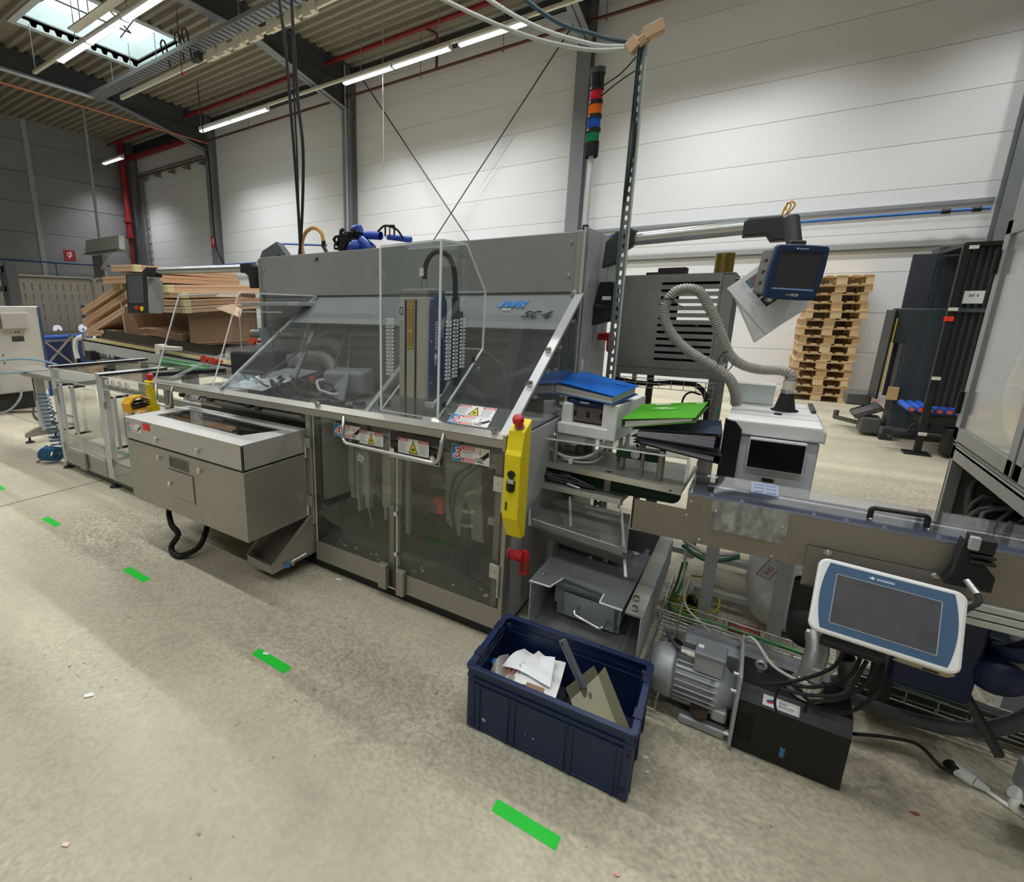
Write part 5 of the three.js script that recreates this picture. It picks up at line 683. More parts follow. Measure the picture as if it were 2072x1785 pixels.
  obj('suction_bend', tube([[0.298, 0.35, -2.07], [0.302, 0.40, -2.08], [0.308, 0.45, -2.11], [0.30, 0.485, -2.15]], 0.034, 24, 16), std('#a7a8a6', 0.35, 0.6), t);
  obj('filter_housing', [rbox(0.13, 0.16, 0.13, 0.06, 0.285, 0.475, -2.2, 0, 0, 0, 5), cyl(0.05, 0.16, 0.27, 0.56, -2.22)], M.rubber, t);
}
{ // blue crate with rubbish
  const cx = -0.463, cz = -1.716, ry = 0.041, L = 0.61, D = 0.41, H = 0.28;
  const t = thing('plastic_crate', 'dark blue ribbed plastic crate full of rubbish, standing open on the floor', 'crate', [cx, 0, cz], ry);
  const m = std('#16294f', 0.42, 0, { bumpMap: grain, bumpScale: 0.0006 }); const w = 0.006; const y0 = 0.004;
  const wall = (nm, g) => obj(nm, g, m, t, true);
  wall('floor', rbox(L - 0.04, 0.008, D - 0.04, 0.003, 0, 0.012, 0));
  wall('wall', [plate([[-L / 2 + 0.018, y0, D / 2 - 0.018], [L / 2 - 0.018, y0, D / 2 - 0.018], [L / 2 - 0.012, H - 0.01, D / 2 - 0.012], [-L / 2 + 0.012, H - 0.01, D / 2 - 0.012]], w)]);
  wall('wall', [plate([[-L / 2 + 0.018, y0, -D / 2 + 0.018], [L / 2 - 0.018, y0, -D / 2 + 0.018], [L / 2 - 0.012, H - 0.01, -D / 2 + 0.012], [-L / 2 + 0.012, H - 0.01, -D / 2 + 0.012]], w)]);
  for (const s of [-1, 1]) wall('wall', [plate([[s * (L / 2 - 0.018), y0, -D / 2 + 0.018], [s * (L / 2 - 0.018), y0, D / 2 - 0.018], [s * (L / 2 - 0.012), H - 0.01, D / 2 - 0.012], [s * (L / 2 - 0.012), H - 0.01, -D / 2 + 0.012]], w)]);
  const fr = slab(rrect(-L / 2, L / 2, -D / 2, D / 2, 0.02), 0.014, [rrect(-L / 2 + 0.024, L / 2 - 0.024, -D / 2 + 0.024, D / 2 - 0.024, 0.012)], 0.003).rotateX(-Math.PI / 2).translate(0, H - 0.014, 0); wall('rim', fr);
  wall('rim_ledge', slab(rrect(-L / 2 + 0.002, L / 2 - 0.002, -D / 2 + 0.002, D / 2 - 0.002, 0.02), 0.007, [rrect(-L / 2 + 0.02, L / 2 - 0.02, -D / 2 + 0.02, D / 2 - 0.02, 0.012)], 0.002).rotateX(-Math.PI / 2).translate(0, H - 0.05, 0));
  wall('rim_ledge', slab(rrect(-L / 2 + 0.004, L / 2 - 0.004, -D / 2 + 0.004, D / 2 - 0.004, 0.02), 0.006, [rrect(-L / 2 + 0.02, L / 2 - 0.02, -D / 2 + 0.02, D / 2 - 0.02, 0.012)], 0.002).rotateX(-Math.PI / 2).translate(0, H - 0.075, 0));
  for (const x of [-0.245, -0.13, -0.105, 0.08, 0.105, 0.245]) for (const s of [1, -1]) wall('rib', rbox(0.006, H - 0.07, 0.012, 0.002, x, (H - 0.07) / 2 + 0.004, s * (D / 2 - 0.012)));
  for (const z of [-0.15, 0, 0.15]) for (const s of [-1, 1]) wall('rib', rbox(0.012, H - 0.07, 0.006, 0.002, s * (L / 2 - 0.012), (H - 0.07) / 2 + 0.004, z));
  for (const x of [-0.28, 0.28]) for (const s of [-1, 1]) wall('corner_post', rbox(0.035, H - 0.03, 0.03, 0.012, x, (H - 0.03) / 2 + 0.002, s * (D / 2 - 0.02)));
  wall('skirt', slab(rrect(-L / 2 + 0.012, L / 2 - 0.012, -D / 2 + 0.012, D / 2 - 0.012, 0.02), 0.014, [rrect(-L / 2 + 0.03, L / 2 - 0.03, -D / 2 + 0.03, D / 2 - 0.03, 0.012)], 0.003).rotateX(-Math.PI / 2));
  for (const [x, y] of [[-0.275, 0.045], [0.275, 0.05], [0.285, 0.19]]) obj('peg_hole', cyl(0.006, 0.004, x, y, D / 2 - 0.003, Math.PI / 2), M.black, t, true);
  obj('worn_mark', [place(new THREE.CircleGeometry(0.009, 10), -0.225, 0.06, D / 2 - 0.0115), place(new THREE.CircleGeometry(0.003, 8), -0.06, 0.085, D / 2 - 0.0115), place(new THREE.CircleGeometry(0.004, 8), -0.03, 0.08, D / 2 - 0.0115)], std('#9aa5bd', 0.7), t, true);
  for (const [s, z] of [[-1, -0.1], [-1, 0.1], [1, -0.1], [1, 0.1]]) obj('rim_notch', rbox(0.03, 0.012, 0.05, 0.002, s * (L / 2 - 0.014), H - 0.002, z), std('#0e1a3e', 0.5), t, true);
  // rubbish
  const mk = (nm, lab, cat, g, mat) => single(nm, lab, cat, g, mat);
  const sheetOf = (P, bend = 0.02, n = 6, th = 0.0012) => { const c = P.map(vv), pos = [], idx = []; for (let i = 0; i <= n; i++) for (let j = 0; j <= n; j++) { const u = i / n, v = j / n, a = c[0].clone().lerp(c[1], u), b = c[3].clone().lerp(c[2], u), p = a.lerp(b, v); p.y += bend * (Math.sin(u * Math.PI * 1.3 + v * 2) * 0.6 + Math.sin(v * 5 + u * 3) * 0.4); pos.push(p.x, p.y, p.z); } for (let i = 0; i < n; i++) for (let j = 0; j < n; j++) { const a = i * (n + 1) + j; idx.push(a, a + 1, a + n + 1, a + 1, a + n + 2, a + n + 1); } const g = new THREE.BufferGeometry(); g.setAttribute('position', new THREE.Float32BufferAttribute(pos, 3)); g.setAttribute('uv', new THREE.Float32BufferAttribute(new Float32Array(pos.length / 3 * 2), 2)); g.setIndex(idx); g.computeVertexNormals(); const g2 = g.clone(); g2.translate(0, -th, 0); const ix = []; for (let k = 0; k < idx.length; k += 3) ix.push(idx[k], idx[k + 2], idx[k + 1]); g2.setIndex(ix); g2.computeVertexNormals(); return [g, g2]; };
  const pm = printMat(canvasTex(256, 256, g => { g.fillStyle = '#f4f5f6'; g.fillRect(0, 0, 256, 256); lines(g, 20, 20, 90, 10, 14, 3); g.fillStyle = '#8b9199'; g.fillRect(140, 30, 70, 6); g.fillRect(130, 120, 60, 4); }));
  mk('crumpled_paper', 'white printed sheet lying crumpled on top in the blue crate', 'paper', sheetOf([[-0.69, 0.175, -1.70], [-0.66, 0.18, -1.86], [-0.52, 0.20, -1.84], [-0.49, 0.17, -1.70]], 0.02), pm);
  mk('crumpled_paper', 'second white sheet sticking out under the first in the blue crate', 'paper', sheetOf([[-0.64, 0.15, -1.66], [-0.60, 0.19, -1.87], [-0.48, 0.18, -1.86], [-0.46, 0.15, -1.68]], 0.018), M.paper);
  mk('plastic_bag', 'crumpled clear plastic bag with brown strips at the left in the blue crate', 'bag', [sheetOf([[-0.73, 0.11, -1.62], [-0.70, 0.20, -1.78], [-0.62, 0.19, -1.72], [-0.60, 0.12, -1.60]], 0.05, 8), sheetOf([[-0.67, 0.12, -1.60], [-0.62, 0.17, -1.70], [-0.55, 0.13, -1.64], [-0.56, 0.11, -1.58]], 0.05, 8)], phy('#dcdad4', 0.3, { transmission: 0.55, thickness: 0 }));
  for (const k of [0, 1, 2]) mk('paper_strip', ['brown paper strip in the plastic bag, the left one', 'brown paper strip in the plastic bag, the middle one', 'brown paper strip in the plastic bag, the right one'][k], 'scrap', sheetOf([[-0.70 + k * 0.02, 0.13, -1.63], [-0.67 + k * 0.02, 0.20, -1.75], [-0.66 + k * 0.02, 0.20, -1.75], [-0.69 + k * 0.02, 0.13, -1.62]], 0.012, 4), std('#b98f72', 0.8));
  mk('cardboard_piece', 'torn brown cardboard piece upright in the middle of the blue crate', 'cardboard', [plate([[-0.60, 0.07, -1.60], [-0.51, 0.06, -1.59], [-0.50, 0.19, -1.66], [-0.57, 0.18, -1.67]], 0.004)], M.cardboard);
  mk('red_wrapper', 'crumpled red wrapper beside the torn cardboard in the blue crate', 'wrapper', sheetOf([[-0.61, 0.10, -1.60], [-0.60, 0.15, -1.66], [-0.56, 0.15, -1.65], [-0.58, 0.10, -1.59]], 0.02, 5), std('#b5222a', 0.4));
  mk('blue_cap', 'small blue cap at the left wall inside the blue crate', 'cap', [cyl(0.014, 0.02, -0.73, 0.16, -1.72, 0.6)], std('#2f7fd0', 0.4));
  mk('plastic_film', 'grey translucent film ball in front of the shovel in the blue crate', 'film', sheetOf([[-0.52, 0.06, -1.57], [-0.50, 0.13, -1.66], [-0.38, 0.12, -1.64], [-0.36, 0.05, -1.57]], 0.04, 8), phy('#c9c9c6', 0.3, { transmission: 0.45, thickness: 0 }));
  mk('paper_scrap', 'white paper ball at the front wall in the blue crate', 'scrap', sheetOf([[-0.42, 0.07, -1.56], [-0.41, 0.12, -1.60], [-0.36, 0.11, -1.59], [-0.36, 0.06, -1.56]], 0.03, 6), M.paper);
  mk('rubbish', 'dark loose rubbish filling the bottom of the blue crate', 'rubbish', (() => { const o = []; for (let k = 0; k < 60; k++) o.push(rbox(rnd(0.03, 0.09), rnd(0.02, 0.05), rnd(0.03, 0.08), 0.008, rnd(-0.70, -0.23), 0.02 + rnd(0, 0.055), rnd(-1.86, -1.57), rnd(0, 1), rnd(0, 3), rnd(0, 1))); return o; })(), std('#34373d', 0.8)).userData.kind = 'stuff';
  const s = thing('dust_shovel', 'grey metal dustpan shovel with tube handle leaning in the blue crate', 'shovel', [-0.3, 0.05, -1.68]);
  obj('handle', rod([-0.475, 0.355, -1.76], [-0.375, 0.205, -1.735], 0.015, 14), std('#6f7a7f', 0.4, 0.3), s); obj('grip_hole', cyl(0.004, 0.032, -0.47, 0.348, -1.758, Math.PI / 2), M.black, s);
  obj('shank', tube([[-0.375, 0.205, -1.735], [-0.36, 0.17, -1.715], [-0.31, 0.12, -1.68]], 0.012, 16), std('#6f6c5c', 0.5, 0.3), s);
  const q = [[-0.405, 0.175, -1.68], [-0.34, 0.235, -1.80], [-0.20, 0.10, -1.66], [-0.28, 0.045, -1.58]]; obj('blade', [plate(q, 0.003), plate([q[1], q[2], [q[2][0] + 0.01, q[2][1] + 0.05, q[2][2] - 0.02], [q[1][0] + 0.02, q[1][1] + 0.035, q[1][2] - 0.015]], 0.003), plate([q[0], q[1], [q[1][0] - 0.02, q[1][1] + 0.03, q[1][2]], [q[0][0] - 0.02, q[0][1] + 0.04, q[0][2]]], 0.003)], std('#8d8a70', 0.5, 0.35), s);
  obj('blade_rib', tube([[-0.35, 0.20, -1.73], [-0.33, 0.16, -1.71], [-0.24, 0.078, -1.625]], 0.006, 16), std('#98957c', 0.5, 0.35), s);
}
{ // cabinet with louvres behind, on a rack
  const t = thing('louvred_cabinet', 'grey sheet-metal cabinet with rows of long vent slots on a wire rack behind the outlet', 'cabinet', [-0.48, 0, -3.95]);
  const vents = []; for (let k = 0; k < 12; k++) { const y = 1.768 - k * 0.0425; const wv = 0.31; vents.push(rrect(-0.553, -0.243, y - 0.010, y + 0.006, 0.0078, 4)); }
  obj('front_panel', slab([[-0.785, 1.24], [-0.235, 1.24], [-0.235, 1.82], [-0.785, 1.82]], 0.004, vents).translate(0, 0, -3.6), M.paintGrey, t);
  obj('side_panel', span(-0.235, -0.231, 1.24, 1.82, -4.25, -3.6), M.paintGrey, t); obj('side_panel', span(-0.785, -0.781, 1.24, 1.82, -4.25, -3.6), M.paintGrey, t); obj('top_panel', span(-0.785, -0.17, 1.818, 1.822, -4.25, -3.595), M.paintGrey, t); obj('bottom_panel', span(-0.785, -0.17, 1.236, 1.24, -4.25, -3.6), M.paintGrey, t); obj('back_panel', [span(-0.785, -0.53, 1.24, 1.82, -4.25, -4.245), span(-0.53, -0.235, 1.75, 1.82, -4.25, -4.245), span(-0.53, -0.235, 1.24, 1.53, -4.25, -4.245)], M.blackMatt, t);
  obj('corner_post', span(-0.231, -0.17, 0, 1.815, -3.64, -3.6, 0.004), M.paintGrey, t); obj('corner_post', span(-0.785, -0.75, 0, 1.235, -3.64, -3.6, 0.004), M.paintGrey, t); for (const x of [-0.785, -0.2]) obj('corner_post', span(x, x + 0.03, 0, 1.815, -4.25, -4.22, 0.004), M.paintGrey, t);
  obj('lower_rail', span(-0.785, -0.17, 1.19, 1.235, -3.62, -3.595, 0.003), M.paintGrey, t);
  obj('fan_unit', [cyl(0.10, 0.12, -0.42, 1.43, -3.85, Math.PI / 2), rbox(0.4, 0.12, 0.3, 0.01, -0.45, 1.33, -3.85)], std('#2b2c2d', 0.6), t);
  const wires = []; for (let k = 0; k < 9; k++) wires.push(rod([-0.78 + k * 0.07, 1.11, -3.58], [-0.78 + k * 0.07, 1.17, -3.58], 0.0025, 6)); for (const y of [1.11, 1.14, 1.17]) wires.push(rod([-0.80, y, -3.58], [-0.19, y, -3.58], 0.0025, 6)); for (let k = 0; k < 7; k++) wires.push(rod([-0.24, 0.72 + k * 0.07, -3.57], [-0.19, 0.72 + k * 0.07, -3.57], 0.0025, 6)); for (const x of [-0.24, -0.2]) wires.push(rod([x, 0.70, -3.57], [x, 1.17, -3.57], 0.0025, 6));
  obj('wire_tray', wires, M.steelBright, t).userData = { kind: 'stuff' };
  obj('cable', tube([[-0.78, 1.15, -3.6], [-0.6, 1.13, -3.62], [-0.4, 1.15, -3.62], [-0.28, 1.14, -3.6], [-0.225, 1.05, -3.58], [-0.215, 0.85, -3.58], [-0.215, 0.7, -3.58]], 0.016, 40, 8), M.rubber, t); obj('cable', tube([[-0.36, 0.9, -3.6], [-0.355, 1.05, -3.6], [-0.32, 1.10, -3.6], [-0.26, 1.09, -3.6]], 0.006, 24), M.rubber, t);
  obj('dark_support', span(-0.62, -0.58, 0, 1.23, -3.9, -3.86), std('#4a443e', 0.7), t);
  obj('green_tag', rbox(0.012, 0.03, 0.02, 0.003, -0.155, 1.01, -3.57), std('#1f9c86', 0.5), t);
  single('dark_block', 'dark foam block lying on top of the louvred cabinet', 'block', [rbox(0.16, 0.045, 0.12, 0.004, -0.52, 1.845, -3.75), rbox(0.08, 0.02, 0.1, 0.003, -0.63, 1.833, -3.75)], std('#2b2523', 0.9));
  const b = thing('brass_drum', 'brass coloured open cylinder standing on top of the louvred cabinet', 'cylinder', [-0.25, 1.822, -3.82]);
  obj('wall', lathe([[0.052, 0], [0.052, 0.125], [0.050, 0.125], [0.050, 0.002]], 32).translate(-0.25, 1.823, -3.82), std('#8d7a3f', 0.3, 0.8), b); obj('base', cyl(0.051, 0.004, -0.25, 1.825, -3.82), std('#7a6a38', 0.4, 0.7), b);
}
{ // slotted channel post with tied-up cables
  const t = thing('channel_post', 'tall slotted galvanised channel post with taped cardboard at its top and cables led overhead', 'post', [-0.72, 0, -3.12]);
  const g = std('#94a09e', 0.4, 0.6, { map: patch }); const x = -0.715, z = -3.2, y1 = 2.98;
  const hs = []; for (let k = 0; k < 56; k++) { const y = 0.1 + k * 0.05; hs.push(rrect(-0.007, 0.007, y, y + 0.028, 0.0065, 3)); }
  obj('web', slab([[-0.02, 0], [0.02, 0], [0.02, y1], [-0.02, y1]], 0.003, hs).translate(x, 0, z), g, t);
  for (const s of [-1, 1]) obj('flange', span(x + s * 0.02 - 0.0015, x + s * 0.02 + 0.0015, 0, y1, z, z + 0.03), g, t);
  obj('base_plate', rbox(0.12, 0.008, 0.12, 0.002, x, 0.004, z), g, t);
  obj('riser_cable', tube([[x + 0.026, 0.05, z + 0.02], [x + 0.026, 1.0, z + 0.022], [x + 0.026, 2.0, z + 0.02], [x + 0.024, 2.9, z + 0.02]], 0.006, 40), std('#c9cbc4', 0.5), t); obj('riser_cable', tube([[x - 0.01, 2.2, z + 0.02], [x + 0.004, 2.5, z + 0.02], [x - 0.008, 2.7, z + 0.02], [x - 0.01, 2.95, z + 0.02]], 0.008, 30), std('#1e2c33', 0.5), t);
  obj('cardboard_wrap', [rbox(0.10, 0.06, 0.05, 0.006, x + 0.045, 3.02, z + 0.01, 0, 0.3, 0.35), rbox(0.06, 0.07, 0.05, 0.006, x - 0.045, 2.975, z + 0.01, 0, -0.2, 0.6), rbox(0.05, 0.05, 0.06, 0.01, x, 2.985, z + 0.01, 0.3, 0, 0.5)], std('#c6a684', 0.8), t);
  const wm = [std('#c8cdc6', 0.5), std('#c8cdc6', 0.5), std('#27474f', 0.5)]; [[[x - 0.03, 2.97, z], [x - 0.3, 3.05, z + 0.02], [x - 0.75, 3.3, z + 0.1], [x - 1.6, 4.0, z + 0.2]], [[x - 0.03, 2.96, z], [x - 0.33, 3.02, z + 0.05], [x - 0.8, 3.22, z + 0.2], [x - 1.9, 3.9, z + 0.4]], [[x - 0.02, 2.98, z], [x - 0.25, 3.08, z], [x - 0.6, 3.3, z + 0.04], [x - 1.4, 4.1, z + 0.1]]].forEach((P, i) => obj('overhead_cable', tube(P, 0.011, 40), wm[i], t));
  for (const P of [[[x - 0.02, 2.93, z], [x - 0.11, 2.87, z - 0.03], [-0.95, 2.84, -3.28]], [[x - 0.02, 2.86, z], [x - 0.12, 2.83, z - 0.03], [-0.93, 2.80, -3.28]]]) obj('tie_wire', tube(P, 0.004, 12), M.black, t);
  // signal tower
  const s = thing('signal_tower', 'signal tower with red, orange, blue and green lenses on a white pole', 'signal light', [-0.965, 2.03, -3.3]);
  const tx = -0.967, tz = -3.3; const lens = (y0, y1, c, nm) => { const m = obj(nm, [cyl(0.037, y1 - y0, tx, (y0 + y1) / 2, tz, 0, 0, 0, 24)], phy(c, 0.15, { clearcoat: 0.6 }), s); };
  obj('foot', lathe([[0.045, 0], [0.045, 0.01], [0.022, 0.03], [0.018, 0.09], [0, 0.09]], 20).translate(tx, 2.02, tz), M.blackMatt, s); obj('pole', rod([tx, 2.10, tz], [tx, 2.50, tz], 0.0145, 18), M.white, s);
  obj('base', lathe([[0.034, 0], [0.038, 0.01], [0.038, 0.075], [0.04, 0.08], [0, 0.08]], 24).translate(tx, 2.487, tz), M.blackMatt, s);
  const cols = [['#0c7a46', 'green_lens'], ['#124fae', 'blue_lens'], ['#ef6a12', 'orange_lens'], ['#d11426', 'red_lens']];
  cols.forEach(([c, n], k) => { const y0 = 2.567 + k * 0.0725; lens(y0, y0 + 0.052, c, n); obj('ring', [cyl(0.040, 0.0215, tx, y0 + 0.0625, tz, 0, 0, 0, 24)], M.blackMatt, s); obj('tab', rbox(0.014, 0.012, 0.004, 0.001, tx - 0.022, y0 + 0.062, tz + 0.034, 0, -0.55), M.paintLight, s); });
  obj('siren', [cyl(0.0375, 0.062, tx, 2.89, tz, 0, 0, 0, 24)], std('#1b1a20', 0.2), s); obj('cap', cyl(0.042, 0.03, tx, 2.936, tz, 0, 0, 0, 24), std('#3a3a3b', 0.6), s);
}
{ // monitor on its swing arm
  const t = thing('arm_terminal', 'dark blue framed touch terminal hanging on a steel swing arm, upper right', 'terminal', [-0.8, 1.5, -3.25]);
  obj('bracket', [slab([[0, 0.02], [0, 0.16], [0.05, 0.17], [0.19, 0.15], [0.19, 0.07]], 0.14, [], 0.006).translate(-0.925, 1.475, -3.36), rbox(0.2, 0.02, 0.15, 0.004, -0.83, 1.62, -3.29)], M.black, t);
  obj('bearing', [slab([[-0.06, 0], [0.06, 0], [0.06, 0.12], [0.035, 0.14], [-0.04, 0.14], [-0.055, 0.05]], 0.09, [], 0.006).translate(-0.80, 1.63, -3.33)], M.blackMatt, t); obj('label', box(0.05, 0.022, 0.002, -0.79, 1.675, -3.238), M.white, t); obj('leaflet', plate([[-0.885, 1.62, -3.3], [-0.87, 1.62, -3.3], [-0.845, 1.78, -3.3], [-0.86, 1.78, -3.3], [-0.895, 1.68, -3.3]], 0.006), M.paper, t);
  obj('upright', [cyl(0.03, 0.22, -0.79, 1.80, -3.28, 0, 0, 0, 24), ...[-1, 0, 1].map(k => cyl(0.006, 0.22, -0.79 + k * 0.02, 1.80, -3.25, 0, 0, 0, 8))], M.alu, t);
  obj('elbow', [slab([[-0.045, -0.10], [0.045, -0.08], [0.045, -0.02], [0.10, 0.01], [0.125, 0.03], [0.125, 0.10], [0.10, 0.115], [0.02, 0.105], [-0.035, 0.05]], 0.085, [], 0.012).translate(-0.79, 1.95, -3.32)], M.darkGrey, t);
  obj('arm_tube', [cyl(0.036, 0.62, 0, 0, 0, 0, 0, 0, 28)].map(g => between(g, [-0.68, 2.005, -3.28], [-0.13, 2.02, -3.23])), M.steelBright, t);
  obj('elbow', [slab([[0, 0.03], [0, 0.105], [0.02, 0.12], [0.15, 0.12], [0.20, 0.06], [0.20, 0.0], [0.12, 0.0], [0.10, 0.03]], 0.085, [], 0.012).translate(-0.15, 1.94, -3.27)], M.darkGrey, t);
  // terminal: face turned to the right of the viewer
  const o = V(0.088, 1.772, -2.90), ux = V(0.94, -0.075, -0.33).normalize(), n0 = V(0.33, -0.06, 0.94).normalize(), uy = new THREE.Vector3().crossVectors(n0, ux).normalize(), n = new THREE.Vector3().crossVectors(ux, uy);
  const F = g => { const list = Array.isArray(g) ? g.flat(3) : [g]; for (const q of list) q.applyMatrix4(new THREE.Matrix4().makeBasis(ux, uy, n).setPosition(o)); return list; };
  const w = 0.105, h = 0.118; const out = []; for (let k = 0; k <= 8; k++) { const a = -1 + k / 4; out.push([w - 0.006 * a * a, a * (h - 0.012)]); } for (let k = 0; k <= 8; k++) { const a = 1 - k / 4; out.push([a * (w - 0.014), h - 0.003 * a * a]); } for (let k = 0; k <= 8; k++) { const a = 1 - k / 4; out.push([-w + 0.006 * a * a, a * (h - 0.012)]); } for (let k = 0; k <= 8; k++) { const a = -1 + k / 4; out.push([a * (w - 0.014), -h + 0.003 * a * a]); }
  obj('bezel', F([slab(out, 0.04, [rrect(-0.078, 0.082, -0.075, 0.085, 0.004, 2)], 0.007).translate(0, 0, -0.04)]), M.navy, t);
  obj('screen', F([slab(rrect(-0.08, 0.084, -0.077, 0.087, 0.003, 2), 0.02).translate(0, 0, -0.026)]), std('#3b3a3e', 0.45), t);
  obj('screen_sill', F([plate([[-0.078, -0.075, 0.0], [0.082, -0.075, 0.0], [0.082, -0.068, -0.006], [-0.078, -0.068, -0.006]], 0.002)]), std('#5c78a4', 0.5), t);
  obj('back_shell', F([rbox(0.175, 0.205, 0.15, 0.015, -0.008, 0.0, -0.11)]), std('#77726b', 0.5, 0.1), t); for (const y of [-0.05, 0.0, 0.05]) obj('vent_notch', F([rbox(0.006, 0.014, 0.03, 0.002, -0.096, y, -0.10)]), M.black, t); obj('knob', F([cyl(0.012, 0.03, -0.05, -0.115, -0.07, 0.3)]), M.steelBright, t);
  obj('lettering', F([decal([0.0, 0.101, 0.0012], [1, 0, 0], [0, 1, 0], 0.06, 0.011)]), printMat(canvasTex(256, 48, (g, w2, h2) => { g.fillStyle = '#1c3157'; g.fillRect(0, 0, w2, h2); g.fillStyle = '#e7ecf2'; g.font = 'bold 34px sans-serif'; g.textBaseline = 'middle'; g.fillText('DOMINO', 70, h2 / 2 + 2); g.beginPath(); g.moveTo(40, 2); g.lineTo(62, 24); g.lineTo(40, 46); g.lineTo(18, 24); g.fill(); })), t);
  obj('type_plate', F([decal([0.005, -0.095, 0.0012], [1, 0, 0], [0, 1, 0], 0.05, 0.010)]), printMat(canvasTex(128, 26, g => { g.fillStyle = '#6d7681'; g.fillRect(0, 0, 60, 26); g.fillStyle = '#d9d8c6'; g.fillRect(60, 0, 68, 26); g.fillStyle = '#333'; g.fillRect(70, 8, 46, 10); })), t);
  obj('mount', F([rbox(0.06, 0.05, 0.05, 0.008, 0.0, 0.115, -0.085), rod([0, 0.1, -0.085], [-0.02, 0.24, -0.16], 0.03, 16)]), M.darkGrey, t);
  single('cable_tie', 'yellow cable tie loop on top of the terminal arm', 'cable tie', [tube([[0.0, 2.06, -3.2], [0.01, 2.10, -3.2], [0.03, 2.12, -3.2], [0.045, 2.10, -3.2], [0.02, 2.06, -3.2]], 0.004, 24, 6), tube([[0.015, 2.06, -3.2], [0.03, 2.10, -3.19], [0.015, 2.115, -3.19], [0.012, 2.08, -3.19]], 0.0035, 20, 6)], std('#e2a51d', 0.5));
  const pp = thing('hanging_sheets', 'stack of printed white sheets hanging askew behind the arm terminal', 'papers', [-0.01, 1.5, -3.06]);
  const q = [[-0.155, 1.72, -3.06], [-0.02, 1.86, -3.08], [0.17, 1.64, -3.08], [-0.02, 1.455, -3.06]]; for (let k = 0; k < 3; k++) obj('sheet', plate(q.map(p => [p[0] - k * 0.004, p[1] - k * 0.003, p[2] - 0.006 - k * 0.006]), 0.001), M.paper, pp);
  obj('sheet', (() => { const c = q.map(vv), ce = c[0].clone().add(c[1]).add(c[2]).add(c[3]).multiplyScalar(0.25); ce.z += 0.002; return decal(ce, c[2].clone().sub(c[1]), c[1].clone().sub(c[0]), c[2].distanceTo(c[1]), c[1].distanceTo(c[0])); })(), printMat(canvasTex(384, 256, g => { g.fillStyle = '#eceef1'; g.fillRect(0, 0, 384, 256); for (let i = 0; i < 3; i++) { g.fillStyle = ['#6d7c8e', '#283141', '#39424f'][i]; g.fillRect(30 + i * 74, 60, 62, 100); g.fillStyle = ['#b06a5c', '#1b212c', '#8b95a3'][i]; g.fillRect(44 + i * 74, 76 + i * 10, 26, 50); lines(g, 30 + i * 74, 172, 50, 3, 8, 2); } lines(g, 30, 24, 200, 2, 12, 4); })), pp);
}
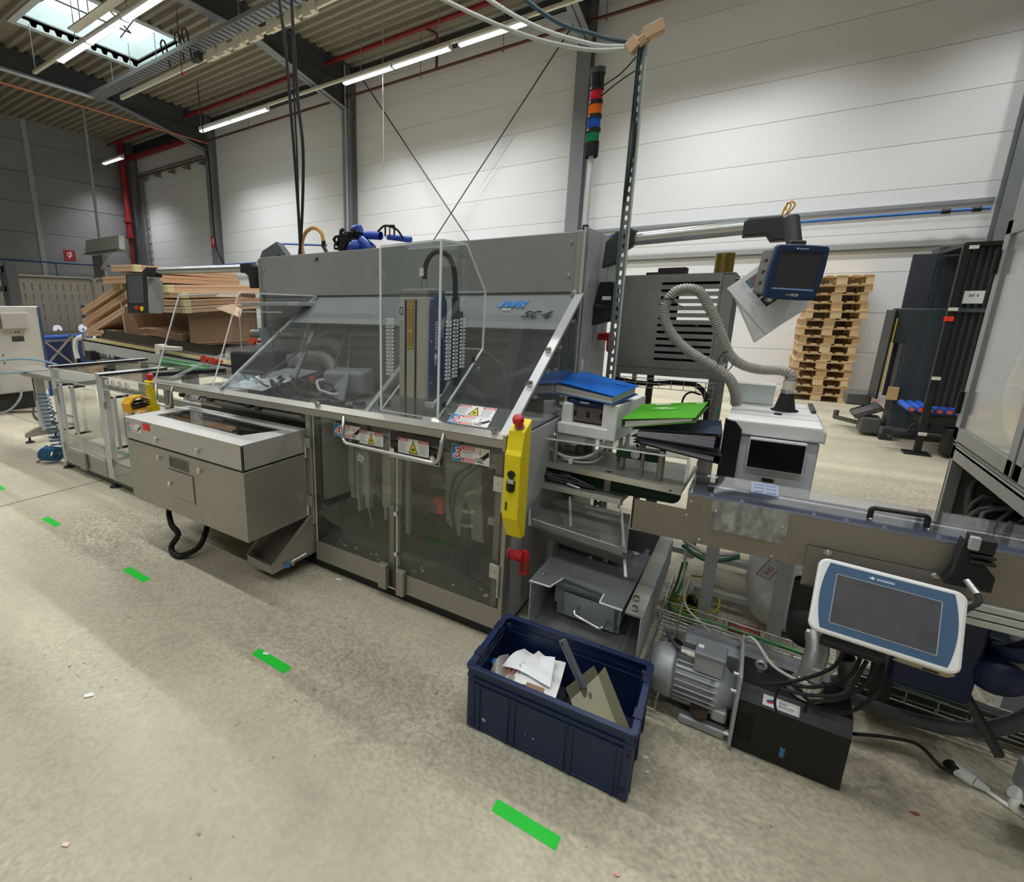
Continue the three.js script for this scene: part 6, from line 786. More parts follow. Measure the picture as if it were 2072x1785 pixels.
{ // white extraction unit with hose
  const t = thing('extraction_unit', 'white fume extraction cabinet with black screen and corrugated hose, behind the conveyor', 'extractor', [0.1, 0, -3.35]);
  const x0 = -0.02, x1 = 0.29, z1 = -3.0, z0 = -3.72;
  obj('body', rbox(0.37, 0.60, 0.68, 0.012, 0.11, 0.69, -3.36), std('#d9dde0', 0.5), t);
  obj('hood', [slab([[-0.09, 0], [0.31, 0], [0.31, 0.055], [0.29, 0.075], [-0.085, 0.075]], 0.72, [], 0.01).translate(0, 0.995, -3.72)], M.white, t);
  obj('hood_seam', box(0.385, 0.001, 0.004, 0.11, 1.0712, -3.18), M.paintLight, t); obj('hood_seam', box(0.35, 0.001, 0.006, 0.13, 1.0712, -3.55), std('#c9bd9c', 0.6), t);
  obj('side_wedge', slab([[-0.098, 0.5], [-0.018, 0.5], [-0.018, 1.02], [-0.05, 1.06], [-0.095, 1.07]], 0.03, [], 0.004).translate(0, 0, -3.02), std('#111213', 0.35), t);
  obj('base_tray', rbox(0.35, 0.03, 0.64, 0.004, 0.11, 0.375, -3.36), M.black, t); obj('stand_rail', bar([-0.30, 0.29, -3.03], [0.28, 0.29, -3.03], 0.05, 0.03), M.alu, t); for (const [x, z] of [[-0.06, -3.1], [0.28, -3.1], [-0.06, -3.62], [0.28, -3.62]]) obj('stand_leg', span(x - 0.015, x + 0.015, 0, 0.37, z - 0.015, z + 0.015), M.darkGrey, t);
  const sc = obj('display', [rbox(0.225, 0.155, 0.03, 0.004, 0.133, 0.915, -2.985)], std('#e8eaec', 0.4), t); obj('display_glass', rbox(0.217, 0.14, 0.004, 0.002, 0.133, 0.913, -2.969), std('#08090a', 0.15), sc);
  obj('catch', rbox(0.05, 0.016, 0.01, 0.002, 0.12, 0.775, -3.014), M.black, t);
  obj('exhaust_cone', lathe([[0.062, 0], [0.062, 0.004], [0.048, 0.008], [0.028, 0.10], [0, 0.10]], 24).translate(0.155, 1.072, -3.42), M.blackMatt, t); obj('small_cap', cyl(0.018, 0.006, 0.125, 1.073, -3.27), M.black, t);
  obj('hose_clamp', [cyl(0.031, 0.022, 0.155, 1.178, -3.42), rbox(0.02, 0.012, 0.02, 0.002, 0.185, 1.18, -3.40)], M.steelBright, t); obj('pipe_joint', cyl(0.03, 0.06, 0.158, 1.205, -3.42), std('#cfcab8', 0.5), t);
  obj('hose', hose([[0.158, 1.22, -3.42], [0.155, 1.265, -3.42], [0.12, 1.285, -3.42], [0.02, 1.285, -3.42], [-0.07, 1.31, -3.40], [-0.13, 1.36, -3.38], [-0.19, 1.48, -3.36], [-0.26, 1.62, -3.34], [-0.33, 1.715, -3.33], [-0.42, 1.72, -3.32], [-0.475, 1.65, -3.32], [-0.475, 1.56, -3.32], [-0.42, 1.46, -3.32], [-0.32, 1.37, -3.32], [-0.2, 1.30, -3.32], [-0.12, 1.235, -3.34], [-0.08, 1.15, -3.4], [-0.07, 1.08, -3.46]], 0.028, 0.0045, 0.013, 14), std('#aeaba2', 0.5, 0.15), t);
  obj('zip_tie', [new THREE.TorusGeometry(0.055, 0.003, 6, 24).applyMatrix4(new THREE.Matrix4().makeRotationY(0.9)).translate(-0.145, 1.325, -3.35)], M.black, t);
  obj('zip_tie', [new THREE.TorusGeometry(0.031, 0.003, 6, 24).rotateX(1.2).translate(-0.468, 1.66, -3.32), rod([-0.45, 1.66, -3.29], [-0.38, 1.62, -3.28], 0.0025)], M.black, t);
  obj('roller_strip', [slab([[0, 0], [0.02, 0], [0.02, 0.28], [0, 0.28]], 0.01).rotateX(-Math.PI / 2).translate(0.27, 1.075, -3.4)], M.darkGrey, t);
  const b = thing('white_carton', 'plain white carton standing on the extraction cabinet behind its hose', 'box', [0.01, 1.07, -3.46]);
  obj('side', rbox(0.2, 0.105, 0.12, 0.003, 0.005, 1.125, -3.62), std('#dbe4e2', 0.6), b); obj('lid', rbox(0.203, 0.008, 0.123, 0.002, 0.005, 1.181, -3.62), M.white, b);
}
// ---------- left part of the line ----------
{ // low clear-door frame module
  const t = thing('infeed_frame', 'low stainless frame module with clear doors and grip bars, left of the swing cabinet', 'machine', [-4.7, 0, -2.4]);
  const z = -2.0; const P = (x0, x1, y0, y1, n = 'post', m = M.alu, d = 0.05) => obj(n, span(x0, x1, y0, y1, z - d, z, 0.003), m, t);
  P(-5.68, -5.61, 0.07, 1.04); P(-4.72, -4.61, 0.08, 1.04); obj('post', span(-5.68, -5.61, 0.07, 1.04, -2.95, -2.9, 0.003), M.alu, t); obj('post', span(-4.72, -4.64, 0.07, 1.04, -2.95, -2.9, 0.003), M.alu, t);
  for (const [x0, x1] of [[-5.61, -4.72], [-4.61, -3.80]]) { obj('sill_panel', span(x0, x1, 0.075, 0.235, z - 0.012, z - 0.006), M.steel, t); obj('shelf', span(x0, x1, 0.24, 0.25, -2.9, z - 0.02), M.steel, t); }
  obj('base_rail', span(-5.66, -3.80, 0.045, 0.07, z - 0.04, z - 0.01), M.darkGrey, t);
  const dz = z + 0.006; [[-5.60, -5.185], [-5.18, -4.735], [-4.60, -4.22], [-4.215, -3.82]].forEach(([x0, x1], i) => { const d = obj('door', span(x0, x1, 0.08, 0.90, dz - 0.002, dz + 0.002), M.clear, t); obj('edge', [span(x0, x0 + 0.004, 0.08, 0.9, dz - 0.003, dz + 0.003)], M.edge, d); });
  for (const [x0, x1] of [[-5.61, -4.72], [-4.60, -3.82]]) { const c = obj('cover', plate([[x0, 0.92, z + 0.004], [x1, 0.92, z + 0.004], [x1, 1.03, z - 0.004], [x0, 1.03, z - 0.004]], 0.004), M.clear, t); obj('edge', [span(x0, x1, 1.027, 1.032, z - 0.006, z), span(x0, x1, 0.918, 0.922, z, z + 0.006)], M.edge, c); obj('top_pane', span(x0, x1, 1.03, 1.034, -2.9, z - 0.005), M.clear, t); }
  for (const [x, y0, y1] of [[-5.37, 0.45, 0.90], [-5.13, 0.44, 0.90], [-4.33, 0.435, 0.89], [-4.05, 0.45, 0.88]]) { const g = obj('grip_bar', span(x - 0.016, x + 0.016, y0, y1, z + 0.03, z + 0.06, 0.006), M.alu, t); for (const y of [y0 + 0.01, y1 - 0.01]) obj('grip_bracket', rbox(0.022, 0.02, 0.14, 0.004, x, y, z - 0.005), M.black, g); }
  for (const x of [-5.20, -5.14]) obj('latch_block', span(x - 0.025, x + 0.025, 0.08, 0.24, z + 0.008, z + 0.03, 0.003), M.steel, t);
  for (const [x, y] of [[-5.6, 0.8], [-5.6, 0.25], [-4.60, 0.78], [-4.60, 0.25]]) obj('hinge', rbox(0.04, 0.07, 0.02, 0.003, x, y, z + 0.01), M.steelBright, t);
  for (const x of [-5.645, -4.665]) for (const zz of [-2.03, -2.9]) obj('levelling_foot', [cyl(0.012, 0.07, x, 0.045, zz), lathe([[0.055, 0], [0.055, 0.008], [0.035, 0.02], [0.014, 0.024], [0, 0.024]], 20).translate(x, 0, zz)], M.rubber, t);
  obj('top_bar', span(-5.69, -5.62, 1.035, 1.05, -2.95, -1.99, 0.003), M.alu, t); obj('bar_seal', span(-5.625, -5.61, 1.03, 1.048, -2.95, -1.99), M.black, t); obj('top_bar', span(-4.72, -4.62, 1.035, 1.05, -2.6, -1.99, 0.003), M.alu, t); obj('bar_seal', span(-4.625, -4.60, 1.03, 1.048, -2.6, -1.99), M.black, t);
  for (const x of [-4.52, -4.40, -4.28, -4.16]) obj('label', decal([x, 0.985, z + 0.006], [1, 0, 0], [0, 1, 0], 0.06, 0.05), P_h4, t);
  obj('inner_rail', [bar([-5.6, 0.78, -2.5], [-3.9, 0.75, -2.5], 0.05, 0.06), bar([-5.5, 0.3, -2.6], [-5.3, 0.75, -2.6], 0.04, 0.04)], M.steel, t); obj('inner_plate', span(-4.95, -4.8, 0.3, 0.9, -2.5, -2.48), std('#b9b4a6', 0.6), t);
  for (const x of [-4.95, -4.83]) obj('knob', [cyl(0.02, 0.03, x, 1.05, -2.2), cyl(0.008, 0.04, x, 1.04, -2.2)], M.black, t);
  obj('chain_guide', [bar([-4.2, 1.05, -2.25], [-3.7, 1.09, -2.6], 0.06, 0.03)], M.rubber, t); obj('green_guide', [bar([-5.2, 1.06, -2.85], [-4.3, 1.04, -2.8], 0.03, 0.012), bar([-5.2, 1.08, -2.9], [-4.3, 1.06, -2.85], 0.02, 0.012)], std('#35a551', 0.5), t);
  const st = thing('roller_table', 'small stainless outlet table on a T-shaped stand at the far left end of the line', 'table', [-7.1, 0, -2.35]);
  obj('top', [rbox(1.5, 0.05, 0.32, 0.004, -6.45, 0.835, -2.38), plate([[-7.45, 0.88, -2.2], [-7.0, 0.865, -2.2], [-7.0, 0.865, -2.5], [-7.5, 0.88, -2.5]], 0.005)], M.steel, st); obj('column', [span(-7.13, -7.03, 0.13, 0.82, -2.40, -2.30, 0.004)], M.alu, st); obj('column_slot', span(-7.095, -7.065, 0.5, 0.78, -2.302, -2.296), M.darkGrey, st);
  obj('cross_foot', slab([[-0.18, 0], [0.18, 0], [0.17, 0.05], [0.05, 0.10], [-0.05, 0.10], [-0.17, 0.05]], 0.05).rotateY(Math.PI / 2).translate(-7.11, 0.07, -2.31), M.steel, st); for (const zz of [-2.17, -2.45]) obj('levelling_foot', [cyl(0.012, 0.06, -7.09, 0.05, zz), lathe([[0.05, 0], [0.05, 0.008], [0.03, 0.018], [0, 0.02]], 18).translate(-7.09, 0, zz)], M.rubber, st);
  obj('side_box', rbox(0.05, 0.08, 0.03, 0.004, -6.6, 0.65, -2.3), std('#4a78c9', 0.5), st); obj('hose', tube([[-5.75, 1.045, -2.1], [-6.3, 1.06, -2.1], [-6.9, 1.03, -2.05], [-7.4, 0.95, -2.0], [-7.6, 0.84, -2.0], [-7.3, 0.84, -2.1], [-7.0, 0.86, -2.2]], 0.011, 60), std('#7fa6bd', 0.4), st);
  // blue spiral hose
  const pts = []; for (let k = 0; k <= 14 * 14; k++) { const a = k / 14 * Math.PI * 2, q = k / (14 * 14); pts.push([-6.02 + 0.16 * q + 0.055 * Math.cos(a), 0.74 - q * 0.56, -2.02 + 0.05 * Math.sin(a)]); }
  for (let k = 1; k <= 9 * 14; k++) { const a = k / 14 * Math.PI * 2, q = k / (9 * 14); pts.push([-5.86 - 0.18 * q * 0.8 + 0.02 * Math.cos(a), 0.085 + 0.075 * Math.cos(a) + 0.02, -2.02 + 0.07 * q + 0.075 * Math.sin(a)]); }
  pts.push([-6.06, 0.03, -1.92], [-6.07, 0.015, -1.90]);
  const sp = thing('spiral_hose', 'blue coiled air hose hanging to the floor at the left end of the frame', 'hose', [-5.95, 0, -2.0]); obj('coil', tube(pts, 0.0065, pts.length * 2, 6), std('#1f5f86', 0.4), sp); obj('coupling', rod([-6.06, 0.03, -1.93], [-6.07, 0.012, -1.88], 0.012, 10), M.steelDark, sp);
}
{ // HMI on its arm
  const t = thing('operator_terminal', 'dark tall touch terminal with red button hanging from a steel arm left of the machine', 'terminal', [-4.6, 1.5, -3.0]);
  obj('arm_tube', rod([-5.32, 1.985, -3.0], [-3.86, 1.955, -3.0], 0.034, 24), M.steelBright, t);
  obj('elbow', [slab([[0, 0], [0.09, 0.0], [0.24, -0.01], [0.24, 0.09], [0.06, 0.10], [-0.02, 0.06], [-0.02, -0.02]], 0.08, [], 0.012).translate(-5.52, 1.93, -3.04)], M.blackMatt, t); obj('elbow', [slab([[0, 0.015], [0, 0.095], [0.14, 0.095], [0.2, 0.06], [0.21, -0.12], [0.12, -0.12], [0.11, -0.02], [0.06, 0.01]], 0.08, [], 0.012).translate(-3.88, 1.90, -3.04)], M.blackMatt, t); obj('collar', cyl(0.045, 0.03, -5.47, 1.925, -3.0), M.paintLight, t);
  const o = V(-5.62, 1.755, -2.92), n = V(0.12, 0.06, 1).normalize(), uy = V(0, 1, -0.06).normalize(), ux = new THREE.Vector3().crossVectors(uy, n).normalize(); const F = g => { const L = Array.isArray(g) ? g.flat(3) : [g]; for (const q of L) q.applyMatrix4(new THREE.Matrix4().makeBasis(ux, uy, n).setPosition(o)); return L; };
  obj('front', F([rbox(0.34, 0.42, 0.02, 0.006, 0, 0, 0)]), std('#2e2f31', 0.4), t); obj('screen', F([rbox(0.26, 0.29, 0.004, 0.002, -0.005, 0.045, 0.011)]), std('#55585c', 0.35), t); obj('back_box', F([rbox(0.32, 0.40, 0.16, 0.008, 0.015, -0.005, -0.09), rbox(0.25, 0.34, 0.06, 0.006, 0.02, -0.01, -0.19)]), M.paintGrey, t);
  obj('emergency_button', F([lathe([[0, 0], [0.016, 0], [0.016, 0.02], [0.024, 0.026], [0.022, 0.045], [0, 0.048]], 18).rotateX(Math.PI / 2).translate(0.05, -0.155, 0.01)]), M.red, t); obj('button_ring', F([cyl(0.026, 0.012, 0.09, -0.16, 0.015, Math.PI / 2)]), M.yellow, t); obj('key_switch', F([cyl(0.014, 0.02, -0.015, -0.15, 0.015, Math.PI / 2)]), M.steelBright, t);
}
{ // carton magazine: table with a pile of flat cartons
  const t = thing('magazine_table', 'long grey magazine table with yellow wooden strips, carrying the pile of flat cartons', 'table', [-6.5, 0, -3.6]);
  obj('front_beam', plate([[-7.467, 1.042, -3.1], [-4.2, 0.90, -3.1], [-4.2, 1.04, -3.1], [-7.467, 1.181, -3.1]], 0.04), M.alu, t); obj('end_plate', plate([[-7.6, 0.95, -3.12], [-7.47, 0.95, -3.1], [-7.47, 1.2, -3.1], [-7.6, 1.22, -3.12]], 0.03), M.steelDark, t); obj('top', plate([[-7.467, 1.175, -3.08], [-4.2, 1.035, -3.08], [-4.2, 1.035, -4.6], [-7.467, 1.175, -4.6]], 0.02), M.steelDark, t);
  for (const k of [0, 1, 2]) obj('wooden_strip', bar([-7.45, 1.19, -3.11 - k * 0.05], [-4.3, 1.055, -3.11 - k * 0.05], 0.02, 0.012), std('#cdbd80', 0.7), t);
  obj('stop_rail', plate([[-7.29, 1.20, -3.24], [-4.6, 1.10, -3.24], [-4.6, 1.20, -3.26], [-7.30, 1.315, -3.26]], 0.015), std('#4a453e', 0.45, 0.4, { map: patch }), t); obj('paper_square', decal([-7.24, 1.285, -3.236], [1, -0.03, 0], [0, 1, 0], 0.05, 0.05), std('#d8c9a2', 0.8), t);
  obj('motor_block', rbox(0.16, 0.12, 0.12, 0.01, -7.22, 0.985, -3.06), M.black, t); obj('cable_wrap', tube([[-7.5, 1.22, -3.1], [-7.6, 1.18, -3.05], [-7.63, 1.05, -3.03], [-7.6, 0.92, -3.03]], 0.03, 30, 8), M.whiteMatt, t); obj('cream_block', rbox(0.09, 0.11, 0.1, 0.004, -5.5, 1.15, -3.06), M.cream, t); obj('cream_block', rbox(0.3, 0.04, 0.1, 0.004, -5.3, 1.17, -3.06), M.cream, t);
  for (const x of [-7.3, -5.2]) for (const z of [-3.2, -4.4]) obj('leg', span(x - 0.04, x + 0.04, 0, x < -6 ? 1.12 : 1.04, z - 0.04, z + 0.04), M.alu, t); obj('white_box', rbox(0.2, 0.2, 0.12, 0.006, -7.15, 0.84, -3.2), M.paintLight, t);
  const card = [std('#c9a684', 0.85, 0, { map: patch }), std('#bf9b79', 0.85, 0, { map: patch }), std('#cfae90', 0.85, 0, { map: patch })], tapeM = std('#d9cfa0', 0.5);
  const LAB = ['flat brown carton lying on top of the carton pile', 'flat brown carton second from the top of the pile, sticking out to the left', 'brown carton third from the top of the pile', 'brown carton fourth from the top of the pile with cream tape', 'brown carton fifth from the top of the pile with cream tape', 'lowest brown carton above the open box of the pile', 'leaning brown carton at the upper left of the pile', 'leaning brown carton in the middle of the left slope', 'leaning brown carton at the bottom of the left slope', 'brown carton corner at the foot of the left slope'];
  const carton = (k, w, h, d, x, y, z, rx, ry, rz, tapes = [[0.5, 1]]) => { const c = thing('carton', LAB[k], 'carton', [x, y - h / 2, z], 0, 'flat cartons on the magazine table'); c.rotation.set(rx, ry, rz); obj('body', rbox(w, h, d, 0.006, 0, h / 2, 0), card[k % 3], c, true);
    obj('lid_gap', box(w + 0.002, 0.004, d + 0.002, 0, h * 0.6, 0), std('#6d5238', 0.9), c, true); obj('tape', [rbox(0.06, h + 0.004, 0.09, 0.002, w / 2 - 0.029, h / 2, d / 2 - 0.043)], tapeM, c, true); return c; };
  carton(0, 0.62, 0.085, 1.55, -6.93, 2.09, -4.22, -0.02, 0.0, -0.03);
  carton(1, 1.0, 0.10, 1.5, -7.0, 1.965, -4.2, 0.0, 0.06, 0.01);
  carton(2, 0.9, 0.085, 1.45, -6.35, 1.86, -4.15, 0.03, 0.02, -0.02); carton(3, 0.95, 0.07, 1.4, -6.1, 1.78, -4.15, 0.03, 0, -0.02); carton(4, 0.95, 0.07, 1.5, -6.05, 1.70, -4.15, 0.045, 0.04, -0.02); carton(5, 1.0, 0.07, 1.5, -6.0, 1.62, -4.15, 0.05, 0, -0.01);
  carton(6, 1.25, 0.09, 0.9, -7.82, 1.72, -3.98, 0, 0.05, 0.30); carton(7, 1.3, 0.10, 0.9, -7.72, 1.58, -3.95, 0, 0.08, 0.32); carton(8, 1.2, 0.09, 0.9, -7.62, 1.42, -3.9, 0, 0.1, 0.33); carton(9, 0.5, 0.08, 0.6, -7.75, 1.245, -3.7, 0, 0.1, 0.05);
  const ob = thing('open_carton', 'large open brown box with raised flap and loose cardboard inside, under the flat cartons', 'carton', [-6.5, 1.18, -3.8]);
  obj('side', span(-7.02, -7.01, 1.2, 1.62, -4.5, -3.45), M.cardboard, ob); obj('back', span(-7.0, -5.6, 1.2, 1.60, -4.5, -4.49), M.cardboardDark, ob); obj('side', span(-5.62, -5.61, 1.15, 1.58, -4.5, -3.5), M.cardboardDark, ob); obj('floor', plate([[-7.0, 1.24, -3.45], [-5.6, 1.18, -3.45], [-5.6, 1.18, -4.5], [-7.0, 1.24, -4.5]], 0.008), M.cardboard, ob); obj('flap', plate([[-7.02, 1.28, -3.42], [-6.85, 1.27, -3.36], [-6.86, 1.57, -3.34], [-7.0, 1.68, -3.42]], 0.006), M.cardboard, ob); obj('inner_flap', plate([[-6.85, 1.55, -3.9], [-5.7, 1.5, -3.9], [-5.7, 1.22, -4.1], [-6.85, 1.26, -4.1]], 0.006), M.cardboardDark, ob);
  for (let k = 0; k < 7; k++) obj('loose_sheet', plate([[-6.75 + rnd(-0.1, 0.1), 1.27 + k * 0.012, -3.5], [-5.75, 1.21 + k * 0.012, -3.48], [-5.75, 1.22 + k * 0.012, -3.9], [-6.7, 1.28 + k * 0.012, -3.9]], 0.005), k % 2 ? M.cardboard : std('#c9a284', 0.85), ob);
  obj('torn_flap', plate([[-5.2, 1.6, -3.6], [-4.7, 1.5, -3.55], [-4.85, 1.58, -3.7], [-5.1, 1.66, -3.75]], 0.005), M.cardboard, ob);
}
{ // on the roof of the rear cabinet
  const b = thing('angle_box', 'small grey wedge-shaped sheet box on the cabinet roof, left of the hanging cables', 'box', [-3.75, 2.025, -3.3], 0.5);
  obj('body', [slab([[-0.16, 0], [0.15, 0], [0.02, 0.17], [-0.12, 0.09]], 0.18, [], 0.004).translate(0, 0, -0.1)], std('#63676a', 0.5, 0.2), b, true); obj('cut_out', slab([[-0.02, 0], [0.1, 0], [0.04, 0.06]], 0.002).translate(0, 0, 0.081), M.black, b, true);
  const h = thing('hose_loop', 'ochre looped hose rising from the cabinet roof beside the hanging cables', 'hose', [-3.3, 2.02, -3.3]); obj('hose', tube([[-3.40, 2.03, -3.3], [-3.43, 2.15, -3.3], [-3.38, 2.25, -3.3], [-3.28, 2.285, -3.3], [-3.19, 2.24, -3.3], [-3.165, 2.16, -3.3]], 0.017, 50, 12), std('#c99a55', 0.6), h); obj('fitting', [rod([-3.165, 2.17, -3.3], [-3.17, 2.12, -3.3], 0.019, 12), rod([-3.17, 2.13, -3.3], [-3.13, 2.07, -3.3], 0.016, 12)], M.black, h); obj('stub', rod([-3.13, 2.08, -3.3], [-3.07, 2.02, -3.3], 0.011, 10), M.darkGrey, h);
  const r = thing('robot_wrist', 'blue and black robot arm with bundled hoses, rising behind the cabinet roof', 'robot', [-3.7, 0, -4.6]);
  const q = (x, y, z) => [x, y, z]; const bl = std('#1c49b4', 0.4), bd = std('#133b94', 0.4);
  obj('arm', [tube([q(-3.55, 2.38, -4.6), q(-3.75, 2.40, -4.6), q(-3.9, 2.38, -4.6), q(-4.0, 2.30, -4.6)], 0.045, 24, 14), rod(q(-3.45, 2.36, -4.6), q(-3.15, 2.31, -4.6), 0.03, 12)], bl, r); obj('wrist', [new THREE.SphereGeometry(0.09, 18, 12).translate(-3.83, 2.26, -4.5), cyl(0.07, 0.18, -3.72, 2.28, -4.55, 0.3, 0, 0.9), rbox(0.13, 0.16, 0.12, 0.04, -3.88, 2.44, -4.6, 0, 0.3, 0.3)], bd, r); obj('gripper_frame', [pipe([[-3.45, 2.36, -4.55], [-3.45, 2.47, -4.55], [-3.33, 2.46, -4.55], [-3.33, 2.36, -4.55]], 0.01, 0.01), rod(q(-3.39, 2.46, -4.55), q(-3.39, 2.36, -4.55), 0.007), tube([q(-3.55, 2.42, -4.55), q(-3.45, 2.47, -4.55), q(-3.3, 2.42, -4.55), q(-3.22, 2.33, -4.55)], 0.012, 20)], M.blackMatt, r);
  obj('column', span(-3.95, -3.65, 0, 2.2, -4.75, -4.5, 0.04), bl, r); const hs = []; for (let k = 0; k < 20; k++) { const a = rnd(0, 6.28), x = -4.05 + rnd(-0.1, 0.1), y = 2.36 + rnd(-0.08, 0.06); hs.push(tube([[x, y - 0.1, -4.55], [x + 0.1 * Math.cos(a), y + 0.1 * Math.sin(a), -4.5], [x + 0.12, y + 0.05, -4.52], [x + 0.2, y + rnd(-0.1, 0.05), -4.55]], rnd(0.008, 0.016), 12, 6)); } obj('hose_bundle', hs, M.blackMatt, r).userData = { kind: 'stuff' }; obj('valve_block', [rbox(0.16, 0.14, 0.12, 0.02, -4.05, 2.32, -4.58), rbox(0.06, 0.05, 0.05, 0.01, -3.95, 2.42, -4.5)], std('#29292b', 0.5), r);
  const k = thing('hanging_cables', 'black cables hanging from the roof down to the machine cabinet', 'cable', [-3.42, 2.02, -3.3]);
  for (const [P, rr] of [[[[-4.1, 8.3, -3.4], [-3.9, 6.5, -3.35], [-3.62, 4.4, -3.3], [-3.53, 3.7, -3.3], [-3.49, 3.1, -3.3], [-3.46, 2.5, -3.3], [-3.45, 2.04, -3.3]], 0.013], [[[-3.6, 8.3, -3.3], [-3.45, 6, -3.27], [-3.385, 4.0, -3.25], [-3.36, 3.3, -3.25], [-3.32, 2.9, -3.25], [-3.36, 2.4, -3.25], [-3.42, 2.03, -3.25]], 0.013], [[[-3.55, 8.3, -3.28], [-3.44, 5.2, -3.27], [-3.42, 4.0, -3.28], [-3.43, 3.3, -3.28], [-3.425, 2.9, -3.28], [-3.43, 2.5, -3.28], [-3.43, 2.03, -3.28]], 0.008]]) obj('cable', tube(P, rr, 80, 8), M.rubber, k);
}
// ---------- far background, left ----------
{
  const t = thing('packing_machine', 'pale grey machine cabinet with small boxes on its side at the far left edge', 'machine', [-10.2, 0, -2.2]);
  obj('housing', span(-11.2, -9.5, 0.28, 1.62, -3.32, 0.2, 0.02), std('#c9c6bd', 0.5, 0.1, { map: patch }), t); obj('base', span(-11.1, -9.6, 0.0, 0.28, -3.2, 0.2), std('#3a3833', 0.8), t); obj('corner_profile', [span(-9.52, -9.49, 0.28, 1.6, -3.34, -3.30)], std('#33456e', 0.5), t); obj('control_box', rbox(0.12, 0.24, 0.35, 0.01, -9.44, 1.40, -2.95), std('#b5b2a8', 0.5, 0.1), t); obj('coupling', [cyl(0.08, 0.1, -9.45, 1.40, -2.68, 0, 0, 1.57), rbox(0.1, 0.14, 0.1, 0.02, -9.45, 1.38, -2.66)], M.darkGrey, t); obj('camera', rbox(0.1, 0.12, 0.16, 0.02, -9.45, 1.40, -2.42), M.black, t); obj('name_plate', box(0.006, 0.08, 0.16, -9.496, 1.12, -2.98), M.darkGrey, t); for (const [y, z] of [[1.22, -2.96], [1.22, -3.0], [0.88, -2.5], [0.88, -2.75], [0.76, -2.5], [0.76, -2.75]]) obj('hole', cyl(0.012, 0.006, -9.497, y, z, 0, 0, 1.57, 10), M.black, t); obj('inner_door', plate([[-9.45, 0.3, -2.3], [-9.45, 0.3, -2.62], [-9.45, 0.78, -2.62], [-9.45, 0.92, -2.3]], 0.02), M.paintLight, t);
  obj('gantry', [span(-10.2, -10.1, 1.62, 2.25, -3.2, -3.1), span(-10.2, -10.1, 2.15, 2.25, -3.2, 0.2), span(-10.2, -10.1, 1.85, 1.93, -3.2, 0.2), span(-10.0, -9.9, 1.62, 2.3, -3.25, -3.1)], std('#4a4c4d', 0.5, 0.3), t); obj('drive', [cyl(0.1, 0.3, -9.6, 1.78, -2.45, 0.4)], M.black, t);
  for (const [P, r] of [[[[-9.45, 0.35, -2.9], [-9.3, 0.2, -2.8], [-9.25, 0.05, -2.6], [-9.4, 0.02, -2.3], [-9.7, 0.02, -2.0]], 0.018], [[[-9.4, 0.02, -3.0], [-8.8, 0.02, -2.8], [-8.2, 0.02, -2.7], [-7.6, 0.02, -2.9]], 0.015], [[[-9.4, 0.02, -2.6], [-8.9, 0.02, -3.0], [-8.2, 0.02, -3.1]], 0.012]]) obj('floor_cable', tube(P, r, 40, 6), r > 0.016 ? std('#8a8f92', 0.5) : M.darkGrey, t);
}
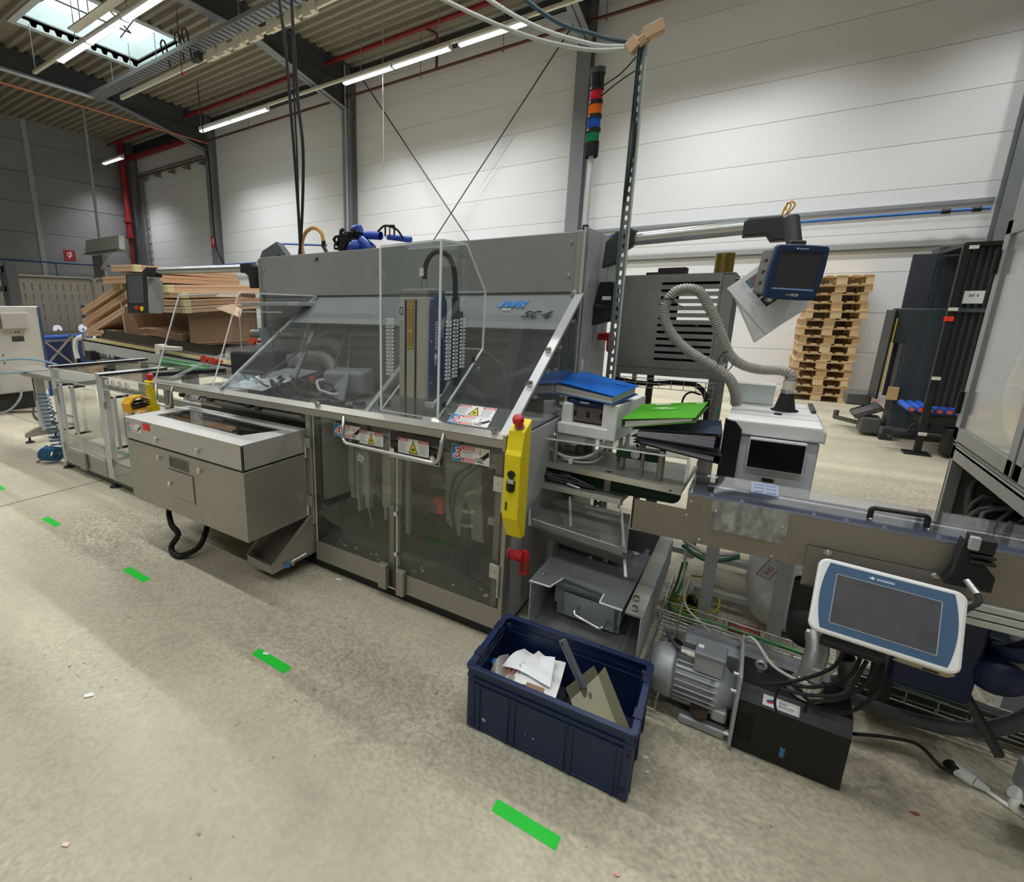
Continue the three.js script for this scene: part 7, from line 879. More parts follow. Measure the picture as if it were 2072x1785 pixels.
{
  const slotAlpha = (i) => 0; const frameM = std('#6f6a60', 0.6, 0.2), meshM = std('#6d675c', 0.7, 0.15);
  const mk = (i, z0, z1, x = -16) => { const t = thing('mesh_container', ['wide slotted metal cage wall behind the blue bins, left panel', 'wide slotted metal cage wall behind the blue bins, right panel'][i], 'cage', [x, 0, (z0 + z1) / 2]); const rows = [];
    const holes = []; for (let r = 0; r < 5; r++) for (let c = 0; c < 11; c++) { const a = z0 + 0.22 + c * (z1 - z0 - 0.44) / 10, y = 0.95 + r * 0.27; holes.push([[a - 0.02, y], [a + 0.02, y], [a + 0.02, y + 0.19], [a - 0.02, y + 0.19]]); }
    const g = slab([[z0, 0.5], [z1, 0.5], [z1, 2.38], [z0, 2.38]], 0.02, holes); g.applyMatrix4(new THREE.Matrix4().makeBasis(V(0, 0, 1), V(0, 1, 0), V(-1, 0, 0))); g.translate(x, 0, 0); obj('slotted_sheet', g, meshM, t); obj('frame', [pipe([[x + 0.03, 0, z0], [x + 0.03, 2.40, z0], [x + 0.03, 2.40, z1], [x + 0.03, 0, z1]], 0.025, 0.12), rod([x + 0.03, 0.78, z0], [x + 0.03, 0.78, z1], 0.02)], frameM, t); return t; };
  mk(0, -7.05, -4.75).children; mk(1, -9.0, -7.1);
  for (let k = 0; k < 3; k++) { const z = -5.75 - k * 0.62; const t = thing('reel', ['small white reel on the cage ledge, left of the row', 'small white reel on the cage ledge, middle of the row', 'small white reel on the cage ledge, right of the row'][k], 'reel', [-15.4, 1.0, z], 0, 'white reels in front of the cage'); obj('disc', cyl(0.11, 0.04, -15.4, 1.02, z, 0, 0, 1.57), M.white, t); obj('axle', [cyl(0.02, 0.1, -15.38, 1.0, z, 0, 0, 1.57), rod([-15.4, 0, z], [-15.4, 1.0, z], 0.02)], M.darkGrey, t); }
  const w = thing('trestle', 'brown wooden trestle with crossed braces standing before the blue bins', 'trestle', [-14.6, 0, -5.3]); for (const z of [-5.0, -5.75]) obj('leg', bar([-14.6, 0, z], [-14.6, 0.9, z], 0.09, 0.06), std('#77705e', 0.7), w); obj('brace', bar([-14.58, 0.1, -5.02], [-14.58, 0.85, -5.72], 0.06, 0.04), std('#7d7664', 0.7), w); obj('brace', bar([-14.56, 0.1, -5.72], [-14.56, 0.85, -5.02], 0.06, 0.04), std('#7d7664', 0.7), w); obj('rail', [bar([-14.6, 0.12, -5.0], [-14.6, 0.12, -5.75], 0.05, 0.05), bar([-14.6, 0.95, -4.8], [-14.6, 0.98, -5.9], 0.1, 0.08)], std('#4a463c', 0.7), w);
  for (let k = 0; k < 2; k++) { const z = -5.45 - k * 0.85; const t = thing('waste_bin', k ? 'dark blue wheeled bin with blue lid, right one behind the trestle' : 'dark blue wheeled bin, left one behind the trestle', 'bin', [-15.1, 0, z]); obj('body', slab([[-0.33, 0.06], [0.33, 0.06], [0.38, 0.78], [-0.38, 0.78]], 0.6, [], 0.02).rotateY(Math.PI / 2).translate(-15.4, 0, z), std('#1b2c58', 0.5), t); obj('lid', rbox(0.66, 0.07, 0.82, 0.02, -15.1, 0.84, z), std('#2757b5', 0.45), t); obj('band', rbox(0.63, 0.08, 0.78, 0.01, -15.1, 0.76, z), std('#7c8796', 0.5), t); for (const s of [-0.25, 0.25]) obj('wheel', cyl(0.06, 0.04, -14.85, 0.06, z + s, 0, 0, 1.57), M.black, t); }
  const y = thing('yellow_bin_lid', 'small yellow bin between the blue bin and the cartons', 'bin', [-14.9, 0, -7.2]); obj('body', rbox(0.4, 0.75, 0.5, 0.03, -14.9, 0.38, -7.2), std('#39424c', 0.5), y); obj('lid', rbox(0.44, 0.06, 0.54, 0.02, -14.9, 0.79, -7.2), std('#e0b217', 0.45), y);
  const c = thing('control_pedestal', 'dark control box with two lit buttons on a pedestal before the cage', 'control box', [-13.6, 0, -5.9]); obj('box', rbox(0.2, 0.32, 0.42, 0.03, -13.6, 1.50, -5.9), std('#4c4c48', 0.5), c); obj('post', [rod([-13.6, 0, -5.9], [-13.6, 1.36, -5.9], 0.05), rbox(0.12, 0.9, 0.16, 0.01, -13.6, 0.9, -6.05)], M.darkGrey, c); obj('white_hose', rod([-13.52, 0.7, -5.82], [-13.52, 1.35, -5.86], 0.03), M.whiteMatt, c); obj('button', [cyl(0.03, 0.02, -13.49, 1.58, -5.98, 0, 0, 1.57)], std('#d8a25a', 0.4), c); obj('button', cyl(0.03, 0.02, -13.49, 1.58, -5.82, 0, 0, 1.57), M.white, c);
  const L = thing('hanging_fixture', 'stainless box fixture hanging on a long pale rod before the left wall', 'fixture', [-20.1, 2.6, -9.3]); obj('rod', rod([-20.1, 4.0, -9.3], [-20.1, 8.36, -9.3], 0.045), M.paintLight, L); obj('box', [slab([[-1.30, -0.24], [1.30, -0.24], [1.25, 0.22], [-1.25, 0.22]], 0.2, [], 0.02).rotateX(-0.12).translate(-19.8, 3.78, -9.4)], std('#d2d0c8', 0.4, 0.2), L); obj('ledge', rbox(2.6, 0.04, 0.3, 0.01, -19.8, 3.53, -9.25), M.steelDark, L); obj('panel', span(-21.2, -20.2, 2.0, 3.5, -9.5, -9.45), std('#8f8d86', 0.5, 0.2), L); obj('strut', [rod([-20.0, 3.5, -9.3], [-19.9, 1.9, -9.3], 0.05), bar([-20.0, 2.95, -9.2], [-19.2, 3.5, -9.2], 0.1, 0.05)], M.paintLight, L);
}
{ // wall services, left and rear
  const rp = thing('fire_riser', 'red fire riser pipe on the left wall by the corner', 'pipe', [-23.0, 0, -11.95]); obj('pipe', [rod([-23.0, 4.5, -11.95], [-23.0, 8.3, -11.95], 0.14, 16), rod([-23.0, 0.2, -11.95], [-23.0, 4.6, -11.95], 0.07, 14)], M.redPipe, rp); obj('flange', [cyl(0.2, 0.08, -23.0, 5.2, -11.95), cyl(0.2, 0.08, -23.0, 4.55, -11.95), cyl(0.12, 0.5, -23.0, 4.85, -11.95)], M.redPipe, rp);
  single('sprinkler_pipe', 'long red sprinkler pipe below the roof along the rear wall', 'pipe', [rod([-23.1, 8.12, -11.5], [8.8, 8.12, -11.5], 0.055, 12), rod([-23.1, 8.12, -6.8], [8.8, 8.12, -6.8], 0.055, 12)].slice(0, 1), M.redPipe);
  single('sprinkler_pipe', 'thick red sprinkler main high on the rear wall in the left corner', 'pipe', rod([-23.1, 7.75, -12.25], [-17.8, 7.75, -12.25], 0.11, 14), M.redPipe);
  const bp = thing('brown_pipe', 'thin brown pipe along the rear wall below the lamps', 'pipe', [-8, 7.4, -12.25]); obj('pipe', rod([-17.4, 7.49, -12.22], [8.8, 7.49, -12.22], 0.035, 10), M.brownPipe, bp); obj('branch', pipe([[-7.6, 7.5, -12.2], [-7.6, 8.25, -12.2], [-7.75, 8.3, -11.9]], 0.035, 0.06), M.brownPipe, bp); for (let x = -15; x < 3; x += 2.3) obj('hanger', [rod([x, 7.45, -12.22], [x, 8.35, -12.22], 0.008, 6), cyl(0.02, 0.06, x, 7.44, -12.22)], M.steelDark, bp);
  single('copper_pipe', 'copper pipe running under the roof beside the far left girder', 'pipe', rod([-17.05, 7.3, -12.0], [-17.05, 7.3, 3], 0.03, 10), M.copper); single('galvanised_pipe', 'galvanised conduit running parallel to the copper pipe under the roof', 'pipe', rod([-16.2, 7.32, -7.8], [-16.2, 7.32, 3], 0.035, 10), M.galv);
  const bl = std('#27508a', 0.45); single('air_line', 'blue compressed air line along the left wall', 'pipe', [rod([-23.2, 3.31, -12.3], [-23.2, 3.31, 2], 0.03, 10), rod([-23.2, 2.6, -8.95], [-23.2, 3.3, -8.95], 0.02, 8)], bl);
  const al = thing('air_line', 'blue compressed air line with black couplings along the rear wall behind the arm terminal', 'pipe', [0, 3.15, -12.45]); obj('pipe', rod([-23, 3.18, -12.42], [2.7, 3.18, -12.42], 0.024, 10), std('#1f63b0', 0.4), al); for (const x of [-5.3, -5.2, -3.0, 0.0, 2.2, 2.55]) obj('coupling', rod([x - 0.05, 3.18, -12.42], [x + 0.05, 3.18, -12.42], 0.042, 10), M.black, al); obj('backing_rail', span(-9, 2.75, 3.30, 3.36, WZ, WZ + 0.07), M.galv, al);
  single('cable_duct', 'grey cable duct rail along the rear wall above the pallets', 'duct', [span(-16, 2.75, 2.66, 2.74, WZ + 0.002, WZ + 0.06), span(-16, 2.75, 2.60, 2.63, WZ + 0.002, WZ + 0.04)], std('#a7a9a8', 0.5, 0.2));
  const da = thing('drop_air_line', 'thin blue air drop line bent over left of the machine cabinet', 'pipe', [-8.6, 0, -8]); obj('pipe', pipe([[-7.6, 2.86, -8.0], [-8.95, 2.98, -8.0], [-8.95, 1.9, -8.0], [-8.95, 0.0, -8.0]], 0.022, 0.05), bl, da); obj('valve', cyl(0.05, 0.12, -8.93, 2.1, -8.0), M.black, da);
  const ld = thing('cable_ladder', 'vertical grey cable ladder in the far left corner', 'cable ladder', [-22.65, 0, -12.45]); for (const s of [-0.15, 0.15]) obj('rail', span(-22.62 + s - 0.02, -22.62 + s + 0.02, 0, 7.0, -12.5, -12.42), M.steelDark, ld); for (let k = 0; k < 24; k++) obj('rung', span(-22.77, -22.47, 0.2 + k * 0.29, 0.23 + k * 0.29, -12.47, -12.44), M.galv, ld);
  const lh = thing('cable_ladder', 'horizontal cable ladder on brackets high on the rear wall in the corner', 'cable ladder', [-20.4, 6.9, -12.4]); for (const z of [-12.5, -12.25]) obj('rail', span(-22.8, -17.75, 7.02, 7.09, z - 0.015, z + 0.015), M.steelDark, lh); for (let k = 0; k < 5; k++) obj('bracket', slab([[0, 0], [0.32, 0], [0.32, 0.05], [0.02, 0.2], [0, 0.2]], 0.04).rotateY(-Math.PI / 2).translate(-22.2 + k * 1.05, 6.82, -12.55), M.steelDark, lh);
  const fs = printMat(canvasTex(96, 96, g => { g.fillStyle = '#a82630'; g.fillRect(0, 0, 96, 96); g.strokeStyle = '#fff'; g.lineWidth = 7; g.beginPath(); g.arc(46, 40, 18, 0, 7); g.stroke(); g.beginPath(); g.moveTo(38, 78); g.lineTo(60, 12); g.stroke(); }));
  single('fire_sign', 'red square fire extinguisher sign on the left wall', 'sign', [box(0.01, 0.42, 0.42, WX + 0.01, 3.63, -9.58), decal([WX + 0.017, 3.63, -9.58], [0, 0, -1], [0, 1, 0], 0.42, 0.42)], fs); single('fire_sign', 'red fire extinguisher sign on the far left wall column', 'sign', [box(0.26, 0.42, 0.01, -17.55, 4.02, -12.27), decal([-17.55, 4.02, -12.263], [1, 0, 0], [0, 1, 0], 0.26, 0.42)], fs);
  single('bracing_rod', 'thin diagonal bracing rod falling to the right between the second and third columns', 'rod', rod([-10.5, 8.3, -12.4], [-4.1, 0.1, -12.4], 0.016, 8), M.darkGrey); single('bracing_rod', 'thin diagonal bracing rod falling to the left between the second and third columns', 'rod', rod([-4.1, 7.75, -12.36], [-10.5, 0.05, -12.36], 0.016, 8), M.darkGrey);
  single('column_conduit', 'pale conduit on the second wall column', 'conduit', rod([-10.68, 0.1, -12.2], [-10.68, 8.3, -12.2], 0.03, 8), M.paintLight); single('hanging_rod', 'thin pale hanging rod left of the bracing, in front of the rear wall', 'rod', rod([-8.39, 5.0, -11.0], [-8.39, 8.35, -11.0], 0.012, 6), M.paintLight); single('column_cable', 'black cable slung down the far left wall column', 'cable', [tube([[-17.45, 7.2, -12.25], [-17.4, 6, -12.25], [-17.42, 4.6, -12.25], [-17.2, 3.6, -12.2], [-16.7, 2.7, -12.3], [-16.6, 1.2, -12.3]], 0.025, 40)], M.rubber);
}
{ // trays and trunking overhead
  const t = thing('cable_tray', 'long galvanised perforated cable tray under the roof girders', 'cable tray', [-12, 7.4, -8.0]); obj('floor', span(-16.6, 3, 7.44, 7.447, -8.2, -7.85), M.galv, t); for (const z of [-8.2, -7.85]) obj('side', span(-16.6, 3, 7.44, 7.53, z - 0.004, z + 0.004), M.galv, t); const rg = []; for (let x = -16.5; x < -6; x += 0.16) rg.push(span(x, x + 0.05, 7.436, 7.44, -8.18, -7.87)); obj('tray_slots', rg, std('#54585b', 0.5, 0.4), t).userData = { kind: 'stuff' };
  for (let x = -15.8; x < 2; x += 2.27) obj('hanger', [rod([x, 7.44, -8.21], [x, 8.36, -8.21], 0.01, 6)], M.galv, t); obj('tray_cables', [tube([[-16.6, 7.48, -8.02], [-14, 7.47, -8.1], [-10, 7.48, -7.95], [-6, 7.48, -8.05], [3, 7.48, -8.0]], 0.03, 60, 6), tube([[-16.6, 7.47, -7.92], [-13, 7.47, -7.95], [-9, 7.48, -8.1], [3, 7.48, -7.95]], 0.022, 60, 6)], M.darkGrey, t);
  const b = thing('busbar_trunking', 'cream busbar trunking with tap-off boxes hanging below the cable tray', 'trunking', [-12, 7.15, -8.1]); obj('trunk', rbox(18, 0.11, 0.07, 0.006, -6.25, 7.22, -8.1), M.cream, b); for (const x of [-11.0, -10.6, -10.05, -9.5, -8.95, -8.4, -7.9]) obj('tap_off_box', [rbox(0.3, 0.18, 0.16, 0.01, x, 7.2, -8.07), rbox(0.22, 0.06, 0.05, 0.01, x - 0.05, 7.09, -8.02)], M.cream, b); obj('socket_cluster', [rbox(0.22, 0.2, 0.14, 0.02, -11.5, 7.25, -8.02), ...[0, 1, 2].map(k => cyl(0.04, 0.1, -11.6 + k * 0.09, 7.18, -7.95, 1.2))], M.darkGrey, b); for (let x = -14.6; x < 2; x += 2.27) obj('hanger', rod([x, 7.27, -8.1], [x, 8.36, -8.1], 0.012, 6), M.galv, b); const cl = []; for (const x of [-12.8, -12.2, -11.9, -8.1, -7.75]) cl.push(tube([[x, 7.5, -8.0], [x + 0.02, 7.8, -7.9], [x + 0.2, 7.8, -7.9], [x + 0.18, 7.3, -8.0]], 0.02, 16, 6)); obj('tap_cables', cl, M.darkGrey, b).userData = { kind: 'stuff' };
  const d = thing('pull_cord', 'thin cord with small red pull knob hanging under the trunking', 'cord', [-12.4, 6.6, -7.6]); obj('cord', rod([-12.0, 7.03, -7.9], [-12.0, 8.36, -7.9], 0.007, 6), M.black, d); obj('knob', lathe([[0.035, 0], [0.03, 0.04], [0.01, 0.09], [0, 0.09]], 12).translate(-12.0, 6.95, -7.9), M.orange, d);
  single('roof_cable', 'black cable hanging slack under the roof in front of the first girder', 'cable', tube([[-13.9, 7.8, -9.6], [-14.0, 7.2, -9.7], [-14.02, 6.6, -9.75], [-14.05, 5.8, -9.8]], 0.016, 30), M.rubber);
  // lamp row trunks and hangers
  [[-11.0, -16.0, 8.5], [-6.24, -15.8, 8.5], [-1.2, -15, 8.5], [3.6, -15, 8.5]].forEach(([z, x0, x1], k) => { const L = thing('lighting_trunk', ['pale lighting trunk carrying the wall lamp row', 'pale lighting trunk carrying the lamps under the rooflight', 'lighting trunk over the aisle', 'lighting trunk behind the aisle'][k], 'trunking', [(x0 + x1) / 2, 7.31, z]); obj('trunk', span(x0, x1, 7.31, 7.37, z - 0.04, z + 0.04), M.cream, L); for (let x = x0 + 0.1; x < x1; x += 2.27) obj('hanger', rod([x, 7.37, z], [x, 8.37, z], 0.01, 6), M.galv, L); if (k === 1) { obj('reflector', [bar([-13.3, 7.55, z + 0.1], [-11.2, 7.55, z + 0.1], 0.2, 0.03), rod([-12.9, 7.56, z + 0.1], [-12.9, 8.37, z + 0.1], 0.012), rod([-12.5, 7.56, z + 0.1], [-12.5, 8.37, z + 0.1], 0.012)], M.cream, L); } });
  single('lighting_trunk', 'unlit end of trunk in the far left corner', 'trunking', [span(-23.2, -21.0, 7.30, 7.36, -11.04, -10.96)], M.galv);
}
// ---------- background right ----------
{ // pallets
  const wd = [std('#d8ba8e', 0.85, 0, { map: patch }), std('#c7a577', 0.85, 0, { map: patch }), std('#dfc499', 0.85, 0, { map: patch }), std('#bd9f78', 0.85, 0, { map: patch })], rv = std('#6b4a33', 0.9);
  const N = 15, ord = ['bottom', 'second', 'third', 'fourth', 'fifth', 'sixth', 'seventh', 'eighth', 'ninth', 'tenth', 'eleventh', 'twelfth', 'thirteenth', 'fourteenth', 'top'];
  const mkp = () => { const t = thing('wooden_pallet', 'wooden pallet, bottom one of the tall stack by the rear wall', 'pallet', [0.93, 0, -12.05], 0, 'stacked wooden pallets by the rear wall'); const L = 0.8, D = 1.15; for (const x of [-0.355, 0, 0.355]) { obj('base_board', rbox(x ? 0.1 : 0.145, 0.022, D, 0.002, x, 0.011, 0, 0, 0, 0, 1), wd[0], t, true); for (const z of [-0.5, 0, 0.5]) obj('block', rbox(x ? 0.1 : 0.145, 0.078, 0.14, 0.003, x, 0.061, z, 0, 0, 0, 1), wd[2], t, true); } for (const z of [-0.5, 0, 0.5]) obj('cross_board', rbox(L, 0.022, 0.145, 0.002, 0, 0.111, z, 0, 0, 0, 1), wd[1], t, true); for (const [x, w] of [[-0.33, 0.14], [-0.17, 0.1], [0, 0.145], [0.17, 0.1], [0.33, 0.14]]) obj('deck_board', rbox(w, 0.022, D, 0.002, x, 0.133, 0, 0, 0, 0, 1), wd[0], t, true); return t; };
  const p0 = mkp(); const off = [0, 0.02, -0.01, 0.01, -0.02, 0.03, 0.0, 0.02, -0.02, -0.01, 0.05, 0.04, 0.02, 0.06, 0.05]; for (let k = 1; k < N; k++) { const c = dup(p0, [0.93 + off[k] * 0.8, k * 0.1445, -12.05 + off[(k * 7) % N] * 0.6], off[(k * 4) % N] * 0.5, `wooden pallet, ${ord[k]} ${k < N - 1 ? 'from below in' : 'one of'} the tall stack by the rear wall`); c.traverse(m => { if (m.isMesh && (m.name === 'block')) m.material = wd[(k * 3) % 4]; }); }
  single('floor_marking', 'faded red paint patch on the floor beside the pallet stack', 'marking', [box(0.5, 0.002, 0.25, 1.65, 0.001, -12.2), box(0.2, 0.002, 0.1, 0.3, 0.001, -12.3)], std('#c98a78', 0.8));
}
{ // dark machine
  const t = thing('dark_machine', 'large dark charcoal machine with ribbed panel and blue roller belt, right of the pallets', 'machine', [1.8, 0, -8.8]);
  const dk = std('#3d4449', 0.55, 0.2), dd = std('#2c3034', 0.5, 0.2);
  obj('tall_panel', span(1.40, 1.62, 0.5, 2.27, -9.05, -9.0), std('#3a3d45', 0.6), t); obj('housing', span(1.62, 2.6, 0.1, 2.36, -9.4, -9.0, 0.02), dk, t); obj('door_panel', span(1.68, 2.1, 1.6, 2.3, -9.0, -8.985), std('#454c52', 0.5, 0.2), t); obj('lower_housing', [slab([[1.42, 0.12], [2.6, 0.12], [2.6, 1.62], [1.30, 1.62], [1.30, 1.2], [1.42, 1.2]], 0.35, [], 0.02).translate(0.02, 0, -9.0)], dk, t); obj('door_panel', span(1.60, 1.95, 0.35, 1.5, -8.655, -8.645), std('#434a50', 0.5, 0.2), t); obj('feet', [span(1.38, 1.5, 0, 0.14, -9.0, -8.5), span(2.3, 2.5, 0, 0.14, -9.2, -8.6)], dd, t);
  obj('open_flap', plate([[1.25, 0.5, -8.9], [1.29, 0.5, -8.6], [1.30, 1.6, -8.6], [1.26, 1.6, -8.9]], 0.02), M.black, t); obj('yellow_strip', [bar([1.28, 0.6, -8.72], [1.29, 1.55, -8.72], 0.015, 0.01), bar([1.31, 0.6, -8.6], [1.32, 1.5, -8.6], 0.012, 0.01)], std('#b9a02c', 0.5), t);
  obj('front_post', span(1.585, 1.645, 0.02, 2.27, -7.92, -7.86, 0.003), M.black, t); obj('foot_plate', span(1.50, 1.72, 0, 0.02, -7.98, -7.8), M.black, t); obj('ribbed_panel', span(1.645, 2.6, 0.55, 2.27, -7.97, -7.95), dd, t); for (let k = 0; k < 16; k++) obj('rib', span(1.67 + k * 0.055, 1.695 + k * 0.055, 0.56, 2.24, -7.95, -7.925), std('#353c40', 0.5, 0.2), t); obj('cross_bar', span(1.645, 2.6, 1.58, 1.62, -7.95, -7.9), std('#4e555a', 0.5, 0.2), t); obj('top_bar', span(1.60, 2.6, 2.25, 2.29, -8.95, -7.88), M.black, t); obj('side_rail', span(1.6, 1.63, 0.34, 0.42, -8.9, -7.9), M.black, t); obj('beam', span(1.6, 2.6, 0.36, 0.44, -7.95, -7.88), M.black, t);
  obj('cream_clip', [0.36, 0.95, 1.63, 2.21].map(() => null).filter(Boolean).concat([rbox(0.07, 0.035, 0.02, 0.004, 1.66, 2.235, -7.85)]), M.cream, t); for (const y of [0.24, 0.87, 1.61]) obj('cream_clip', rbox(0.07, 0.035, 0.02, 0.004, 1.62, y, -7.85), M.cream, t); obj('red_tag', rbox(0.075, 0.05, 0.006, 0.002, 1.605, 1.51, -7.855), std('#f03a26', 0.5), t);
  obj('paper_label', decal([1.76, 1.735, -7.92], [1, 0, 0], [0, 1, 0], 0.15, 0.13), printMat(canvasTex(128, 112, g => { g.fillStyle = '#eceeee'; g.fillRect(0, 0, 128, 112); g.fillStyle = '#333'; g.font = 'bold 32px sans-serif'; g.textAlign = 'center'; g.fillText('BF 4', 64, 54); })), t);
  for (let k = 0; k < 9; k++) { const ro = obj('roller', cyl(0.035, 0.55, 1.50 + k * 0.075, 0.50, -8.2, Math.PI / 2, 0, 0, 14), std('#2a5dc0', 0.4), t); obj('roller_cap', [cyl(0.02, 0.02, 1.50 + k * 0.075, 0.5, -7.915, Math.PI / 2, 0, 0, 14)], M.orange, ro); }
  obj('motor', [cyl(0.06, 0.22, 1.48, 0.2, -8.0, 0, 0.2, 1.57), cyl(0.05, 0.1, 1.34, 0.22, -7.98, 0, 0.2, 1.57)], std('#34363a', 0.5, 0.2), t); obj('gear_box', rbox(0.2, 0.3, 0.2, 0.02, 1.9, 0.18, -7.9), M.black, t); obj('cable', tube([[1.52, 0.25, -7.95], [1.56, 0.33, -7.95], [1.68, 0.3, -7.95], [1.65, 0.45, -8.0]], 0.012, 20), M.black, t); obj('side_machinery', [rbox(0.25, 0.16, 0.4, 0.02, 1.18, 0.42, -9.2), rbox(0.3, 0.08, 0.4, 0.02, 1.26, 0.3, -8.9, 0, 0, 0.5), rbox(0.2, 0.2, 0.3, 0.02, 1.3, 0.14, -8.8), bar([1.0, 0.12, -9.2], [1.25, 0.1, -9.0], 0.05, 0.05), rod([1.0, 0.1, -9.2], [1.0, 0.22, -9.2], 0.03)], std('#55534f', 0.6, 0.2), t); obj('wood_block', rbox(0.1, 0.16, 0.06, 0.004, 1.43, 0.58, -8.62), M.wood, t);
}
{ // glass-fronted cabinet at the right edge
  const t = thing('glazed_cabinet', 'grey aluminium guard cabinet with dusty glazed doors at the right edge of the picture', 'cabinet', [1.3, 0, -3.3]);
  const X = 0.955, z0 = -4.0, z1 = -2.72, al = std('#8d8e8b', 0.5, 0.3); const Z = (a, b, c, d, n, m = al, w = 0.05) => obj(n, span(X - 0.0, X + w, a, b, c, d, 0.003), m, t);
  Z(0.02, 2.45, z0, z0 + 0.05, 'post'); Z(0.80, 0.875, z0, z1, 'rail'); Z(0.885, 0.90, z0, z1, 'rail', M.steelDark, 0.04); Z(2.05, 2.45, z0 + 0.05, z1, 'top_panel'); for (const y of [2.17, 2.21, 2.25]) obj('vent_slit', span(X - 0.002, X + 0.01, y, y + 0.014, z0 + 0.1, z0 + 0.6), M.black, t);
  const dr = obj('door', [span(X - 0.02, X + 0.005, 0.92, 0.99, z0 + 0.04, z0 + 0.85, 0.003), span(X - 0.02, X + 0.005, 1.98, 2.05, z0 + 0.04, z0 + 0.85, 0.003), span(X - 0.02, X + 0.005, 0.92, 2.05, z0 + 0.04, z0 + 0.11, 0.003), span(X - 0.02, X + 0.005, 0.92, 2.05, z0 + 0.79, z0 + 0.86, 0.003)], al, t); obj('pane', span(X - 0.008, X - 0.003, 0.985, 1.985, z0 + 0.10, z0 + 0.80), phy('#f0f2f2', 0.12, { transmission: 0.93, thickness: 0 }), dr); for (const y of [1.12, 1.85]) obj('hinge', [rod([X - 0.03, y - 0.06, z0 + 0.05], [X - 0.03, y + 0.06, z0 + 0.05], 0.012)], M.black, dr); obj('door', [span(X - 0.02, X + 0.005, 0.92, 2.05, z0 + 0.88, z0 + 0.95, 0.003), span(X - 0.02, X + 0.005, 0.92, 0.99, z0 + 0.88, z1, 0.003)], al, t); obj('handle', rbox(0.03, 0.02, 0.1, 0.004, X - 0.03, 1.45, z0 + 0.82), M.black, dr);
  obj('back', span(2.2, 2.22, 0.02, 2.45, z0, z1), std('#b9bcbc', 0.6), t); obj('far_wall', span(X + 0.05, 2.2, 0.9, 2.4, z0, z0 + 0.01), phy('#f2f4f4', 0.2, { transmission: 0.85, thickness: 0 }), t); obj('shelf', [span(X + 0.15, 2.1, 1.05, 1.10, z0 + 0.2, z1), span(X + 0.2, 2.1, 1.22, 1.32, z0 + 0.2, z1)], std('#c6c1c2', 0.5), t); obj('base_plate', span(X, 2.2, 0.86, 0.88, z0, z1), M.paintLight, t);
  obj('beige_hose', tube([[X + 0.12, 2.0, z0 + 0.35], [X + 0.12, 1.6, z0 + 0.3], [X + 0.11, 1.25, z0 + 0.2], [X + 0.12, 1.05, z0 + 0.25], [X + 0.14, 0.95, z0 + 0.4]], 0.03, 30), std('#d6bf94', 0.6), t); for (let k = 0; k < 6; k++) obj('hose_clip', rbox(0.02, 0.012, 0.09, 0.002, X + 0.1, 1.25 + k * 0.13, z0 + 0.2 + k * 0.025), M.cream, t);
  obj('lower_back', span(X + 0.3, X + 0.32, 0.02, 0.8, z0, z1), M.black, t); obj('lower_floor', span(X, 2.2, 0.36, 0.38, z0, z1), std('#4e4f4d', 0.6), t); obj('lower_end', span(X, X + 0.4, 0.38, 0.8, z0 + 0.01, z0 + 0.02), M.steelDark, t); const cb = []; for (let k = 0; k < 26; k++) { const z = z0 + 0.1 + rnd(0, 1.1); cb.push(tube([[X + 0.25, 0.55 + rnd(0, 0.2), z], [X + 0.1, 0.5 + rnd(-0.1, 0.2), z + rnd(-0.1, 0.1)], [X + 0.12, 0.42, z + rnd(-0.2, 0.2)], [X + 0.28, 0.42, z + rnd(-0.2, 0.2)]], rnd(0.008, 0.02), 14, 6)); } obj('cable_mass', cb, std('#3b3b3b', 0.5), t).userData = { kind: 'stuff' }; obj('relay', rbox(0.03, 0.05, 0.03, 0.003, X + 0.2, 0.72, z0 + 0.35), M.white, t);
}
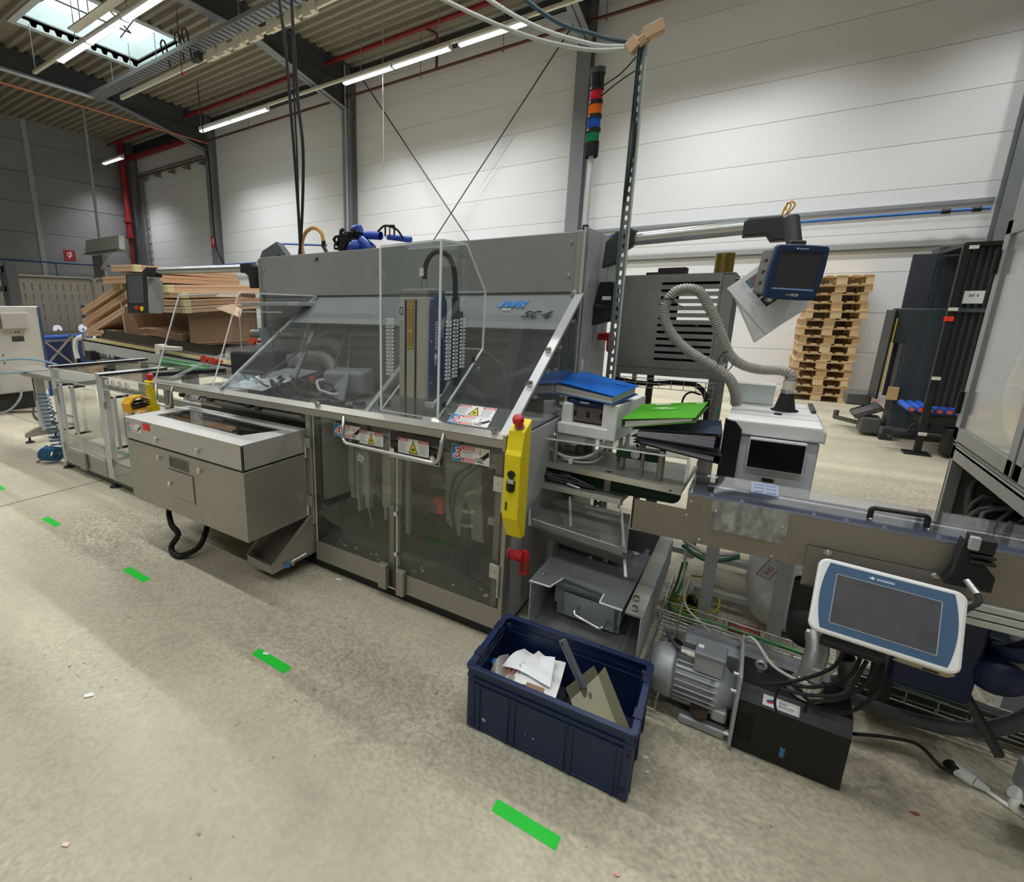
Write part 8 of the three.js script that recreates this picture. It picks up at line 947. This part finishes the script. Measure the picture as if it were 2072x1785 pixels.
{ // floor-level cable basket, cables, blue motor and other things under the conveyor
  const t = thing('cable_basket', 'galvanised wire cable basket running over the floor beside the waste box and under the conveyor', 'cable tray', [0.2, 0.02, -2.7]);
  const run = (A, B, w, n) => { const a = vv(A), b = vv(B), d = b.clone().sub(a).normalize(), s = new THREE.Vector3().crossVectors(d, V(0, 1, 0)).normalize().multiplyScalar(w / 2), o = []; for (const k of [-1, -0.33, 0.33, 1]) o.push(rod(a.clone().addScaledVector(s, k), b.clone().addScaledVector(s, k), 0.003, 6)); for (const k of [-1, 1]) { const q = s.clone().multiplyScalar(k).add(V(0, 0.055, 0)); o.push(rod(a.clone().add(q), b.clone().add(q), 0.003, 6)); } for (let i = 0; i <= n; i++) { const p = a.clone().lerp(b, i / n); o.push(rod(p.clone().sub(s), p.clone().add(s), 0.003, 6)); for (const k of [-1, 1]) o.push(rod(p.clone().addScaledVector(s, k), p.clone().addScaledVector(s, k).add(V(0, 0.055, 0)), 0.003, 6)); } return o; };
  obj('basket', [run([-0.19, 0.04, -1.98], [-0.19, 0.04, -3.1], 0.08, 14), run([-0.24, 0.06, -2.68], [1.4, 0.06, -2.60], 0.10, 18)], M.steelBright, t).userData = { kind: 'stuff' };
  for (const [x, z] of [[-0.14, -2.5], [-0.13, -2.9]]) obj('rubber_foot', cyl(0.03, 0.045, x, 0.022, z), M.rubber, t); obj('support_rail', bar([-0.2, 0.055, -2.58], [0.1, 0.055, -2.60], 0.03, 0.02), M.alu, t); obj('support_rail', bar([-0.12, 0.10, -3.0], [0.28, 0.10, -3.0], 0.04, 0.03), M.alu, t);
  const gr = [std('#2e6b45', 0.5), std('#4f9a55', 0.5), std('#bfc4ba', 0.5)]; const cab = []; [[[[-0.18, 0.3, -2.85], [-0.19, 0.2, -2.8], [-0.2, 0.1, -2.72], [-0.1, 0.08, -2.68], [0.3, 0.09, -2.66], [0.8, 0.09, -2.63]], 0.006, 0], [[[-0.16, 0.33, -2.8], [-0.17, 0.2, -2.75], [-0.21, 0.1, -2.75], [-0.12, 0.09, -2.7], [0.1, 0.1, -2.68], [0.4, 0.1, -2.65]], 0.006, 1], [[[-0.17, 0.42, -2.75], [-0.16, 0.3, -2.72], [-0.13, 0.16, -2.66], [-0.02, 0.10, -2.6], [0.06, 0.12, -2.4], [0.12, 0.36, -2.2], [0.2, 0.33, -2.1], [0.3, 0.36, -2.0]], 0.006, 2], [[[-0.2, 0.38, -2.95], [-0.1, 0.34, -2.95], [-0.02, 0.35, -2.95], [0.06, 0.38, -2.95]], 0.01, 2], [[[-0.2, 0.36, -2.93], [-0.1, 0.31, -2.93], [-0.02, 0.32, -2.94], [0.06, 0.36, -2.95]], 0.01, 0]].forEach(([P, r, m]) => obj('cable', tube(P, r, 50, 6), gr[m], t));
  const y = thing('earth_cable_coil', 'coil of yellow-green earth cable lying on the floor by the wire basket', 'cable', [-0.12, 0, -2.85]); const pts = []; for (let k = 0; k <= 150; k++) { const a = k / 20 * Math.PI * 2, r = 0.075 + 0.018 * Math.sin(k * 0.31); pts.push([-0.13 + r * Math.cos(a) * 1.1, 0.03 + k * 0.0003 + 0.01 * Math.sin(k * 0.7), -2.86 + r * Math.sin(a) * 1.2]); } pts.push([-0.02, 0.06, -2.85], [-0.0, 0.09, -3.0], [-0.06, 0.12, -3.1], [-0.14, 0.14, -3.05]); obj('coil', tube(pts, 0.006, 500, 6), std('#b9b42a', 0.5), y); obj('wrap', tube([[-0.16, 0.02, -2.97], [-0.12, 0.07, -2.93], [-0.10, 0.05, -2.90]], 0.02, 12), M.black, y);
  const s = thing('plastic_sack', 'white printed plastic sack standing behind the conveyor legs', 'sack', [0.28, 0, -3.05]);
  const sk = new THREE.SphereGeometry(1, 28, 24); { const p = sk.attributes.position; for (let i = 0; i < p.count; i++) { let x = p.getX(i), yy = p.getY(i), z = p.getZ(i); const k = 1 - 0.25 * Math.max(0, yy) * Math.max(0, yy); const w = 0.04 * Math.sin(9 * yy + 5 * x) + 0.03 * Math.sin(17 * x + 7 * z); p.setXYZ(i, 0.28 + 0.17 * Math.sign(x) * Math.pow(Math.abs(x), 0.8) * k * (1 + w), Math.max(0.01, 0.30 + 0.30 * Math.sign(yy) * Math.pow(Math.abs(yy), 0.6)), -3.0 + 0.12 * z * (1 + w)); } sk.computeVertexNormals(); } obj('bag', sk, std('#e6e6e4', 0.45, 0), s); obj('print', decal([0.185, 0.37, -2.868], [0.4, 0.9, 0.1], [-0.9, 0.4, 0.2], 0.12, 0.07), printMat(canvasTex(192, 112, g => { g.fillStyle = '#e6e6e4'; g.fillRect(0, 0, 192, 112); g.strokeStyle = '#c23644'; g.lineWidth = 5; g.strokeRect(4, 10, 184, 92); g.fillStyle = '#c23644'; g.font = '64px sans-serif'; g.fillText('kel', 40, 78); })), s); obj('arrow_print', decal([0.35, 0.42, -2.878], [0.9, 0.4, 0], [-0.4, 0.9, 0.1], 0.10, 0.03), std('#4c4e50', 0.6, 0, { alphaTest: 0.4, alphaMap: canvasTex(128, 40, g => { g.clearRect(0, 0, 128, 40); g.fillStyle = '#fff'; for (let i = 0; i < 3; i++) g.fillRect(0, 4 + i * 12, 118, 4); }) }), s);
  single('snack_packet', 'crumpled red and brown packet on the floor below the conveyor', 'packet', [rbox(0.13, 0.03, 0.06, 0.008, 0.12, 0.085, -2.72, 0.5, 0.1, 0.05)], std('#8a3b32', 0.5, 0, { map: dataTex(64, (u, v) => { const n = vnoise(u * 8, v * 8, 8, 91); return n > 0.6 ? [1, 0.8, 0.7] : n > 0.45 ? [0.9, 0.6, 0.2] : [0.7, 0.6, 0.6]; }, 12) }));
  const b = thing('gear_motor', 'large dark blue motor unit below the conveyor at the right edge', 'motor', [0.75, 0, -2.55]); const nb = std('#12244a', 0.45); obj('housing', [rbox(0.22, 0.42, 0.3, 0.02, 0.66, 0.46, -2.52)], nb, b); obj('end_bell', [cyl(0.09, 0.2, 0.88, 0.48, -2.45, 0.3, 0, 0.5), new THREE.SphereGeometry(0.085, 20, 14).translate(0.82, 0.40, -2.42), cyl(0.075, 0.25, 0.93, 0.6, -2.5, 0, 0, 0.4)], nb, b); obj('clamp_ring', cyl(0.09, 0.05, 0.875, 0.49, -2.44, 0.3, 0, 0.5), std('#8d8a86', 0.4, 0.5), b); obj('lead', tube([[0.76, 0.52, -2.4], [0.84, 0.53, -2.36], [0.92, 0.58, -2.38], [1.0, 0.7, -2.45]], 0.008, 24), M.black, b); obj('stand', [span(0.56, 0.62, 0.0, 0.26, -2.62, -2.56), bar([0.75, 0.3, -2.4], [0.86, 0.12, -2.35], 0.03, 0.02), span(0.5, 1.3, 0.0, 0.1, -2.7, -2.64)], std('#4a4b4b', 0.5, 0.3), b);
  const h = thing('suction_hose', 'dark grey suction hose curving along the cable basket at the lower right', 'hose', [0.7, 0, -2.45]); obj('hose', tube([[0.40, 0.40, -2.2], [0.42, 0.30, -2.22], [0.41, 0.22, -2.3], [0.45, 0.14, -2.38], [0.6, 0.10, -2.42], [0.78, 0.13, -2.42], [0.90, 0.25, -2.40], [0.97, 0.45, -2.40], [1.0, 0.7, -2.4]], 0.027, 80, 12), std('#55575a', 0.5), h);
  const k = thing('extension_cable', 'black extension cable with white coupling lying on the floor at the lower right', 'cable', [0.78, 0, -2.3]); obj('cable', tube([[0.45, 0.16, -2.12], [0.55, 0.14, -2.2], [0.65, 0.10, -2.28], [0.71, 0.06, -2.26], [0.745, 0.03, -2.30], [0.75, 0.03, -2.345]], 0.006, 50), M.rubber, k); obj('plug', [rod([0.752, 0.028, -2.345], [0.765, 0.024, -2.315], 0.018, 12)], M.black, k); obj('coupling', [rod([0.762, 0.022, -2.335], [0.81, 0.02, -2.305], 0.021, 12), rod([0.81, 0.02, -2.305], [0.84, 0.016, -2.29], 0.018, 12, 0.009)], M.whiteMatt, k); obj('white_cable', tube([[0.835, 0.012, -2.292], [0.87, 0.008, -2.265], [0.92, 0.008, -2.22], [1.1, 0.008, -2.05]], 0.007, 30), M.whiteMatt, k);
  const m = thing('junction_motor', 'grey cast motor head with white fitting at the right picture edge', 'motor', [0.86, 0, -2.12]); obj('head', rbox(0.14, 0.10, 0.10, 0.012, 0.89, 0.23, -2.1), M.castGrey, m); obj('fitting', [new THREE.TorusGeometry(0.028, 0.011, 10, 24).rotateY(0.5).translate(0.835, 0.16, -2.08), cyl(0.02, 0.03, 0.82, 0.185, -2.08, 0, 0, 1.2)], M.white, m); obj('shaft', [rod([0.85, 0.17, -2.11], [0.93, 0.02, -2.08], 0.03), rod([0.93, 0.0, -2.05], [0.93, 0.24, -2.15], 0.035)], M.black, m); obj('cable_stub', [tube([[0.84, 0.17, -2.06], [0.87, 0.09, -2.04], [0.93, 0.02, -2.02]], 0.012, 14)], M.rubber, m);
  // floor tape and litter
  const tp = std('#0ac92c', 0.55), ptape = (x, z, L, w, n, lab, ry = 0) => { const g = slab(rrect(-L / 2, L / 2, -w / 2, w / 2, 0.002, 1), 0.0012).rotateX(-Math.PI / 2); const q = thing('floor_tape', lab, 'tape', [x, 0, z], ry, 'green tape strips on the floor'); obj('strip', g, tp, q, true); };
  ptape(-0.41, -1.273, 0.215, 0.05, 1, 'green floor tape strip nearest the viewer, in front of the blue crate'); ptape(-1.672, -1.305, 0.225, 0.05, 2, 'green floor tape strip in front of the sloping tray, second nearest', 0.0); ptape(-2.96, -1.335, 0.25, 0.05, 3, 'green floor tape strip in front of the swing cabinet, third nearest'); ptape(-4.27, -1.355, 0.25, 0.05, 4, 'green floor tape strip left of the swing cabinet, fourth nearest'); ptape(-5.55, -1.39, 0.26, 0.05, 5, 'green floor tape strip at the left picture edge, farthest one');
  const scr = (x, z, s, lab, mat = M.paper, ry = 0.5) => { const g = plate([[-s, 0.003, -s * 0.5], [s * 0.9, 0.002, -s * 0.6], [s, 0.006, s * 0.5], [-s * 0.7, 0.002, s * 0.6]], 0.0015); const q = thing('paper_scrap', lab, 'scrap', [x, 0, z], ry, 'paper scraps on the floor'); obj('piece', g, mat, q, true); };
  scr(-0.141, -1.762, 0.012, 'white paper scrap on the floor right of the blue crate'); scr(-0.125, -1.70, 0.009, 'thin white paper sliver on the floor right of the blue crate', M.paper, 1); scr(-1.539, -0.384, 0.012, 'pinkish paper scrap on the floor at the lower left', std('#e8c9c4', 0.8)); scr(-0.134, -1.285, 0.008, 'small pink scrap at the bottom picture edge', std('#e79aa8', 0.8)); scr(-1.902, -2.02, 0.018, 'white paper scrap on the floor before the lower doors'); scr(-2.134, -0.706, 0.02, 'long thin white sliver on the floor at the left', M.paper, 0.9); scr(-5.5, -1.25, 0.03, 'paper sheet corner at the left picture edge on the floor'); scr(0.62, -2.05, 0.012, 'red-brown scrap on the floor at the lower right', std('#9c5a43', 0.8)); scr(-1.73, -1.32, 0.015, 'white scrap lying on the second green tape strip');
}
renderer.render(scene, camera);
